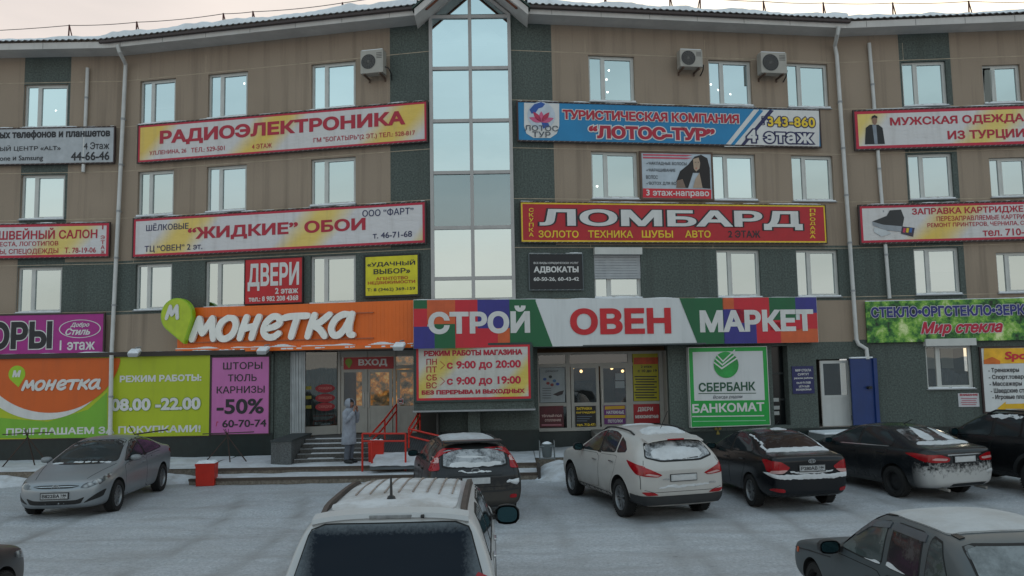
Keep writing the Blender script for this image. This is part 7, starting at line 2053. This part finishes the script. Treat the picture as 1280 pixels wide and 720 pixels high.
for sg in (-1, 1):
    c.window('side_window', [(.56, .89), (.2, 1.14), (.0, 1.28), (-.3, 1.335), (-.33, .905), (.1, .89)], 'side', frosty('misty_glass', (.05, .062, .062), .4, 1.6, fcol=(.2, .24, .24)), sg=sg, seal=RUB)
    c.window('side_window', [(-.41, .91), (-.39, 1.34), (-.9, 1.34), (-.98, .92)], 'side', frosty('dark_frost_glass', (.022, .02, .022), .3, 5, fcol=(.12, .11, .115)), sg=sg); c.window('side_window', [(-1.05, .925), (-1.0, 1.335), (-1.16, 1.31), (-1.42, .98), (-1.4, .935)], 'side', frosty('grey_frost_glass', (.04, .05, .052), .5, 7, fcol=(.1, .12, .12)), sg=sg, step=.06)
    c.add('deflector', [(soft([(.34, 1.07), (.04, 1.275), (-.33, 1.325), (-.33, 1.262), (.02, 1.215), (.27, 1.07)], 1, .1), 'side', DEF, .013, sg, .06), (soft([(-.37, 1.328), (-.93, 1.328), (-.95, 1.255), (-.37, 1.262)], 1, .1), 'side', DEF, .013, sg, .06)])
    c.door([(.7, .82), (-.36, .85), (-.36, .3), (.65, .28), (.72, .5)], sg, (-.2, .74), BLACK); c.door([(-.38, .85), (-1.1, .87), (-1.0, .65), (-.82, .42), (-.7, .28), (-.38, .28)], sg, (-.88, .78), BLACK)
    c.mirror(.52, .86, sg, TRIM, w_=.24, h=.15)
    c.add('drip_rail', [([(.5, .93), (.2, 1.19), (-.02, 1.335), (-.4, 1.385), (-1.0, 1.385), (-1.25, 1.345), (-1.25, 1.358), (-1.0, 1.398), (-.4, 1.398), (-.03, 1.348), (.19, 1.202), (.49, .942)], 'side', BLACK, .012, sg, .08)])
    c.add('turn_signal', [(soft([(1.66, .58), (1.72, .58), (1.72, .64), (1.66, .64)], 1, .2), 'side', flat('#B4501E', .3), .01, sg, .04)]); c.add('headlight', [(soft([(sg * .4, .5), (sg * .7, .5), (sg * .72, .62), (sg * .4, .62)], 2, .12), 'front', HEADL, .006, 1, .06)])
    c.add('tail_light', [(soft([(sg * .42, .66), (sg * .72, .66), (sg * .72, .84), (sg * .42, .84)], 2, .12), 'rear', TAIL, .008, 1, .05)])
    c.seamline([(1.9, .60), (1.3, .68), (.75, .735)], 'side', sg, w_=.012, mat=TRIM, off=.005, name='trim_line')
c.window('windscreen', [(-.68, .94), (-.58, 1.34), (.58, 1.34), (.68, .94)], 'front'); c.window('rear_window', [(-.67, 1.0), (-.57, 1.335), (.57, 1.335), (.67, 1.0)], 'rear', frosty('frost_grey_glass', (.10, .115, .12), .9, 5, fcol=(.2, .225, .235), rough=.4))
c.add('roof_frost', [(soft([(-.03, -.53), (.0, 0), (-.03, .53), (-.5, .565), (-1.15, .56), (-1.2, .3), (-1.22, 0), (-1.2, -.3), (-1.15, -.56), (-.5, -.565)], 2, .1), 'top', snow_mat('frost', (.44, .46, .47), .3), lambda a, b_: .016 + .004 * mnoise.noise((a * 4, b_ * 4, 8)), 1, .04)], smooth=70)
c.add('sill_snow', [(soft([(.05, .90), (-.3, .91), (-.3, .93), (-.2, .935), (-.15, .918)], 1, .2), 'side', CSNOW, .011, 1, .03), (soft([(-.42, .92), (-.8, .925), (-.6, .945), (-.52, .965), (-.43, .97)], 1, .2), 'side', CSNOW, .011, 1, .03)])
c.wheels(1.23, -1.23, .71, .285, w_=.17, rim=STEEL, steel=True)

# ---------- dark hatchback, only its front wing enters the picture at the lower left
c9 = Car('dark_hatchback', 'dark car of which only the muddy front wing shows at the lower left', (-6.88, 8.45), math.radians(3), [(q[0], *q[1:]) for q in SOL], ((1.285, .36, .54), (-1.285, .36, .54)), paint('dark_wing_paint', (.03, .03, .032), .6, .5, 0, dcol=(.22, .19, .165)), 'cars parked in the foreground')
c = c9
for sg in (-1, 1):
    c.window('side_window', [(.72, .97), (.3, 1.2), (.0, 1.345), (-.24, 1.39), (-.26, 1.0), (.3, .985)], 'side', sg=sg); c.window('side_window', [(-.32, 1.005), (-.3, 1.39), (-.62, 1.385), (-.98, 1.30), (-1.3, 1.13), (-1.28, 1.06), (-.8, 1.03)], 'side', sg=sg)
    c.add('headlight', [(soft([(sg * .42, .6), (sg * .78, .66), (sg * .78, .78), (sg * .5, .7)], 2, .15), 'front', HEADL, .006, 1, .06), (soft([(1.98, .62), (1.6, .70), (1.58, .78), (1.98, .72)], 2, .15), 'side', HEADL, .006, sg, .05)])
c.window('windscreen', [(-.68, 1.03), (-.52, 1.39), (.52, 1.39), (.68, 1.03)], 'front'); c.wheels(1.285, -1.285, .755, .315)
# ------------------------------------------------------------------ the person waiting at the stairs
def skin_body(parent, M, joints, edges, mat, name='body', lv=2):
    me = bpy.data.meshes.new(name)
    names = list(joints)
    me.from_pydata([joints[k_][0] for k_ in names], [(names.index(a), names.index(b_)) for a, b_ in edges], [])
    o = bpy.data.objects.new(name, me); COL.objects.link(o)
    md = o.modifiers.new('skin', 'SKIN'); md.use_smooth_shade = True
    for i, k_ in enumerate(names):
        r = joints[k_][1]; me.skin_vertices[0].data[i].radius = (r, r) if not isinstance(r, tuple) else r
        me.skin_vertices[0].data[i].use_root = (k_ == 'pelvis')
    sb = o.modifiers.new('sub', 'SUBSURF'); sb.levels = sb.render_levels = lv
    dg = bpy.context.evaluated_depsgraph_get(); dg.update()
    m2 = bpy.data.meshes.new_from_object(o.evaluated_get(dg)); o.modifiers.clear(); o.data = m2; bpy.data.meshes.remove(me)
    m2.name = name; m2.materials.clear(); m2.materials.append(mat)
    m2.polygons.foreach_set('use_smooth', [True] * len(m2.polygons))
    place(o, parent, M)
    return o
pp = on(436.5, 578.5, 21.86)
PM = Matrix.Translation((pp.x, 21.86, PZ + .03)) @ Matrix.Rotation(math.radians(-24), 4, 'Z')
per = thing('person', 'person in a long pale grey hooded coat at the stairs, hands raised to the face', 'person', PM)
SKIN = flat('#8A6252', .6, name='skin')
J = {'pelvis': ((0, 0, .90), .12), 'waist': ((.0, 0, 1.06), .115), 'chest': ((.0, 0, 1.26), .125), 'collar': ((.0, 0, 1.39), .085), 'neck': ((.015, 0, 1.455), .052), 'jaw': ((.05, 0, 1.53), .066), 'head': ((.035, 0, 1.60), .088), 'crown': ((.02, 0, 1.66), .066),
     'nose': ((.128, 0, 1.565), .014)}
E_ = [('pelvis', 'waist'), ('waist', 'chest'), ('chest', 'collar'), ('collar', 'neck'), ('neck', 'jaw'), ('jaw', 'head'), ('head', 'crown'), ('jaw', 'nose')]
for sg, t in ((1, 'l'), (-1, 'r')):
    J.update({'hip' + t: ((0, sg * .085, .84), .085), 'knee' + t: ((.02, sg * .085, .48), .058), 'ankle' + t: ((-.03, sg * .085, .10), .042), 'ball' + t: ((.08, sg * .095, .045), .04), 'toe' + t: ((.15, sg * .10, .04), .03),
              'shoulder' + t: ((0, sg * .165, 1.36), .06), 'elbow' + t: ((.07, sg * .235, 1.12), .043), 'wrist' + t: ((.2, sg * .10, 1.36), .028), 'palm' + t: ((.215, sg * .06, 1.43), .03)})
    E_ += [('pelvis', 'hip' + t), ('hip' + t, 'knee' + t), ('knee' + t, 'ankle' + t), ('ankle' + t, 'ball' + t), ('ball' + t, 'toe' + t), ('collar', 'shoulder' + t), ('shoulder' + t, 'elbow' + t), ('elbow' + t, 'wrist' + t), ('wrist' + t, 'palm' + t)]
    for i, (dx, ln) in enumerate(((.03, .07), (.012, .08), (-.008, .078), (-.026, .062))):
        J['k%d%s' % (i, t)] = ((.215 + dx, sg * .052, 1.47), .0095); J['f%d%s' % (i, t)] = ((.205 + dx * 1.1, sg * .03, 1.47 + ln * .55), .0085); J['e%d%s' % (i, t)] = ((.19 + dx * 1.1, sg * .01, 1.47 + ln * .75), .0075)
        E_ += [('palm' + t, 'k%d%s' % (i, t)), ('k%d%s' % (i, t), 'f%d%s' % (i, t)), ('f%d%s' % (i, t), 'e%d%s' % (i, t))]
    J['th' + t] = ((.18, sg * .045, 1.44), .011); J['te' + t] = ((.165, sg * .02, 1.465), .009); E_ += [('palm' + t, 'th' + t), ('th' + t, 'te' + t)]
skin_body(per, PM, J, E_, SKIN)
COAT = flat('#858A94', .85, var=.2, name='pale_grey_coat', scale=9); TROU = flat('#50555E', .9, var=.2, name='grey_trousers', scale=9)
b = MB(); V = []; F = []; N = 28
prof = [(.50, .175, .215, -.01), (.52, .185, .225, -.01), (.7, .18, .215, -.008), (.9, .172, .205, -.005), (1.05, .16, .195, 0), (1.2, .163, .205, 0), (1.32, .155, .215, 0), (1.40, .125, .18, 0), (1.455, .09, .115, .0), (1.47, .085, .10, .0)]
for z, rx, ry, ox in prof:
    for i in range(N):
        t = 2 * math.pi * i / N; k_ = 1 + .05 * mnoise.noise((math.cos(t) * 2, math.sin(t) * 2, z * 5))
        V.append((ox + rx * k_ * math.cos(t), ry * k_ * math.sin(t), z))
for j in range(len(prof) - 1):
    for i in range(N): F.append((j * N + i, j * N + (i + 1) % N, (j + 1) * N + (i + 1) % N, (j + 1) * N + i))
b.add(V, F, COAT)
for sg in (-1, 1): b.tube([(0, sg * .15, 1.37), (.005, sg * .19, 1.33), (.04, sg * .235, 1.2), (.075, sg * .25, 1.11), (.12, sg * .20, 1.19), (.19, sg * .11, 1.33), (.2, sg * .09, 1.37)], [.07, .083, .075, .072, .066, .056, .054], COAT, 14)
b.build('coat', per, PM, smooth=60)
b = MB(); V = []; F = []; N2, K = 24, 12                                  # hood: a shell round the head, open to the front
for j in range(K + 1):
    ph = math.radians(-58 + 148 * j / K)
    for i in range(N2 + 1):
        th = math.radians(52 + 256 * i / N2)
        r = .135 * (1 + .05 * math.sin(ph * 2)); V.append((.02 + r * 1.08 * math.cos(ph) * math.cos(th), r * 1.0 * math.cos(ph) * math.sin(th), 1.57 + r * 1.12 * math.sin(ph)))
for j in range(K):
    for i in range(N2): a = j * (N2 + 1) + i; F.append((a, a + 1, a + N2 + 2, a + N2 + 1))
n0 = len(V); V += [(.02 + (x - .02) * .9, y * .9, 1.57 + (z - 1.57) * .9) for x, y, z in V]; F += [tuple(n0 + q for q in f[::-1]) for f in F]
for j in range(K):
    for i in (0, N2): a = j * (N2 + 1) + i; F.append((a, a + N2 + 1, n0 + a + N2 + 1, n0 + a))
b.add(V, F, COAT); b.build('hood', per, PM, smooth=60)
b = MB()
for sg in (-1, 1): b.tube([(0, sg * .085, .80), (.012, sg * .088, .6), (.012, sg * .088, .4), (-.02, sg * .088, .16), (-.015, sg * .088, .1)], [.1, .09, .078, .07, .075], TROU, 14)
b.build('trousers', per, PM, smooth=60)
for sg in (-1, 1):
    b = MB(); b.tube([(-.09, sg * .09, .045), (-.05, sg * .09, .055), (.06, sg * .094, .05), (.14, sg * .1, .042), (.185, sg * .102, .038)], [.035, .056, .053, .046, .03], flat('#17181A', .6, name='boot_leather'), 12); b.tube([(-.03, sg * .088, .06), (-.025, sg * .088, .2)], [.056, .062], flat('#17181A', .6, name='boot_leather'), 12); b.build('boot', per, PM, smooth=60)
b = MB(); hm = flat('#1A1514', .8, name='dark_hair')
b.lathe([(1.53, .06), (1.56, .085), (1.62, .097), (1.67, .075), (1.695, .03), (1.70, .001)], hm, 18, 'z', (.012, 0, 0)); b.build('hair', per, PM, smooth=60)
b = MB()
for sg in (-1, 1): b.lathe([(0, .001), (.002, .009), (.004, .001)], BLACK, 8, 'y', (.112, sg * .032, 1.60))
b.box(.112, .118, -.022, .022, 1.518, 1.524, flat('#5A2E2A', .6)); b.build('face', per, PM)
